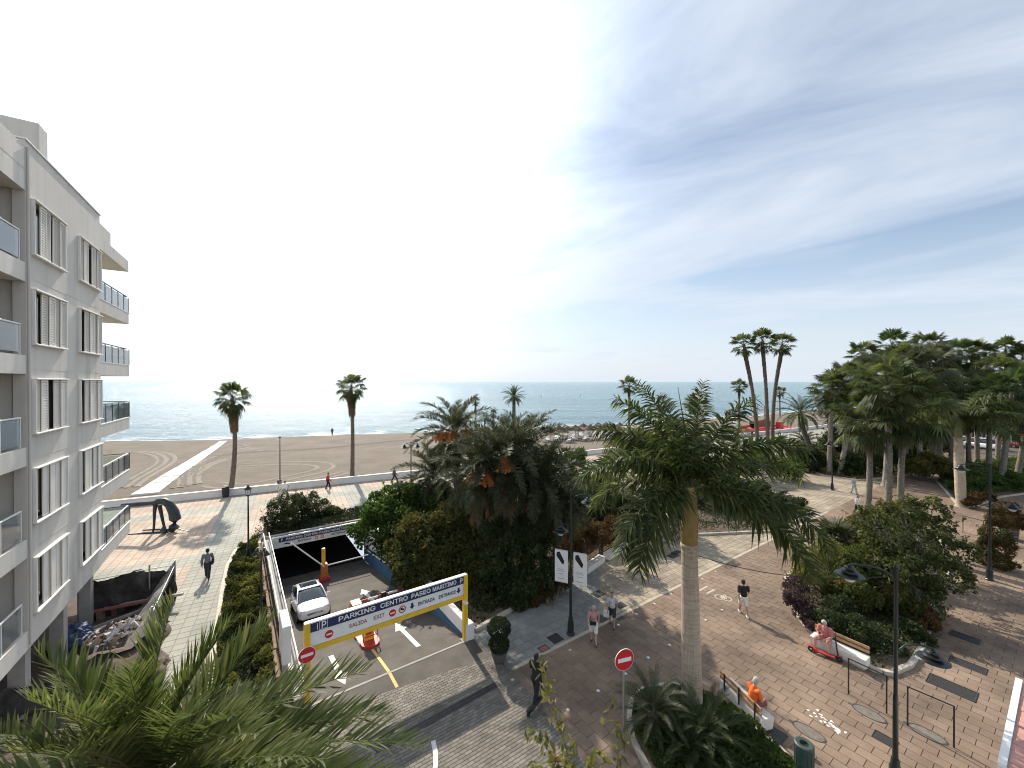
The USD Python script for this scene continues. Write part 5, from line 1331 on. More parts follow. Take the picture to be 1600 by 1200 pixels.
# bare arching twigs above the island bed
bp0 = G(1390, 930)
t = thing('bare_shrub', 'pale leafless twigs arching out of the island bed', 'shrub', (bp0[0], bp0[1], 0))
r = np.random.default_rng(8)
for i in range(16):
    az, ln = r.random() * 2 * PI, 1.6 + r.random() * 1.8
    s = np.linspace(0, 1, 8)[:, None]
    d = np.array([math.cos(az), math.sin(az) * .8, 0])
    pts = d * s ** 1.3 * ln * (.6 + .5 * r.random()) + np.array([0, 0, 1]) * (s * ln * 1.35 - s ** 3 * ln * .55) + r.normal(0, .03, (8, 3))
    MB().tube(pts, .022 * (1.1 - .9 * s[:, 0]), 5).build('twig', 'grey_bark', t)

# leafy shoots of a climber close below the camera
bpz = np.array([.45, 4.3, 0.0])
t = thing('climbing_plant', 'leafy shoots of a near climbing plant at the bottom edge', 'plant', bpz)
r = np.random.default_rng(15)
MB().tube(np.array([(0, 0, 0), (.1, .1, 3), (.0, .0, 5.6)]), [.06, .045, .03], 7).build('stem', 'bark', t, smooth=40)
shoots = [[(905, 1260, 4.4), (893, 1200, 4.5), (876, 1140, 4.6), (858, 1090, 4.7), (846, 1040, 4.8)], [(900, 1250, 4.4), (870, 1190, 4.3), (845, 1160, 4.2), (826, 1150, 4.2)], [(960, 1260, 4.6), (966, 1200, 4.7), (968, 1150, 4.8), (958, 1115, 4.8)],
          [(890, 1260, 4.4), (850, 1215, 4.3), (830, 1200, 4.2)], [(915, 1260, 4.4), (925, 1200, 4.4), (945, 1185, 4.4)], [(920, 1260, 4.5), (900, 1210, 4.6), (880, 1180, 4.7)]]
for sp_ in shoots:
    pts = np.array([A(*q) for q in sp_]) - bpz
    pts = np.vstack([[(0, 0, 5.4)], pts])
    d = np.concatenate([[0], np.cumsum(np.linalg.norm(np.diff(pts, axis=0), axis=1))])
    q = np.linspace(0, d[-1], 30)
    pp = np.column_stack([np.interp(q, d, pts[:, k]) for k in range(3)])
    m = MB().tube(pp[::3], np.linspace(.012, .004, 10), 5)
    m.build('shoot', 'bark', t)
    lp = pp[np.repeat(np.arange(6, 30), 5)] + r.normal(0, .05, (120, 3))
    v, f, tt = leaf_cloud(lp, np.broadcast_to(np.array([0, 0, -.4]), lp.shape), .11, r, .2, .6 + r.normal(0, .2, 120), 2.3)
    MB().add(v, f, tt).build('leaves', 'cover_leaf' if len(sp_) % 2 else 'olive_leaf', t)
# ================================================================ car park entrance: gantry, totem, barriers, car
gs = thing('gantry_sign', 'yellow framed navy and white overhead car park sign spanning the ramp entrance', 'sign', (*R_O, 0), rz_of(RF))
LW = 6.32
for a, nm in ((0, 'post'), (LW, 'post')):
    p = MB().box((a, 0, 1.47), (.19, .19, 2.94), bevel=.012); p.build(nm, 'yellow_post', gs)
    MB().box((a, 0, .012), (.34, .34, .024), bevel=.005).build('base_plate', 'concrete', gs)
MB().box((LW / 2, 0, 1.965), (LW - .2, .15, .17), bevel=.01).build('lower_beam', 'yellow_post', gs)
MB().box((LW / 2, 0, 2.93), (LW + .1, .20, .05), bevel=.01).build('top_rail', 'sign_white', gs)
MB().box((LW / 2, .01, 2.48), (LW - .2, .10, .84), bevel=.005).build('panel', 'sign_white', gs)
MB().box((LW / 2, -.048, 2.735), (LW - .21, .018, .33)).build('title_band', 'navy', gs)
I4 = np.eye(4)
def gtext(text, h, a, z, mat, w, name='lettering', par=gs, y=-.057):
    sign_text(text, h, a, y, z, mat, par, width=w, mfr=I4, name=name)
gtext('PARKING', .17, 1.02, 2.655, 'sign_white', 1.33); gtext('CENTRO', .17, 2.55, 2.655, 'sign_white', 1.10)
gtext('PASEO', .17, 3.80, 2.655, 'sign_white', .84); gtext('MARITIMO', .17, 4.74, 2.655, 'sign_white', 1.10)
gtext('P', .22, .45, 2.625, 'sign_white', .15); gtext('i', .20, .30, 2.63, 'sign_white', .035); gtext('P', .20, 6.02, 2.635, 'sign_white', .13)
fr = MB()
for z in (2.595, 2.875): fr.box((.53, -.060, z), (.27, .008, .014))
for a in (.395, .665): fr.box((a, -.060, 2.735), (.014, .008, .29))
fr.build('symbol_frame', 'sign_white', gs)
gtext('SALIDA', .14, 1.40, 2.28, 'red_cover', .66, y=-.041); gtext('EXIT', .14, 2.30, 2.28, 'red_cover', .42, y=-.041)
gtext('ENTRADA', .14, 4.10, 2.25, 'navy', .74, y=-.041); gtext('ENTRANCE', .14, 5.03, 2.25, 'navy', .80, y=-.041)
for a in (.72, 3.05):
    disc(a, -.052, 2.31, .14, 'sign_red', gs, 'no_entry_mark', mfr=I4); MB().box((a, -.056, 2.31), (.19, .008, .05)).build('white_bar', 'sign_white', gs)
disc(3.45, -.052, 2.33, .145, 'sign_red', gs, 'limit_mark', .11, mfr=I4)
MB().box((3.42, -.049, 2.35), (.09, .008, .09)).box((3.49, -.049, 2.31), (.07, .008, .06)).build('limit_symbol', 'black', gs)
for a in (3.86, 5.98):
    MB().add([(a - .05, -.046, 2.45), (a - .05, -.046, 2.33), (a - .12, -.046, 2.33), (a, -.046, 2.20), (a + .12, -.046, 2.33), (a + .05, -.046, 2.33), (a + .05, -.046, 2.45)], [(0, 1, 5), (0, 5, 6), (2, 3, 4)]).build('down_arrow', 'navy', gs)
MB().box((LW - .05, -.16, 1.75), (.16, .18, .11), bevel=.02).build('camera_housing', 'sign_white', gs)

def no_entry(name, label, base, h, rad, face, pole=True, mat_pole='steel'):
    t = thing(name, label, 'road sign', base, face)
    if pole: MB().tube([(0, 0, 0), (0, 0, h + rad * .8)], .035, 10).build('pole', mat_pole, t)
    disc(0, -.055, h, rad, 'sign_red', t, 'red_disc', mfr=I4, n=32, thick=.015)
    disc(0, -.052, h, rad + .012, 'sign_white', t, 'rim', mfr=I4, n=32, thick=.02)
    MB().box((0, -.058, h), (rad * 1.45, .01, rad * .38), bevel=.003).build('white_bar', 'sign_white', t)
    MB().box((0, -.025, h), (.09, .04, .12)).build('bracket', 'steel', t)
p = R2(-.02, -.12)
no_entry('no_entry_sign', 'round red no entry sign fixed to the left yellow gantry post', (*p, 0), EYE - (1024 - HOR) * p[1] / FPX, .27, rz_of(RF), pole=False)
b = G(975, 1165)
no_entry('no_entry_sign', 'round red no entry sign on a thin grey pole beside the near planting bed', (b[0], b[1], 0), EYE - (1031 - HOR) * b[1] / FPX, .33, math.radians(18))

t = thing('light_box_totem', 'tall cream light box on a post seen edge on beside the gantry', 'sign', (*R2(-.62, .1), 0), rz_of(RF))
MB().box((0, .62, 2.32), (.26, 1.30, 1.32), bevel=.02).build('light_box', 'bench_white', t)
MB().box((0, .62, .83), (.16, .30, 1.66), bevel=.01).build('post', 'concrete', t)
MB().box((.18, .2, 1.05), (.12, .2, .55), bevel=.015).build('control_box', 'black', t)

# island with terminals and barriers
MR = trimesh.transformations.rotation_matrix(-math.atan(SL), (1, 0, 0))
def RP(a, b): return (*R2(a, b), rz_at(b))
isl = thing('barrier_island', 'raised traffic island with red and white kerb in the middle of the ramp', 'island', (*R2(2.95, 2.5), 0), rz_of(RF))
for i in range(7):
    b0 = .55 * i
    zz = rz_at(2.5 + b0 + .27)
    pl = LineString([(0, b0 + .02 + (.22 if i == 0 else 0)), (0, b0 + .53)]).buffer(.40, cap_style=2)
    if i == 0: pl = pl.union(Point(0, .28).buffer(.40))
    MB().prism(pl, zz - .1, zz + .15).build('kerb_block', 'red_paint' if i % 2 == 0 else 'sign_white', isl)
def terminal(label, b, hh, top, guard=True):
    t = thing('ticket_machine', label, 'machine', RP(2.95, b), rz_of(RF))
    MB().box((0, 0, .15 + hh / 2), (.42, .46, hh), bevel=.03).build('cabinet', 'orange_box' if top != 'yellow_post' else 'yellow_post', t)
    MB().box((0, 0, .15 + hh + .03), (.46, .56, .06), bevel=.015).build('lid', top, t)
    MB().box((-.215, -.02, .15 + hh * .7), (.012, .26, .3)).build('display', 'black', t)
    MB().box((0, -.236, .15 + hh * .45), (.28, .012, .4)).build('front_panel', 'red_paint', t)
    if guard:
        for s in (-1, 1):
            MB().tube([(s * .32, -.42, .12), (s * .32, -.42, .75), (s * .30, -.42, .88), (s * .2, -.42, .95), (0, -.42, .95)], .03, 8).build('guard_rail', 'red_paint', t)
        MB().tube([(-.32, -.42, .5), (.32, -.42, .5)], .025, 8).build('guard_rail', 'red_paint', t)
terminal('orange and yellow barrier machine with red guard hoop at the near end of the island', 3.15, 1.15, 'yellow_post')
terminal('small orange ticket terminal with cream lid at the far end of the island', 5.35, 1.0, 'cream', guard=False)
t = thing('boom_barrier', 'lowered white boom barrier across the entry lane behind the gantry sign', 'barrier', RP(2.95, 5.9), rz_of(RF))
MB().box((0, 0, .6), (.3, .36, .9), bevel=.03).build('barrier_box', 'orange_box', t)
for i in range(6):
    MB().box((.2 + i * .53 + .26, 0, .96), (.52, .05, .10), bevel=.01).build('arm_section', 'sign_white' if i % 2 else 'red_paint', t)
MB().box((1.55, -.02, .98), (.28, .16, .26), bevel=.03).build('sensor_box', 'black', t)
t = thing('boom_gate', 'orange boom gate with one raised and one lowered arm at the tunnel mouth', 'barrier', RP(3.05, 14.6), rz_of(RF))
MB().box((0, 0, .60), (.40, .44, 1.2), bevel=.03).build('cabinet', 'orange_box', t)
MB().box((0, -.02, .16), (.62, .7, .32), bevel=.03).build('plinth', 'red_paint', t)
MB().box((-.02, .2, 1.55), (.22, .2, 1.3), bevel=.02).build('mast', 'yellow_post', t)
MB().tube([(-.05, -.3, 1.1), (-1.25, -.3, 2.35), (-2.05, -.3, 3.2)], .045, 8).build('raised_arm', 'sign_white', t)
MB().tube([(.15, -.3, 1.15), (2.9, -.3, 1.2)], .05, 8).build('lowered_arm', 'sign_white', t)

# ---------------------------------------------------------------- cars
def loft(rows, n, cap=True):
    m = np.array(rows)
    k = len(m)
    v = m.reshape(-1, 3)
    f = [(i * n + j, i * n + (j + 1) % n, (i + 1) * n + (j + 1) % n, (i + 1) * n + j) for i in range(k - 1) for j in range(n)]
    f = np.array(f); f = np.vstack([f[:, [0, 1, 2]], f[:, [0, 2, 3]]])
    c0, c1 = v[:n].mean(0), v[-n:].mean(0)
    b = len(v)
    v = np.vstack([v, c0, c1])
    f = np.vstack([f, [(b, (j + 1) % n, j) for j in range(n)], [(b + 1, (k - 1) * n + j, (k - 1) * n + (j + 1) % n) for j in range(n)]])
    return v, f
def sect(y, w, z0, z1, n=24, p=4.0, tw=1.0):
    th = np.arange(n) / n * 2 * PI
    x = np.sign(np.cos(th)) * np.abs(np.cos(th)) ** (2 / p); z = np.sign(np.sin(th)) * np.abs(np.sin(th)) ** (2 / p)
    zz = (z0 + z1) / 2 + z * (z1 - z0) / 2
    ww = w * (1 - (1 - tw) * (z + 1) / 2)
    return np.column_stack([x * ww, np.full(n, y), zz])
def car(name, label, loc, rz, col='car_white', pitch=0.0, scale=(1, 1, 1), boxy=False, cat='car'):
    t = thing(name, label, cat, loc, rz, scale=scale, tilt=(pitch, 0))
    if not boxy:
        body = [sect(-2.02, .62, .32, .60), sect(-1.98, .74, .24, .72), sect(-1.8, .83, .20, .80), sect(-1.3, .88, .18, .90), sect(-.85, .89, .18, .98), sect(0, .90, .18, 1.0), sect(1.0, .90, .18, 1.0), sect(1.6, .87, .20, .98), sect(1.95, .80, .26, .92), sect(2.02, .70, .34, .80)]
        gh = [sect(-1.0, .80, .88, .95, tw=.95), sect(-.35, .82, .88, 1.30, tw=.80), sect(.05, .83, .88, 1.46, tw=.76), sect(.9, .82, .88, 1.47, tw=.76), sect(1.5, .80, .88, 1.36, tw=.78), sect(1.93, .74, .88, 1.0, tw=.9)]
        roof = [sect(-.12, .60, 1.40, 1.445, tw=.96), sect(.12, .645, 1.42, 1.495, tw=.95), sect(.9, .645, 1.42, 1.50, tw=.95), sect(1.42, .62, 1.35, 1.42, tw=.95)]
    else:
        body = [sect(-2.45, .78, .40, .9), sect(-2.4, .88, .3, 1.05), sect(-2.0, .94, .25, 1.12), sect(0, .95, .25, 1.12), sect(2.3, .95, .25, 1.12), sect(2.42, .90, .35, 1.05)]
        gh = [sect(-2.0, .88, 1.0, 1.08, tw=.95), sect(-1.45, .90, 1.0, 1.80, tw=.86), sect(2.2, .90, 1.0, 1.85, tw=.86), sect(2.4, .86, 1.0, 1.7, tw=.88)]
        roof = [sect(-1.55, .76, 1.76, 1.84, tw=.96), sect(-1.2, .80, 1.80, 1.93, tw=.95), sect(2.2, .80, 1.82, 1.94, tw=.95), sect(2.36, .76, 1.70, 1.80, tw=.95)]
    v, f = loft(body, 24); MB().add(v, f[:, ::-1]).build('body', col, t, smooth=35)
    v, f = loft(gh, 24); MB().add(v, f[:, ::-1]).build('windows', 'car_glass', t, smooth=35)
    v, f = loft(roof, 24); MB().add(v, f[:, ::-1]).build('roof', col, t, smooth=35)
    if not boxy:
        MB().box((0, .52, 1.503), (.95, .85, .012), bevel=.003).build('roof_glass', 'car_glass', t)
        for s in (-1, 1):
            MB().tube([(s * .80, -1.0, .93), (s * .70, -.42, 1.29), (s * .62, .05, 1.46)], .04, 6).build('pillar', col, t)
            MB().tube([(s * .64, .9, 1.46), (s * .70, 1.5, 1.33), (s * .72, 1.9, 1.0)], .06, 6).build('pillar', col, t)
            MB().tube([(s * .82, .45, .95), (s * .66, .42, 1.46)], .03, 6).build('pillar', 'black', t)
    fy = -2.0 if not boxy else -2.43
    for s in (-1, 1):
        MB().box((s * .60, fy + .16, .68 if not boxy else .85), (.30, .22, .13), rz=s * .35, bevel=.03).build('headlight', 'lamp_glass', t)
        MB().box((s * 1.0, -.62 if not boxy else -1.5, 1.0 if not boxy else 1.2), (.2, .12, .13), bevel=.03).build('mirror', col, t)
        for y in (-1.28, 1.28) if not boxy else (-1.6, 1.5):
            w = numbered(t, 'wheel'); UsdGeom.Xform.Define(stage, w)
            th = trimesh.transformations.rotation_matrix(PI / 2, (0, 1, 0))
            MB().lathe([(.19, -.1), (.31, -.1), (.325, -.06), (.325, .06), (.31, .1), (.19, .1)], 20, m=M4((s * .80, y, .325)) @ th).build('tyre', 'rubber', w, smooth=40)
            MB().lathe([(.0, .075), (.19, .085), (.20, .10)], 14, m=M4((s * .80, y, .325)) @ (th if s > 0 else trimesh.transformations.rotation_matrix(-PI / 2, (0, 1, 0)))).build('rim', 'steel', w)
    MB().box((0, fy + .03, .50), (.8, .10, .16), bevel=.03).build('grille', 'black', t)
    MB().box((0, fy - .01, .40), (.46, .03, .10), bevel=.004).build('number_plate', 'sign_white', t)
    MB().box((0, fy + .05, .27), (1.1, .1, .09), bevel=.02).build('lower_intake', 'black', t)
    MB().box((0, -fy - .02, .55), (.46, .03, .10)).build('number_plate', 'sign_white', t)
    return t
car('parked_car', 'white hatchback with glass roof driving up the left lane of the ramp', (*R2(1.40, 9.3), rz_at(9.3) + .01), rz_of(RF), pitch=-math.atan(SL), scale=(.92, .92, .92))
MB().sheet(pxpoly([(1480, 697), (1620, 699), (1700, 712), (1640, 716), (1500, 706)]), .004).build('road', 'asphalt', kind='structure')
b = G(1533, 701)
car('parked_van', 'white van parked beyond the hedge between the palm trunks at right', (b[0], b[1], .004), 0.15, boxy=True, cat='van')
simple('car_red', (.32, .05, .05), .3, .05, 2, coat=.8)
b = G(1572, 698)
car('parked_car', 'red car half hidden behind the palm trunks at the right edge', (b[0], b[1], .004), 0.3, 'car_red')
t = thing('pale_house', 'pale low house wall showing between the palm trunks behind the van', 'building', (*G(1562, 690)[:2], 0), .1)
MB().box((0, 3, 1.8), (7, 5, 3.6)).build('wall', 'render_pale', t)
MB().box((0, 3, 3.7), (7.6, 5.6, .25), bevel=.03).build('roof', 'concrete', t)
for x in (-2, 1.2):
    w = numbered(t, 'window'); UsdGeom.Xform.Define(stage, w)
    MB().box((x, .49, 1.8), (1.3, .06, 1.2)).build('frame', 'frame_white', w); MB().box((x, .455, 1.8), (1.1, .03, 1.0)).build('pane', 'window_glass', w)

# ---------------------------------------------------------------- lamps
def lamp_head(m, g, p, s=1.0):
    p = np.asarray(p, float)
    m.lathe([(0, .40), (.045, .39), (.05, .34), (.12, .33), (.14, .30), (.09, .285), (.085, .25), (.20, .235), (.22, .205), (.12, .19), (.12, .15), (.34, .125), (.36, .10), (.34, .085), (.16, .08), (.0, .08)][::-1], 20, p, m=np.diag([s, s, s, 1]) if s != 1 else None)
    g.lathe([(.0, -.09), (.09, -.075), (.15, -.01), (.165, .075)], 16, p)
def arm_lamp(label, base, top, arms, grp=None, pole_r=(.070, .045), name='street_lamp'):
    t = thing(name, label, 'street lamp', base, group=grp)
    MB().lathe([(.19, 0), (.19, .05), (.15, .10), (.14, .55), (.11, .62), (.10, .75), (.085, .8)], 12).build('base', 'lamp_metal', t, smooth=35)
    MB().tube([(0, 0, .75), (0, 0, 2.6), (0, 0, 2.62), (0, 0, top)], [pole_r[0], pole_r[0] * .85, pole_r[1] * 1.1, pole_r[1]], 12).build('pole', 'lamp_metal', t, smooth=40)
    MB().lathe([(.0, .09), (.04, .07), (.07, .0), (.06, -.06)][::-1], 10, (0, 0, top)).build('finial', 'lamp_metal', t)
    for (dx, dy, z) in arms:
        d = np.array([dx, dy, 0])
        a = MB().tube([(0, 0, z - .28), d * .25 + (0, 0, z - .04), d * .55 + (0, 0, z + .04), d * .85 + (0, 0, z + .03), d + (0, 0, z)], .026, 8)
        an = a.build('arm', 'lamp_metal', t, smooth=50)
        h = MB(); g = MB()
        lamp_head(h, g, d + np.array([0, 0, z - .40]))
        h.build('lamp_shade', 'lamp_metal', t, smooth=35); g.build('globe', 'lamp_glass', t, smooth=True)
b = G(1402, 1232)
near_lamp = b
arm_lamp('near dark lamp post with two arms at different heights by the bottom right', (b[0], b[1], 0), 6.25, [(-1.02, .36, 6.15), (.78, -.27, 4.10)])
b = G(892, 992)
arm_lamp('dark lamp post carrying two white banners by the white benches', (b[0], b[1], 0), 6.55, [(.78, -.2, 6.35), (-.45, .12, 4.95)])
b = G(1548, 907)
arm_lamp('tall dark lamp post beside the reddish conical bush at right', (b[0], b[1], 0), 6.75, [(-1.35, .3, 6.65), (1.0, -.25, 4.55)])
b = G(407, 1005)
t = thing('street_lamp', 'slim two headed lamp with pale hooped arms in the long bed left of the ramp', 'street lamp', (b[0], b[1], .05))
MB().tube([(0, 0, 0), (0, 0, 4.05)], [.05, .03], 8).build('pole', 'lamp_metal', t)
for s_ in (-1, 1):
    MB().tube([(0, 0, 3.85), (s_ * .03, 0, 4.06), (s_ * .12, 0, 4.14), (s_ * .21, 0, 4.10), (s_ * .25, 0, 3.98)], .022, 8).build('arm', 'steel', t, smooth=50)
    MB().lathe([(.13, -.16), (.12, -.12), (.05, -.04), (.03, .02), (.0, .03)], 14, (s_ * .25, 0, 3.98)).build('lamp_shade', 'lamp_metal', t, smooth=40)
    MB().lathe([(.0, -.24), (.06, -.21), (.09, -.155)], 12, (s_ * .25, 0, 3.98)).build('globe', 'lamp_glass', t, smooth=True)
b = G(1301, 766)
arm_lamp('far dark lamp post on the sunny walk by the back bed', (b[0], b[1], 0), 5.2, [(-.4, 0, 5.1), (.4, 0, 5.1)])
b = G(642, 792)
arm_lamp('far dark lamp post with two short arms on the promenade left of the fruiting palm', (b[0], b[1], 0), 5.9, [(-.55, -.2, 5.8), (.55, .2, 5.8)])
def lantern_lamp(label, base, h):
    t = thing('street_lamp', label, 'street lamp', base)
    MB().lathe([(.16, 0), (.16, .06), (.12, .1), (.11, .7), (.08, .8), (.06, .85)], 12).build('base', 'lamp_metal', t, smooth=35)
    MB().tube([(0, 0, .8), (0, 0, h - .62)], [.06, .042], 10).build('pole', 'lamp_metal', t, smooth=40)
    MB().lathe([(.05, -.66), (.13, -.58), (.10, -.55)], 8, (0, 0, h)).build('collar', 'lamp_metal', t)
    for k in range(6):
        a = k * PI / 3
        MB().tube([(.11 * math.cos(a), .11 * math.sin(a), h - .56), (.19 * math.cos(a), .19 * math.sin(a), h - .18)], .012, 5).build('lantern_bar', 'lamp_metal', t)
    MB().lathe([(.10, -.56), (.18, -.18)], 6, (0, 0, h)).build('lantern_glass', 'lamp_glass', t)
    MB().lathe([(.23, -.19), (.22, -.15), (.10, -.04), (.06, .0), (.05, .06), (.0, .1)], 12, (0, 0, h)).build('lantern_cap', 'lamp_metal', t, smooth=40)
b = G(387, 874)
lantern_lamp('dark lantern lamp post rising from the far end of the long left bed', (b[0], b[1], 0), EYE - (760 - HOR) * b[1] / FPX)
b = G(437, 771)
t = thing('flag_pole', 'thin dark pole with a small head beside the walking couple on the promenade', 'pole', (b[0], b[1], 0))
hh = EYE - (684 - HOR) * b[1] / FPX
MB().tube([(0, 0, 0), (0, 0, hh)], [.07, .035], 8).build('pole', 'lamp_metal', t); MB().lathe([(.0, -.02), (.13, .0), (.14, .08), (.0, .16)], 10, (0, 0, hh)).build('pole_head', 'lamp_metal', t)
MB().box((0, -.1, .9), (.34, .2, 1.0), bevel=.03).build('control_cabinet', 'dark_metal', t)

# banners on the second lamp
b = G(892, 992)
for (x0, x1, yt, yb, lab) in ((870, 887.5, 858, 925, 'white banner with a dark slanted shape, left of the lamp post'), (898, 918, 868, 921, 'white banner with a dark slanted shape, right of the lamp post')):
    s = -1 if x1 < 890 else 1
    w = .62
    ang = -.42
    zt = EYE - (861 - HOR) * b[1] / FPX
    t = thing('banner', lab, 'banner', (b[0], b[1], zt - 1.55), ang)
    c = s * (.13 + w / 2)
    MB().box((c, 0, .77), (w, .02, 1.5), bevel=.004).build('panel', 'sign_white', t)
    for z in (1.50, .04):
        MB().tube([(0, 0, z), (s * (.14 + w), 0, z)], .012, 6).build('bracket', 'lamp_metal', t)
    MB().add([(c - .22, -.014, 1.38), (c - .08, -.014, 1.42), (c + .14, -.014, 1.02), (c + .10, -.014, .86), (c + .03, -.014, .88), (c - .23, -.014, 1.2)], [(0, 5, 1), (1, 5, 2), (5, 4, 2), (4, 3, 2)]).build('dark_shape', 'black', t)
    tx = MB()
    for z, ww in ((.62, .30), (.55, .36), (.42, .22), (.20, .30)):
        tx.box((c - .02, -.013, z), (ww, .004, .022))
    tx.build('print_lines', 'concrete', t)

# ---------------------------------------------------------------- benches
def bench(label, a, b, front, back_h=.38, parts=3):
    a, b = np.asarray(a)[:2], np.asarray(b)[:2]
    d = b - a; L_ = np.linalg.norm(d); d = d / L_
    nrm = np.array([d[1], -d[0]])
    if nrm @ front < 0: d = -d; a, b = b, a; nrm = -nrm
    # local x along the bench, local -y to the front
    rz = math.atan2(d[1], d[0])
    loc = (*((a + b) / 2), 0)
    t = thing('bench', label, 'bench', loc, rz)
    MB().prism(sbox(-L_ / 2 + .06, -.20, L_ / 2 - .06, .20), .0, .08).build('plinth', 'concrete', t)
    sec = [(-.21, .08), (.235, .08), (.235, .45), (-.26, .45), (-.26, .40)]
    v = np.array([(x, y, z) for x in (-L_ / 2, L_ / 2) for y, z in sec])
    n = len(sec)
    f = [(i, (i + 1) % n, n + (i + 1) % n, n + i) for i in range(n)]
    tri = [(0, i + 1, i) for i in range(1, n - 1)] + [(n, n + i, n + i + 1) for i in range(1, n - 1)]
    f = np.array(f)
    m = MB().add(v, np.vstack([f[:, [0, 2, 1]], f[:, [0, 3, 2]], np.array(tri)]))
    vv, ff, _ = m.arrays(); tm = trimesh.Trimesh(vv, ff, process=True); tm.fix_normals()
    MB().mesh(tm).build('seat_block', 'bench_white', t)
    for z in (.60, .76):
        MB().box((0, .225, z), (L_ - .04, .045, .12), bevel=.012).build('back_slat', 'wood', t)
    for x in np.linspace(-L_ / 2 + .25, L_ / 2 - .25, parts):
        MB().box((x, .262, .55), (.05, .028, .60), bevel=.005).build('back_bracket', 'dark_metal', t)
    return t, rz, loc, nrm, d
def away(p, q): return (np.asarray(p) - np.asarray(q))[:2]
a, b = G(1126, 1083), G(1192, 1150)
off = np.array([.23, .06])
bA = bench('white bench with wooden back rail and a person in orange sitting on it', a[:2] + off, b[:2] + off, np.array([1.0, .25]))
a, b = G(1272, 1012), G(1361, 1054)
bB = bench('white bench with wooden back slats where a scooter rider sits by the island bed', a[:2] + (.12, .2), b[:2] + (.12, .2), np.array([-.7, -.7]))
a, b = G(919, 900), G(946, 881)
bC = bench('white bench with wooden back nearest to the lamp with banners', a[:2] + (-.18, .15), b[:2] + (-.18, .15), np.array([.7, -.7]))
a, b = G(953, 878), G(984, 860)
bD = bench('white bench partly hidden by the left drooping palm frond', a[:2] + (-.18, .15), b[:2] + (-.18, .15), np.array([.7, -.7]))

# ---------------------------------------------------------------- bins, covers, studs, marks
b = G(1259, 1222)
t = thing('litter_bin', 'dark green cylindrical litter bin with a hole in its top at the bottom edge', 'bin', (b[0], b[1], 0))
MB().lathe([(.0, .04), (.235, .04), (.235, 1.02), (.245, 1.05), (.21, 1.07), (.12, 1.06), (.11, 1.0)], 28).build('drum', 'bin_green', t, smooth=35)
MB().lathe([(.111, 1.0), (.0, .99)], 20).build('opening', 'black', t)
for k in range(14):
    a = k * 2 * PI / 14
    MB().box((.238 * math.cos(a), .238 * math.sin(a), .52), (.012, .03, .9), rz=a).build('rib', 'bin_green', t)
b = G(352, 777)
t = thing('litter_bin', 'black litter bin against the seafront wall below the left beach palm', 'bin', (b[0], b[1], 0))
MB().lathe([(.0, .05), (.28, .05), (.33, .9), (.35, .92), (.35, 1.0), (.0, 1.05)], 16).build('drum', 'black', t, smooth=35)
MB().box((0, .0, 1.08), (.5, .3, .06), bevel=.02).build('hood', 'dark_metal', t)

def manhole(label, px, py, rad):
    b = G(px, py)
    t = thing('manhole_cover', label, 'manhole cover', (b[0], b[1], .002), math.atan2(U_R[1], U_R[0]))
    E = np.diag([1.15, .62, 1, 1])
    MB().lathe([(rad, .0), (rad + .035, .0), (rad + .035, .010), (rad, .012)][::-1], 32, m=E).build('ring', 'grate', t)
    MB().lathe([(.0, .006), (rad - .012, .006)][::-1], 32, m=E).build('cover', 'manhole', t)
    MB().box((rad * 1.32, 0, .004), (.14, .07, .008)).build('lifting_lug', 'grate', t)
for x, y, lab in ((1266, 1146, 'round manhole cover left of the white paint splashes'), (1360, 1117, 'round manhole cover just left of the near lamp post'), (1452, 1149, 'round manhole cover right of the near lamp post')):
    manhole(lab, x, y, .38)
def grating(label, px, py, w, d, mat='grate', fr=RF, name='drain_grate', rot=0.0):
    b = G(px, py)
    t = thing(name, label, 'drain cover', (b[0], b[1], .002), rz_of(fr) + rot)
    m = MB()
    for s in (-1, 1):
        m.box((s * w / 2, 0, .004), (.03, d + .03, .012)); m.box((0, s * d / 2, .004), (w + .03, .03, .012))
    m.build('frame', 'dark_metal', t)
    MB().box((0, 0, .0), (w - .03, d - .03, .006)).build('plate', mat, t)
    m = MB()
    for k in range(int(d / .07)):
        m.box((0, -d / 2 + .05 + k * .07, .005), (w - .08, .022, .007))
    m.build('slots', 'black' if mat == 'grate' else mat, t)
for x, y, w, d, lab in ((868, 999, .55, .5, 'square drain cover left of the lamp with banners'), (935, 929, .6, .5, 'square drain cover between the benches and the strolling pair'), (970, 947, .5, .4, 'small drain cover beside the strolling pair'), (940, 968, .45, .5, 'drain cover on the kerb line behind the strolling pair'), (968, 966, .45, .35, 'drain cover on the kerb line right of the strolling pair'),
                        (1008, 874, .7, .5, 'drain cover under the left palm frond'), (1052, 869, .8, .45, 'nearer of two drain covers by the bicycles'), (1057, 864, .8, .35, 'farther of two drain covers by the bicycles'),
                        (1515, 1041, 1.0, .55, 'dark rectangular grating right of the lower lamp head'), (1490, 1076, 1.25, .75, 'largest dark rectangular grating below the lower lamp head'), (1510, 997, .9, .6, 'dark rectangular grating nearest to the island bed tip'), (1386, 1158, .55, .4, 'small dark cover at the foot of the near lamp post'),
                        (1212, 1153, .7, .5, 'dark cover in front of the end of the orange visitor bench'), (322, 876, .9, .5, 'pale cover on the promenade in front of the walking man')):
    grating(lab, x, y, w, d, rot=PI / 2 if x > 1300 else 0)
grating('dull red square cover on the kerb line by the potted bush', 850, 1015, .42, .32, 'red_cover')
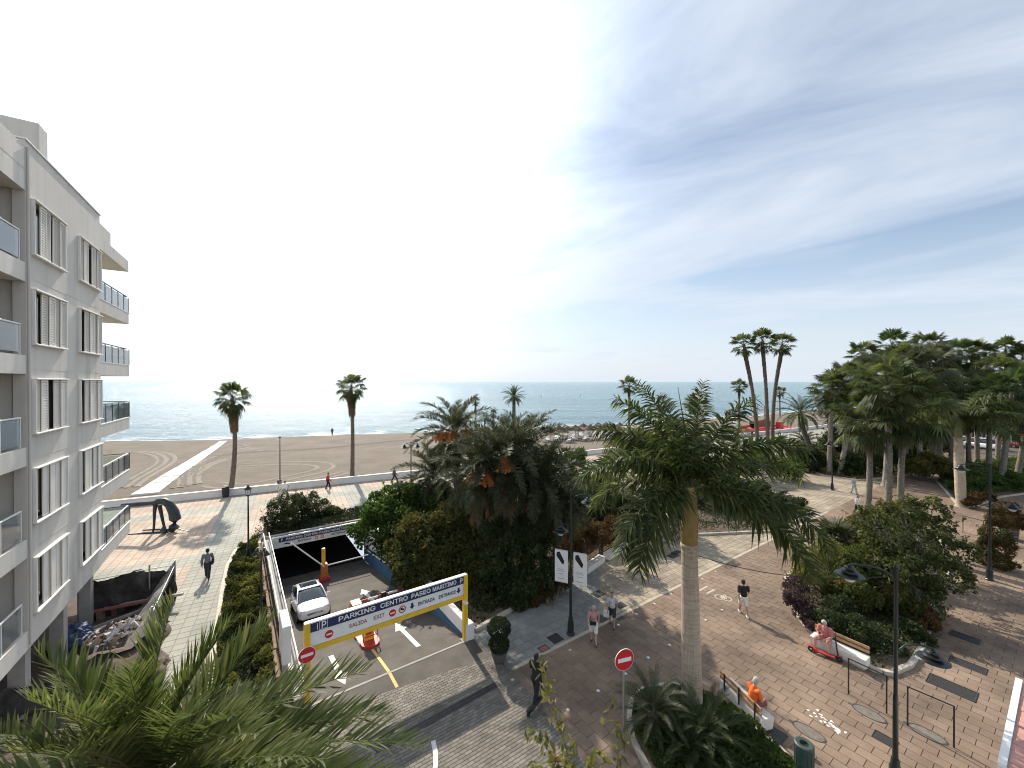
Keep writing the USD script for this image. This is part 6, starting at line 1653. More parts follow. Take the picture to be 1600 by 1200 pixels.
# long slotted drain across the road
p0, p1 = G(780, 1069), G(585, 1176)
d = p1 - p0
t = thing('slot_drain', 'long dark slotted drain crossing the road in front of the ramp', 'drain', ((p0[0] + p1[0]) / 2, (p0[1] + p1[1]) / 2, .002), math.atan2(d[1], d[0]))
Ld = np.linalg.norm(d)
MB().box((0, 0, .0), (Ld, .28, .008)).build('channel', 'black', t)
for k in range(int(Ld / .5)):
    MB().box((-Ld / 2 + .25 + k * .5, 0, .005), (.46, .05, .008)).box((-Ld / 2 + .25 + k * .5, .1, .005), (.46, .03, .008)).box((-Ld / 2 + .25 + k * .5, -.1, .005), (.46, .03, .008)).build('grate_bar', 'grate', t)
studs = [(350, 622), (490, 825), (340, 920), (180, 1030), (738, 660), (625, 740), (843, 597), (1022, 473), (1103, 423), (768, 392), (852, 345), (678, 443), (1005, 270), (1070, 232), (65, 770), (590, 497)]
for x, y in studs:
    b = G(780 + x / 3.157, 820 + y / 3.157)
    t = thing('ground_light', 'small round pale light set flush in the plaza paving', 'ground light', (b[0], b[1], .001), group='flush lights in the plaza')
    MB().lathe([(.0, .012), (.042, .010), (.046, .004)][::-1], 12).build('lens', 'bench_white', t)
    MB().lathe([(.046, .006), (.07, .006), (.075, .0)][::-1], 12).build('ring', 'steel', t)
m = MB()
for (x0, y0, x1, y1) in ((990, 328, 1030, 305), (1027, 342, 1066, 322)):
    q = [G(780 + x / 3.157, 820 + y / 3.157)[:2] for x, y in ((x0, y0), (x1, y1))]
    m.sheet(LineString(q).buffer(.05, cap_style=2), .004)
cb = np.array([G(780 + x / 3.157, 820 + y / 3.157)[:2] for x, y in ((1092, 360), (1125, 368))])
dv = unit(cb[1] - cb[0]); nv = np.array([-dv[1], dv[0]])
for c in cb:
    m.sheet(Point(c).buffer(.26).difference(Point(c).buffer(.20)), .004)
mid = cb.mean(0)
for q in ([cb[0], mid - nv * .02, cb[1]], [cb[0] + nv * .0, mid + nv * .35, cb[1] + nv * .35], [mid, mid + nv * .35], [cb[1], cb[1] + nv * .45 - dv * .1]):
    m.sheet(LineString(q).buffer(.025, cap_style=2), .0045)
simple('worn_paint', (.48, .43, .36), .8, .3, 14)
m.build('bicycle_marking', 'worn_paint', kind='structure')
r = np.random.default_rng(31)
m = MB()
for i in range(22):
    u = r.random()
    x, y = 1268 + u * 48 + r.normal(0, 4), 1112 + u * 34 + r.normal(0, 3.5)
    c = G(x, y)[:2]
    pts = [c + np.array([math.cos(a), math.sin(a)]) * (.015 + .06 * r.random()) * (1 if i > 3 else 1.5) for a in np.linspace(0, 2 * PI, 8)[:-1]]
    m.sheet(Polygon(pts).buffer(0), .0035 + .0001 * i)
m.build('paint_splashes', 'road_paint', kind='structure')

# black hoop railings
def hoop(label, p0, p1, h=1.3, grp=None):
    p0, p1 = np.asarray(p0)[:2], np.asarray(p1)[:2]
    d = p1 - p0; L_ = np.linalg.norm(d)
    t = thing('hoop_railing', label, 'railing', (*p0, 0), math.atan2(d[1], d[0]), group=grp)
    MB().tube([(0, 0, 0), (0, 0, h - .03)], .022, 8).build('post', 'black', t); MB().tube([(L_, 0, 0), (L_, 0, h - .03)], .022, 8).build('post', 'black', t)
    MB().tube([(-.02, 0, h), (L_ + .02, 0, h)], .022, 8).build('top_rail', 'black', t)
hoop('black hoop railing left of the near lamp post', G(1328, 1086), G(1388, 1117)); hoop('black hoop railing right of the near lamp post', G(1421, 1136), G(1494, 1171))
hoop('black hoop railing far left of the tall lamp post', G(1506, 833), G(1538, 842)); hoop('black hoop railing behind the tall lamp post beside the bush', G(1545, 846), G(1592, 852))
# overhead cable from the royal palm to the near lamp
a = np.array([*G(1083, 1112)[:2], EYE - (868 - HOR) * G(1083, 1112)[1] / FPX]); a[0] += .15
e = np.array([near_lamp[0], near_lamp[1], 6.0])
s = np.linspace(0, 1, 24)[:, None]
MB().tube(a * (1 - s) + e * s - np.array([0, 0, .35]) * (4 * s * (1 - s)), .012, 5).build('overhead_cable', 'black', label='thin black cable strung from the royal palm to the near lamp', cat='cable')

# potted topiary
b = G(780, 1034)
t = thing('potted_bush', 'clipped round bush in a dark pot beside the grey footway', 'potted plant', (b[0], b[1], 0))
MB().lathe([(.0, .02), (.22, .02), (.24, .05), (.36, .42), (.38, .46), (.33, .47), (.31, .42), (.0, .40)], 20).build('pot', 'dark_concrete', t, smooth=35)
MB().tube([(0, 0, .4), (.02, 0, 1.1)], .03, 6).build('stem', 'bark', t)
r = np.random.default_rng(41)
for nm, z, rad, n_ in (('lower_ball', .72, .42, 2600), ('upper_ball', 1.36, .48, 3200)):
    p, u, tone = lobes_points([(0, 0, z, rad, rad, rad * .85)], n_, r, 5, .75, 3.0, .35)
    v, f, tt = leaf_cloud(p, u, .07, r, .4, tone * .8, 1.8); MB().add(v, f, tt).build(nm, 'dark_leaf', t)
# banded tub under the second reddish bush
b = G(1577, 842)
t = thing('barrel_planter', 'dark tub with horizontal bands below the second reddish bush', 'planter', (b[0], b[1], 0))
for k in range(5):
    MB().lathe([(.0, .02 + k * .2), (.46 + .02 * k, .02 + k * .2), (.48 + .02 * k, .16 + k * .2), (.0, .17 + k * .2)], 18).build('band', 'old_wood' if k % 2 else 'dark_concrete', t, smooth=30)

# railing behind the portal planter
p0, p1 = G(612, 808), G(655, 801)
d = (p1 - p0)[:2]; L_ = np.linalg.norm(d)
t = thing('rail_fence', 'three dark horizontal rails at the back of the portal planter', 'fence', (*p0[:2], 0), math.atan2(d[1], d[0]))
for z in (.35, .65, .95): MB().box((L_ / 2, 0, z), (L_, .05, .10), bevel=.01).build('rail', 'dark_metal', t)
for x in (.1, L_ / 2, L_ - .1): MB().box((x, .05, .5), (.07, .06, 1.0)).build('post', 'dark_metal', t)
p0, p1 = R2(-.1, 20.6), R2(3.0, 21.0)
d = p1 - p0; L_ = np.linalg.norm(d)
t = thing('rail_fence', 'low dark fence behind the oleanders of the portal planter', 'fence', (*p0, 0), math.atan2(d[1], d[0]))
for z in (.4, .75, 1.05): MB().box((L_ / 2, 0, z), (L_, .04, .05)).build('rail', 'dark_metal', t)
for x in np.linspace(0, L_, 4): MB().box((x, .03, .53), (.05, .05, 1.06)).build('post', 'dark_metal', t)

# bicycles
def bicycle(label, loc, rz, lean=0.12):
    t = thing('bicycle', label, 'bicycle', loc, rz, tilt=(lean, 0))
    ry = trimesh.transformations.rotation_matrix(PI / 2, (1, 0, 0))
    for x in (-.52, .52):
        w = numbered(t, 'wheel'); UsdGeom.Xform.Define(stage, w)
        th = np.linspace(0, 2 * PI, 25)
        MB().tube(np.column_stack([x + .33 * np.cos(th), 0 * th, .34 + .33 * np.sin(th)]), .018, 6, cap=False).build('tyre', 'rubber', w)
        m = MB()
        for k in range(10):
            a = k * PI / 5; m.tube([(x, 0, .34), (x + .32 * math.cos(a), 0, .34 + .32 * math.sin(a))], .004, 4)
        m.build('spokes', 'steel', w)
    fr = MB()
    for a, b2 in (((-.52, 0, .34), (-.15, 0, .78)), ((-.15, 0, .78), (.35, 0, .80)), ((-.10, 0, .30), (.36, 0, .72)), ((-.10, 0, .30), (-.17, 0, .90)), ((-.52, 0, .34), (-.10, 0, .30)), ((.52, 0, .34), (.34, 0, .95))):
        fr.tube([a, b2], .018, 6)
    fr.build('frame', 'dark_metal', t)
    MB().tube([(.28, -.26, .98), (.34, -.1, 1.0), (.34, .1, 1.0), (.28, .26, .98)], .014, 6).build('handlebar', 'black', t)
    MB().box((-.18, 0, .93), (.25, .14, .05), bevel=.02).build('saddle', 'black', t)
b = G(1047, 848); bicycle('dark bicycle parked left of the royal palm trunk by the bed', (b[0], b[1], 0), .35)
b = G(1058, 843); bicycle('second bicycle leaning behind the first by the bed', (b[0], b[1], 0), .55, -.1)

# ---------------------------------------------------------------- sculpture
sY = 30.5
def SP(x, y, d=0.0): return ((x - 262) / FPX * sY, d, (832 - y) / FPX * sY)
t = thing('sculpture', 'dark bronze sculpture of a bent figure with long thin legs on the promenade', 'sculpture', (*G(262, 832)[:2], 0), .06)
MB().tube([SP(194, 788), SP(205, 788), SP(220, 787), SP(234, 786), SP(243, 785)], [.16, .22, .23, .19, .18], 12, flat=.8).build('mane', 'bronze', t, smooth=50)
MB().tube([SP(240, 787), SP(248, 783), SP(256, 783), SP(264, 789), SP(270, 800), SP(272.5, 812), SP(271, 823), SP(266, 830)], [.17, .22, .25, .29, .34, .37, .34, .20], 14).build('body', 'bronze', t, smooth=50)
MB().tube([SP(243, 788), SP(241.5, 800), SP(241, 815), SP(240, 828), SP(238, 833)], [.15, .11, .085, .07, .08], 8).build('leg', 'bronze', t, smooth=50)
MB().tube([SP(249, 789), SP(252, 805), SP(255, 820), SP(258, 830)], [.14, .11, .09, .08], 8).build('leg', 'bronze', t, smooth=50)
MB().tube([SP(220, 830, .25), SP(240, 829, .2), SP(262, 829, .1)], [.05, .07, .09], 8).build('long_foot', 'bronze', t)
MB().tube([SP(207, 832.3, -.35), SP(238, 831, -.2), SP(262, 830.5, -.05)], [.06, .07, .09], 8).build('long_foot', 'bronze', t)
MB().tube([SP(274, 826), SP(284, 828, -.1), SP(294, 830.5, -.1)], [.05, .03, .03], 6).build('tail', 'bronze', t)
MB().tube([SP(259, 822, -.2), SP(260, 826, -.35), SP(261, 829.5, -.35)], [.12, .2, .22], 10).build('knee', 'bronze', t, smooth=50)

# ---------------------------------------------------------------- building works behind screens
cs = thing('construction_fence', 'ragged dark and grey mesh screen on posts round the building works', 'fence')
def tarp(name, pts, h0, h1, mat, sag, seed, par, lean=(0, 0)):
    r = np.random.default_rng(seed)
    pts = np.array(pts); L_ = np.concatenate([[0], np.cumsum(np.linalg.norm(np.diff(pts, axis=0), axis=1))])
    n, k = 36, 9
    s = np.linspace(0, L_[-1], n)
    xy = np.column_stack([np.interp(s, L_, pts[:, i]) for i in range(2)])
    hh = np.interp(s, L_, np.linspace(h0, h1, len(pts))) - sag * np.abs(np.sin(s * 1.6)) + r.normal(0, .03, n)
    v = []
    for j in range(k):
        z = hh * j / (k - 1)
        w = (meshkit.fbm(np.column_stack([s * 1.4, np.full(n, j * .6), np.full(n, seed)]), 3, seed) - .5) * .6 + .10 * np.sin(s * 5.3 + j * .5)
        e_ = 1 - j / (k - 1)
        v.append(np.column_stack([xy[:, 0] + w + lean[0] * e_, xy[:, 1] - w * .6 + lean[1] * e_, z]))
    v = np.stack(v, 1).reshape(-1, 3)
    f = [(i * k + j, (i + 1) * k + j, (i + 1) * k + j + 1, i * k + j + 1) for i in range(n - 1) for j in range(k - 1)]
    v2 = v + np.array([.01, .012, 0])
    MB().add(v, np.array(f)).add(v2, np.array(f)[:, ::-1]).build(name, mat, par, smooth=True)
F0, F1, F2, F3 = G(120, 975)[:2], G(232, 948)[:2], G(272, 940)[:2], G(236, 1030)[:2]
tarp('dark_screen', [F0, (F0 + F1) / 2, F1, F2], 2.1, 1.9, 'tarp_dark', .25, 1, cs)
tarp('grey_screen', [F2, (F2 + F3) / 2, F3], 2.1, 1.3, 'tarp_grey', .3, 2, cs, (-1.5, -.35))
tarp('dark_screen', [F3, F3 + (-1.5, -3.0), F3 + (-2.5, -6.0)], 1.2, 1.5, 'tarp_dark', .3, 3, cs)
for p in (F0, F1, F2, F3):
    MB().tube([(*p, 0), (*p, 2.15)], .035, 6).build('post', 'steel', cs)
for p, q in ((F0, F1), (F1, F2), (F2, F3)):
    MB().tube([(*p, 1.9), (*q, 1.9)], .02, 6).build('wire', 'steel', cs)
rb = thing('rubble_heap', 'heap of pale broken rubble inside the screened building works', 'rubble', (*G(196, 1000)[:2], 0))
r = np.random.default_rng(12)
MB().mesh(trimesh.creation.icosphere(3, 1.0), m=M4((0, 0, -.1)) @ np.diag([1.7, 1.3, .75, 1])).build('debris_base', 'soil_brown', rb, smooth=True)
for i in range(260):
    a, q = r.random() * 2 * PI, math.sqrt(r.random())
    s = .05 + .13 * r.random() ** 2
    c = trimesh.convex.convex_hull(r.normal(0, 1, (9, 3)) * s * .6)
    z = .62 * math.sqrt(max(0, 1 - q * q)) + .02
    MB().mesh(c, m=M4((math.cos(a) * q * 1.5, math.sin(a) * q * 1.15, z))).build('chunk', 'rubble' if r.random() < .8 else 'soil_brown', rb)
for i, (x, y, lab, mt, dz) in enumerate(((165, 985, 'long grey beam lying left of the rubble heap', 'tarp_grey', .3), (205, 962, 'rusty red beam across the back of the building works', 'red_cover', .55), (226, 955, 'pale plank leaning at the back of the building works', 'rubble', .5))):
    c = G(x, y)
    t = thing('loose_beam', lab, 'beam', (c[0], c[1], 0), (.9, .35, .3)[i], tilt=(0, -.06))
    MB().box((0, 0, dz), (3.2, .14, .12), bevel=.01).build('beam', mt, t); MB().box((-1.2, 0, dz / 2 - .03), (.2, .3, dz - .08)).build('prop', 'old_wood', t)
bt = G(112, 1010)
t = thing('blue_tarpaulin', 'crumpled blue tarpaulin over materials beside the building wall', 'tarpaulin', (bt[0], bt[1], 0))
sp = trimesh.creation.icosphere(4, 1.0); v = sp.vertices.copy()
v = v * (1 + .8 * (meshkit.fbm(v * 3.2, 4, 9) - .5)[:, None]); v = v * np.array([.6, .75, .85]); v[:, 2] = np.maximum(v[:, 2], -.02)
MB().add(v, sp.faces).build('sheet', 'tarp_blue', t, smooth=30)
t = thing('spoil_heap', 'brown heap of spoil in front of the rubble', 'soil heap', (*G(175, 1060)[:2], 0))
v = sp.vertices * (1 + .4 * (meshkit.fbm(sp.vertices * 3, 4, 2) - .5)[:, None]) * np.array([1.9, 1.4, .8]); v[:, 2] = np.maximum(v[:, 2], -.02)
MB().add(v, sp.faces).build('heap', 'soil_brown', t, smooth=25)

# kiosk roof in the lower right corner
kz = 3.4
c0, c1 = G(1590, 1063, kz)[:2], G(1561, 1205, kz)[:2]
dd = unit(c1 - c0); nn = np.array([-dd[1], dd[0]]); nn = nn if nn[0] > 0 else -nn
t = thing('kiosk', 'terracotta tiled roof with a white edge at the lower right corner', 'building')
P0, P1 = c0, c0 + dd * 4.2
quad = Polygon([P0, P1, P1 + nn * 3.6, P0 + nn * 3.6])
MB().prism(quad.buffer(-.12), 0, kz - .16).build('wall', 'wall_white', t)
MB().prism(quad, kz - .155, kz - .03).build('roof_slab', 'wall_white', t)
MB().prism(LineString([P0 + nn * .06, P1 + nn * .06]).buffer(.06, cap_style=2), kz - .027, kz + .05).build('roof_edge', 'sign_white', t)
for i in range(16):
    for j in range(7):
        c = P0 + dd * (.13 + i * .262) + nn * (.38 + j * .50)
        MB().box((*c, kz - .012 + .004 * ((i * 7 + j) % 3)), (.25, .485, .03), rz=math.atan2(dd[1], dd[0]), bevel=.006).build('roof_tile', 'terracotta', t)

# ---------------------------------------------------------------- beach: parasols, loungers, huts, playground, boats
pr = np.random.default_rng(61)
pro = proto('thatched_parasol')
MB().lathe([(1.22, 1.92), (1.28, 1.90), (.75, 2.20), (.30, 2.48), (.0, 2.68)], 18).build('thatch_cone', 'thatch', pro, smooth=30)
MB().lathe([(.0, 2.40), (1.2, 1.9)], 18).build('lining', 'old_wood', pro)
MB().tube([(0, 0, -.2), (0, 0, 2.45)], .05, 8).build('pole', 'old_wood', pro)
m = MB()
for k in range(40):
    a = k * 2 * PI / 40; m.add([(1.2 * math.cos(a), 1.2 * math.sin(a), 1.93), (1.27 * math.cos(a + .1), 1.27 * math.sin(a + .1), 1.93), (1.3 * math.cos(a + .05), 1.3 * math.sin(a + .05), 1.72)], [(0, 1, 2), (0, 2, 1)])
m.build('fringe', 'thatch', pro)
pros = proto('sun_lounger')
MB().box((0, .25, .32), (.62, 1.25, .06), bevel=.02).build('seat', 'bed_white', pros)
MB().add([(-.31, .85, .32), (.31, .85, .32), (.31, 1.45, .75), (-.31, 1.45, .75), (-.31, .87, .27), (.31, .87, .27), (.31, 1.48, .70), (-.31, 1.48, .70)], [(0, 1, 2, 3), (7, 6, 5, 4), (0, 3, 7, 4), (2, 1, 5, 6), (3, 2, 6, 7), (1, 0, 4, 5)]).build('backrest', 'bed_white', pros)
for x in (-.26, .26):
    for y in (-.3, 1.0): MB().box((x, y, .15), (.06, .06, .3)).build('leg', 'bed_white', pros)
spots = [(195, 360), (290, 350), (390, 332), (490, 345), (575, 330), (665, 312), (750, 320), (835, 303), (895, 325), (925, 298), (1000, 305), (1080, 300), (1150, 322), (985, 330), (1235, 298), (1295, 295), (730, 345), (430, 366), (610, 352), (1060, 352), (860, 345), (1190, 330), (1340, 305), (1400, 312)]
for i, (x, y) in enumerate(spots):
    px, py = 820 + x / 7.27, 620 + y / 7.27
    z = 2.3
    b = G(px, py, z)
    zz = float(beach_z(b[0], b[1])); zz = -.4 if zz != zz else zz
    thing('beach_parasol', 'dark thatched beach parasol on a post in the rows by the water', 'parasol', (b[0], b[1], zz), pr.random() * 6, group='thatched parasols on the beach', ref=pro)
    for s in (-1, 1):
        o = b[:2] + np.array([s * .95, -.8])
        zz = float(beach_z(o[0], o[1])); zz = -.4 if zz != zz else zz
        thing('sun_lounger', 'white sun lounger under the thatched parasols', 'sun lounger', (o[0], o[1], zz), -.5 + pr.normal(0, .08), group='white loungers under the parasols', ref=pros)
for (x, y, lab) in ((690, 472, 'white lounger alone on the sand, nearest to the bed'), (790, 490, 'white lounger alone on the sand, right of the other')):
    b = on_beach(820 + x / 7.27, 620 + y / 7.27)
    thing('sun_lounger', lab, 'sun lounger', b, 1.1, ref=pros, scale=1.3)
for (x, lab) in ((918, 'left of two white posts with signs among the parasols'), (932, 'right of two white posts with signs among the parasols')):
    b = on_beach(x, 682)
    t = thing('beach_post', lab, 'post', b)
    MB().box((0, 0, 1.0), (.12, .12, 2.0), bevel=.02).build('post', 'bed_white', t); MB().box((0, -.08, 1.6), (.9, .05, .7), bevel=.01).build('board', 'bed_white', t)
b = on_beach(992, 686)
t = thing('beach_hut', 'white beach hut with a dark sloping flat roof beside the slim palm', 'hut', b, .45)
MB().box((0, 0, 1.1), (4.2, 2.6, 2.4)).build('wall', 'bed_white', t); MB().box((.4, -.2, 2.42), (5.6, 3.6, .18), bevel=.03).build('roof', 'concrete', t)
MB().box((.9, -1.32, 1.2), (1.8, .06, 1.1)).build('hatch', 'black', t); MB().box((2.6, -1.6, 1.15), (.1, .1, 2.3)).build('post', 'old_wood', t)
# playground
pc = G(1197, 671)
t = thing('playground', 'red play surface with a dark wooden play ship on the beach', 'playground', (pc[0], pc[1], 0), .5)
el = affinity.scale(Point(0, 0).buffer(1, 32), 7.5, 4.8)
MB().prism(el, -.3, .10).build('rubber_floor', 'play_red', t)
MB().prism(el.buffer(.1).difference(el.buffer(-.05)), .0, .55).build('low_wall', 'play_red', t)
hull = [np.column_stack([np.array([-1, -.75, 0, .75, 1]) * w + 0, np.full(5, y), np.array([1.7 + u, .5, .1, .5, 1.7 + u])]) for y, w, u in ((-4, .15, .9), (-2.8, .9, .3), (-1, 1.3, 0), (1.5, 1.3, .0), (3, 1.05, .5), (3.4, .9, .8))]
hv = np.vstack(hull); hf = [(i * 5 + j, i * 5 + j + 1, (i + 1) * 5 + j + 1, (i + 1) * 5 + j) for i in range(5) for j in range(4)]
rot = M4((0, 1.2, .1), PI / 2)
MB().add(hv, np.array(hf), m=rot).add(hv * np.array([.97, 1, 1]), np.array(hf)[:, ::-1], m=rot).build('ship_hull', 'old_wood', t)
MB().box((0, .6, 1.3), (2.2, 5, .08), m=rot).build('deck', 'old_wood', t)
for y, h in ((-1.5, 5.5), (1.3, 6.0)):
    MB().tube([(0, y, 1.2), (0, y, h)], .08, 6, m=rot).build('mast', 'old_wood', t)
    MB().tube([(-1.4, y, h - 1.2), (1.4, y, h - 1.2)], .05, 6, m=rot).build('yard', 'old_wood', t)
    for s in (-1, 1): MB().tube([(0, y, h - .2), (s * 1.2, y + .5, 1.6)], .02, 4, m=rot).build('rigging', 'steel', t)
MB().box((3.6, -1.2, .9), (1.2, 1.2, 1.8), bevel=.05).build('play_tower', 'red_paint', t); MB().box((-4.2, -1.6, .5), (1.6, .8, .9), bevel=.05).build('play_block', 'red_paint', t)
b = G(1152, 668)
t = thing('beach_hut', 'small white cabin with dark top left of the red playground', 'hut', (b[0], b[1], -.1), .5)
MB().box((0, 0, .8), (1.6, 1.4, 1.6), bevel=.03).build('wall', 'bed_white', t); MB().box((0, 0, 2.0), (1.2, 1.1, .8), bevel=.05).build('top', 'black', t)
for k, x in enumerate((1189, 1199, 1210, 1223, 1234)):
    b = G(x, 690 - k * .6)
    t = thing('white_bollard', ('leftmost', 'second', 'middle', 'fourth', 'rightmost')[k] + ' short white post of the row before the red playground', 'bollard', (b[0], b[1], 0), group='white posts before the playground')
    MB().lathe([(.16, 0), (.16, 1.15), (.20, 1.2), (.14, 1.35), (.0, 1.4)], 10).build('post', 'bed_white', t, smooth=35); MB().lathe([(.24, 0), (.24, .08), (.15, .1)], 10).build('foot', 'concrete', t)

def floating(px, py): return G(px, py, SEA_Z)
b = floating(505, 612)
t = thing('sailing_boat', 'tiny sailing boat far out on the glittering sea', 'boat', b, .4)
h = [sect(y, w, -.2, .7, 12) for y, w in ((-4, .1), (-2, 1.0), (1, 1.3), (3.5, .9))]
v, f = loft(h, 12); MB().add(v, f[:, ::-1]).build('hull', 'dark_metal', t, smooth=40)
MB().tube([(0, 0, .5), (0, 0, 10.5)], .1, 6).build('mast', 'steel', t); MB().add([(0, .2, 1.5), (0, 3.6, 1.5), (0, .2, 10), (.03, .2, 1.5), (.03, 3.6, 1.5), (.03, .2, 10)], [(0, 1, 2), (5, 4, 3)]).build('sail', 'concrete', t)
for x, y, lab in ((846, 619, 'dark buoy on the water, the left of two'), (907, 618, 'dark buoy on the water, the right of two')):
    b = floating(x, y)
    t = thing('buoy', lab, 'buoy', b, scale=.5)
    MB().lathe([(.0, -.4), (.9, -.2), (1.0, .2), (.5, .8), (.2, 1.1), (.2, 1.5), (.0, 1.6)], 14).build('float', 'dark_metal', t, smooth=40); MB().lathe([(.0, 1.55), (.3, 1.75), (.0, 2.0)], 10).build('top_mark', 'dark_metal', t)
b = floating(508, 681); b[2] = SEA_Z + .05
t = thing('paddle_board', 'long dark paddle board on the shallow water by the standing person', 'board', b, .12)
h = [sect(x, w, -.06, .08, 12) for x, w in ((-3.0, .06), (-2.2, .36), (0, .42), (2.2, .34), (2.9, .06))]
v, f = loft(h, 12); MB().add(v[:, [1, 0, 2]], f).build('deck', 'dark_metal', t, smooth=40); MB().box((-2.4, 0, -.12), (.3, .03, .2)).build('fin', 'black', t)
# ================================================================ people
COL = {}
def cloth(c, rough=.85):
    k = 'cloth_' + '_'.join(f'{int(x * 1000):03d}' for x in c)
    if k not in MAT: simple(k, c, rough, .18, 9, bump=.2, bscale=40)
    return k
SKIN = cloth((.42, .26, .18), .6); SKIN2 = cloth((.52, .31, .24), .6)
MF = manifold3d.Manifold
def ball(p, r, n=14): return MF.sphere(r, n).translate([float(x) for x in p])
def bone(a, ra, b, rb): return MF.batch_hull([ball(a, ra), ball(b, rb)])
def join(parts): return MF.batch_boolean(parts, manifold3d.OpType.Add)
def put(man, name, mat, t, refine=.035, it=4):
    mm = man.refine_to_length(refine) if refine else man
    a = mm.to_mesh()
    tm = trimesh.Trimesh(a.vert_properties[:, :3], a.tri_verts, process=True)
    if it: trimesh.smoothing.filter_taubin(tm, iterations=it)
    MB().mesh(tm).build(name, mat, t, smooth=True)

def hand(w, d, side, curl=.5, s=1.0):
    "palm, four unequal bent fingers and a thumb; w wrist, d direction of the forearm"
    d = unit(np.asarray(d, float)); ref = np.array([1.0, 0, 0]) if abs(d[0]) < .7 else np.array([0, 1.0, 0])
    k = unit(np.cross(d, ref)); n = np.cross(k, d)
    palm = [bone(w, .024 * s, w + d * .085 * s + k * .026 * s, .016 * s), bone(w, .024 * s, w + d * .085 * s - k * .026 * s, .016 * s)]
    out = palm
    for i, (o, l) in enumerate(((-.033, .068), (-.011, .078), (.011, .072), (.032, .056))):
        a = w + d * .09 * s + k * o * s
        b = a + (d * math.cos(curl * .6) + n * math.sin(curl * .6)) * l * .55 * s
        c = b + (d * math.cos(curl * 1.8) + n * math.sin(curl * 1.8)) * l * .5 * s
        out += [bone(a, .0095 * s, b, .009 * s), bone(b, .009 * s, c, .0078 * s)]
    a = w + d * .03 * s - k * .028 * s
    b = a + unit(d * .7 - k * .7 + n * .35) * .045 * s
    out += [bone(a, .012 * s, b, .010 * s), bone(b, .010 * s, b + unit(d + n * .4) * .03 * s, .008 * s)]
    return out

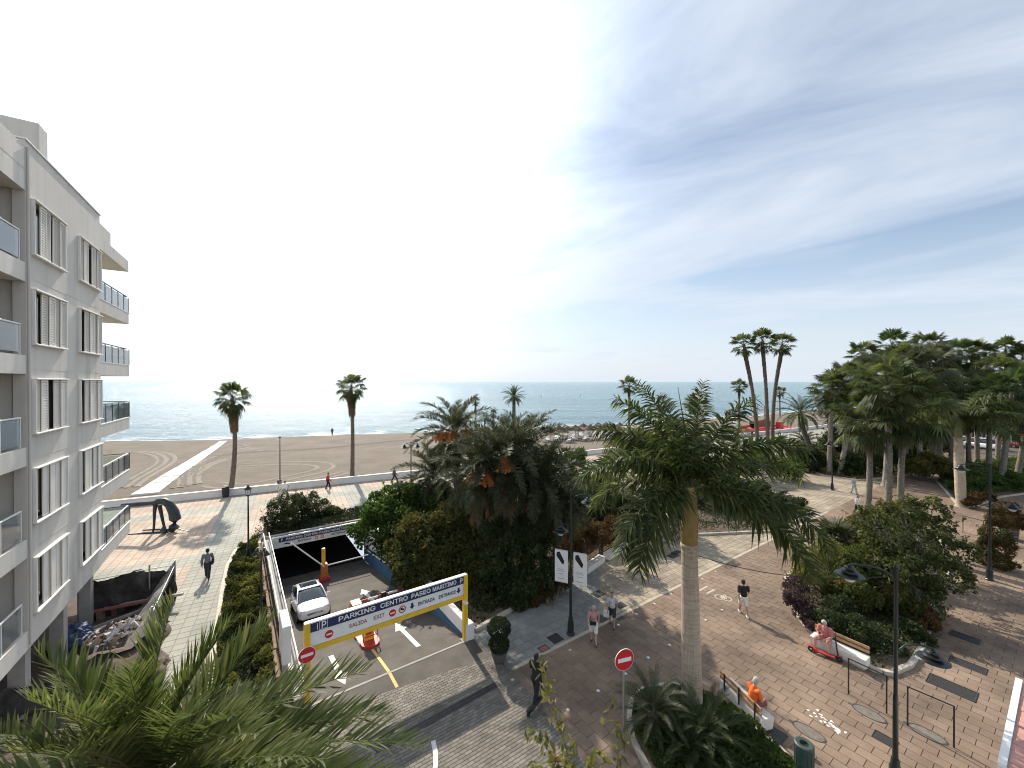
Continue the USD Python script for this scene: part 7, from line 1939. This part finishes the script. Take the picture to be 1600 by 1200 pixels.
def person(label, loc, face, J, top, bottom, hair=None, skin=SKIN, shoes=None, scale=1.0, sleeves='short', legs='long', hat=None, skirt=False, extra=None, hairlong=False, group=None, female=False, belly=.0):
    """J: joints in a local frame, x right, y forward. All radii are for a 1.74 m adult."""
    t = thing('person', label, 'person', loc, face, scale=scale, group=group)
    j = {k: np.array(v, float) for k, v in J.items()}
    sh = .145 if female else .165
    hd, nk, ch, pv = j['head'], j['neck'], j['chest'], j['pelvis']
    up = unit(hd - nk); fw = j.get('look', np.array([0, 1.0, 0])); rt = unit(np.cross(fw, up))
    # body
    parts = [bone(pv, .125, ch, .125), bone(ch, .12, nk, .06), bone(nk - (hd - nk) * .2, .055, hd - up * .05, .052)]
    for s, S in ((-1, 'l'), (1, 'r')):
        so, el, wr = j['sh_' + S], j['el_' + S], j['wr_' + S]
        hi, kn, an = j['hi_' + S], j['kn_' + S], j['an_' + S]
        parts += [bone(ch, .09, so, .052), bone(so, .052, el, .040), bone(el, .040, wr, .027), bone(pv, .11, hi, .085), bone(hi, .085, kn, .056), bone(kn, .054, an, .036)]
        calf = kn * .68 + an * .32 + unit(np.cross(np.cross(an - kn, fw), an - kn)) * 0 - fw * .018
        parts += [bone(kn, .045, calf, .055), bone(calf, .055, an, .034)]
        parts += [bone(an, .035, an + fw * .14 - np.array([0, 0, .045]), .028)]
    head = [MF.sphere(1.0, 22).scale([.074, .093, .112]).translate([0, 0, 0])]
    head = [ball(hd + up * .025, .088, 20), ball(hd - up * .045 + fw * .022, .062, 16)]
    head = [MF.batch_hull(head)] + [ball(hd + fw * .098 - up * .012, .014), bone(hd + fw * .088 + up * .012, .009, hd + fw * .101 - up * .016, .013)] + [ball(hd + rt * s * .088 - up * .008, .018) for s in (-1, 1)]
    body = join(parts + head).refine_to_length(.04)
    a = body.to_mesh(); tm = trimesh.Trimesh(a.vert_properties[:, :3], a.tri_verts, process=True)
    trimesh.smoothing.filter_taubin(tm, iterations=4)
    hands = []
    for S, s in (('l', -1), ('r', 1)):
        hands += hand(j['wr_' + S], j['wr_' + S] - j['el_' + S], s)
    hm = join(hands).to_mesh()
    MB().mesh(tm).add(hm.vert_properties[:, :3], hm.tri_verts).build('body', skin, t, smooth=True)
    fm = join([ball(hd + fw * .082 + rt * s * .032 + up * .012, .013, 10) for s in (-1, 1)])
    put(fm, 'eyes', 'black', t, 0, 0)
    put(bone(hd + fw * .083 - rt * .02 - up * .055, .007, hd + fw * .083 + rt * .02 - up * .055, .007), 'mouth', 'red_cover', t, 0, 0)
    # clothes
    if top:
        e = .018
        q = [bone(pv + (ch - pv) * .12, .128 + e + belly * .3, ch, .128 + e), bone(ch, .125 + e, nk - (hd - nk) * .25, .07 + e * .5)]
        if belly: q.append(ball(pv + (ch - pv) * .3 + fw * .05, .13 + belly))
        for S in 'lr':
            so, el, wr = j['sh_' + S], j['el_' + S], j['wr_' + S]
            q += [bone(ch, .10 + e, so, .058 + e)]
            if sleeves == 'short': q += [bone(so, .060 + e, so + (el - so) * .72, .050 + e)]
            elif sleeves == 'long': q += [bone(so, .060 + e, el, .046 + e), bone(el, .046 + e, wr - (wr - el) * .08, .034 + e)]
        put(join(q), 'shirt', top, t)
    e = .016
    q = [bone(pv + (ch - pv) * .10, .122 + e, pv - np.array([0, 0, .02]), .128 + e)]
    if skirt:
        kn = (j['kn_l'] + j['kn_r']) / 2
        q = [MF.batch_hull([ball(pv, .15), ball(j['hi_l'], .12), ball(j['hi_r'], .12), ball(kn + (.12, 0, .05), .12), ball(kn + (-.12, 0, .05), .12)])]
    else:
        for S in 'lr':
            hi, kn, an = j['hi_' + S], j['kn_' + S], j['an_' + S]
            q += [bone(pv, .115 + e, hi, .092 + e)]
            if legs == 'long': q += [bone(hi, .092 + e, kn, .064 + e), bone(kn, .064 + e, an + (kn - an) * .06, .052 + e)]
            else: q += [bone(hi, .094 + e, hi + (kn - hi) * .82, .078 + e)]
    put(join(q), 'skirt' if skirt else ('trousers' if legs == 'long' else 'shorts'), bottom, t)
    sm = shoes or cloth((.05, .05, .05))
    for S in 'lr':
        an = j['an_' + S]
        low = np.array([0, 0, -.05])
        put(join([MF.batch_hull([ball(an + low * .6 - fw * .03, .044), ball(an + low + fw * .15, .036), ball(an + low - fw * .05, .036)])]), 'shoe', sm, t, .04, 2)
    if hat:
        put(join([MF.batch_hull([ball(hd + up * .05, .10, 20), ball(hd + up * .07, .092, 20)])]).trim_by_plane([float(x) for x in up], float(up @ (hd + up * .035))), 'hat', hat, t, 0, 0)
        MB().lathe([(.0, .0), (.16, -.01), (.165, .0), (.1, .015)], 20, m=M4(hd + up * .045)).build('hat_brim', hat, t)
    elif hair:
        h = MF.batch_hull([ball(hd + up * .035 - fw * .012, .098, 20), ball(hd - up * .02 - fw * .03, .085, 18)])
        h = h.trim_by_plane([float(x) for x in -fw + up * .55], float((-fw + up * .55) @ (hd + fw * .028 + up * .012)))
        if hairlong: h = join([h, bone(hd - fw * .06, .06, hd - fw * .07 - up * .18, .045)])
        put(h, 'hair', hair, t, 0, 0)
    return t

def walking(s=.28, arm=.2, lean=.02, bend=.0, left_first=True):
    a = 1 if left_first else -1
    J = dict(head=(0, .04 + lean, 1.62), neck=(0, .01 + lean, 1.46), chest=(0, lean, 1.27), pelvis=(0, 0, .96))
    for S, sg in (('l', -1), ('r', 1)):
        f = a * (1 if S == 'l' else -1)
        J['hi_' + S] = (sg * .09, 0, .90)
        J['kn_' + S] = (sg * .095, f * s * .55 + .04, .50)
        J['an_' + S] = (sg * .09, f * s - (.03 if f < 0 else -.02), .09 + (.03 if f < 0 else 0))
        J['sh_' + S] = (sg * .19, lean, 1.40)
        J['el_' + S] = (sg * .25, -f * arm * .5 - .02, 1.12)
        J['wr_' + S] = (sg * .24, -f * arm + .06, .88)
    return J
def standing(): return walking(.05, .04)
def sitting(seat=.47, spread=.1, lean=0.0, hands='lap'):
    z = seat + .10
    J = dict(head=(0, .04 + lean * 1.6, z + .70), neck=(0, .01 + lean * 1.2, z + .54), chest=(0, lean * .8, z + .34), pelvis=(0, -.02, z + .02))
    for S, sg in (('l', -1), ('r', 1)):
        J['hi_' + S] = (sg * .09, .02, z); J['kn_' + S] = (sg * (.10 + spread * .5), .44, z + .0); J['an_' + S] = (sg * (.10 + spread * .5), .42, .09)
        J['sh_' + S] = (sg * .19, lean, z + .46); J['el_' + S] = (sg * .25, .06 + lean, z + .20); J['wr_' + S] = (sg * .14, .28 + lean, z + .12)
    return J
def face_to(dx, dy): return math.atan2(-dx, dy)      # local +y points to (dx, dy)
black, white, dark = cloth((.012, .012, .014)), cloth((.72, .70, .66)), cloth((.03, .032, .04))
grey_hair, dark_hair, brown = cloth((.42, .40, .38)), cloth((.02, .016, .013)), cloth((.09, .05, .03))
toS = U_P
t_ = person('man in dark trousers and grey shirt walking away along the promenade strip', G(323, 905), face_to(*toS), walking(.25), cloth((.17, .17, .19)), dark, dark_hair, sleeves='long')
person('man in black shirt and white shorts walking away across the plaza', G(1163, 963), face_to(.2, 1), walking(.24), black, white, dark_hair, legs='short', shoes=white)
person('elderly person in pink top and white shorts strolling with grey hair', G(928, 1006), face_to(-.1, -1), walking(.16), cloth((.46, .24, .22)), white, grey_hair, legs='short', scale=.96, skin=SKIN2, belly=.03)
person('woman in patterned white top walking beside the pink topped stroller', G(957, 979), face_to(-.2, -1), walking(.2), cloth((.50, .48, .50)), dark, brown, legs='short', scale=.92, female=True)
person('woman in pale clothes, left of the couple by the seafront wall', G(437, 778), face_to(.5, -1), walking(.2), white, cloth((.55, .54, .5)), brown, scale=.95, female=True, sleeves='long')
person('man in white shirt, right of the couple by the seafront wall', G(444, 779), face_to(1, .4), walking(.3), white, cloth((.3, .3, .3)), dark_hair, sleeves='long')
person('person in red top and black trousers walking by the seafront wall', G(512, 764), face_to(.8, .4), walking(.18), cloth((.42, .03, .03)), black, dark_hair, sleeves='long')
person('person in dark clothes striding right along the seafront wall', G(616, 754), face_to(1, .5), walking(.36), cloth((.10, .10, .12)), black, dark_hair, sleeves='long')
person('person in dark clothes standing at the edge of the glittering water', floating(510, 681) + np.array([.6, 1.5, -.05]), face_to(0, 1), standing(), dark, dark, dark_hair, sleeves='long')
person('person in grey standing on the sunny walk near the far lamp', G(1335, 772), face_to(.1, -1), walking(.2), cloth((.35, .36, .36)), cloth((.35, .34, .34)), dark_hair, sleeves='long')
person('person in white top and dark shorts on the sunny walk, nearer than the grey one', G(1341, 806), face_to(.1, -1), walking(.2), white, black, dark_hair, legs='short')
person('person in pale clothes with white hat behind the palm trunks', G(1363, 726), face_to(-.6, -1), walking(.2), white, cloth((.5, .48, .45)), None, hat=white)
person('person in dark top standing among the palm trunks in the back bed path', G(1402, 735), face_to(.6, -1), standing(), dark, dark, dark_hair)
person('person in white top and dark trousers walking at the red playground', G(1218, 681), face_to(.3, -1), walking(.2), white, dark, dark_hair)
person('person in dark clothes sitting low at the left edge of the playground', G(1175, 682) + np.array([0, 0, -.05]), face_to(.3, -1), sitting(.40), dark, dark, dark_hair)
person('person in black at the fence behind the portal planter', G(629, 806) + np.array([0, 0.2, 0]), face_to(.2, -1), standing(), black, black, dark_hair, scale=.98) if False else None
# seated in orange
t0, rz, loc, nrm, d = bA
q = np.array(loc[:2]) + (G(1175, 1130)[:2] + off - np.array(loc[:2])) @ d * d * .75
person('person in bright orange top sitting on the near white bench with head bowed', (q[0] - nrm[0] * .02, q[1] - nrm[1] * .02, 0), face_to(*nrm), sitting(.45, lean=.08), cloth((.80, .14, .02)), cloth((.20, .08, .07)), grey_hair, legs='short', skin=SKIN2, shoes=white)
# scooter rider on the other bench
t0, rz, loc, nrm, d = bB
ql = np.array(loc[:2]) + d * ((G(1290, 1020)[:2] - np.array(loc[:2])) @ d)
person('man in pink shirt sitting on the bench end behind an electric scooter', (ql[0] + nrm[0] * .0, ql[1] + nrm[1] * .0, 0), face_to(*nrm), sitting(.45, spread=.3, lean=.12), cloth((.50, .17, .17)), cloth((.48, .22, .20)), grey_hair, legs='short', skin=SKIN2)
def scooter(label, loc, rz, mat='red_paint', lean=.06):
    t = thing('electric_scooter', label, 'scooter', loc, rz, tilt=(lean, 0))
    for x in (-.45, .50):
        th = trimesh.transformations.rotation_matrix(PI / 2, (1, 0, 0))
        MB().lathe([(.05, -.025), (.10, -.028), (.115, 0), (.10, .028), (.05, .025)], 18, m=M4((x, 0, .115)) @ th).build('wheel', 'rubber', t, smooth=40)
    MB().box((0, 0, .14), (.72, .16, .06), bevel=.015).build('deck', mat, t)
    MB().tube([(.34, 0, .16), (.46, 0, .26), (.42, 0, .5), (.36, 0, 1.08)], .026, 8).build('steering_column', 'black', t, smooth=50)
    MB().tube([(.36, -.24, 1.08), (.36, .24, 1.08)], .016, 8).build('handlebar', 'black', t)
    MB().box((-.45, 0, .25), (.26, .1, .02), bevel=.006).build('mudguard', mat, t); MB().box((.50, 0, .25), (.22, .09, .02), bevel=.006).build('mudguard', mat, t)
c0, c1 = G(1268, 1019), G(1312, 1036)
d2 = (c1 - c0)[:2]
scooter('red and black electric scooter standing before the seated man', (*((c0 + c1) / 2)[:2], 0), math.atan2(d2[1], d2[0]))
# rider in black at the left of the plaza
rb = G(837, 1108)
J = standing()
J['el_l'], J['wr_l'], J['el_r'], J['wr_r'] = (-.26, .12, 1.14), (-.20, .36, 1.10), (.26, .12, 1.14), (.20, .36, 1.10)
J['an_l'], J['kn_l'] = (-.05, .14, .10), (-.07, .12, .50)
J['an_r'], J['kn_r'] = (.05, -.16, .10), (.07, -.02, .50)
person('person in black standing on an electric scooter near the leafy shoots', (rb[0], rb[1], .16), face_to(.55, .8), J, black, black, dark_hair, sleeves='long', female=True, hairlong=True)
fdir = unit(np.array([.55, .8]))
scooter('black electric scooter under the rider dressed in black', (rb[0], rb[1], 0), math.atan2(fdir[1], fdir[0]), 'black', 0)

def bag(name, label, base, face, off, size, mat, strap=.35):
    c, s = math.cos(face), math.sin(face)
    p = np.array([base[0] + off[0] * c - off[1] * s, base[1] + off[0] * s + off[1] * c, off[2]])
    t = thing(name, label, 'bag', p, face)
    MB().box((0, 0, 0), size, bevel=.03).build('body', mat, t)
    MB().tube([(-size[0] * .35, 0, size[2] * .45), (-size[0] * .2, 0, size[2] * .5 + strap * .8), (size[0] * .2, 0, size[2] * .5 + strap * .8), (size[0] * .35, 0, size[2] * .45)], .009, 5).build('strap', mat, t)
bag('shoulder_bag', 'dark waist bag carried by the person in the pink top', G(928, 1006), face_to(-.1, -1), (.05, .20, .98), (.26, .09, .16), black, .1)
bag('carrier_bag', 'white carrier bag in the hand of the woman in patterned top', G(957, 979), face_to(-.2, -1), (.27, .05, .58), (.26, .12, .32), white, .14)
bag('shoulder_bag', 'black bag on the hip of the man walking away on the promenade', G(323, 905), face_to(*toS), (.24, -.04, .95), (.12, .28, .24), black, .4)
bag('handbag', 'white bag lying beside the person in orange on the bench', (q[0] + d[0] * .0, q[1] + d[1] * .0), face_to(*nrm), (.36, .05, .56), (.22, .14, .20), white, .12)
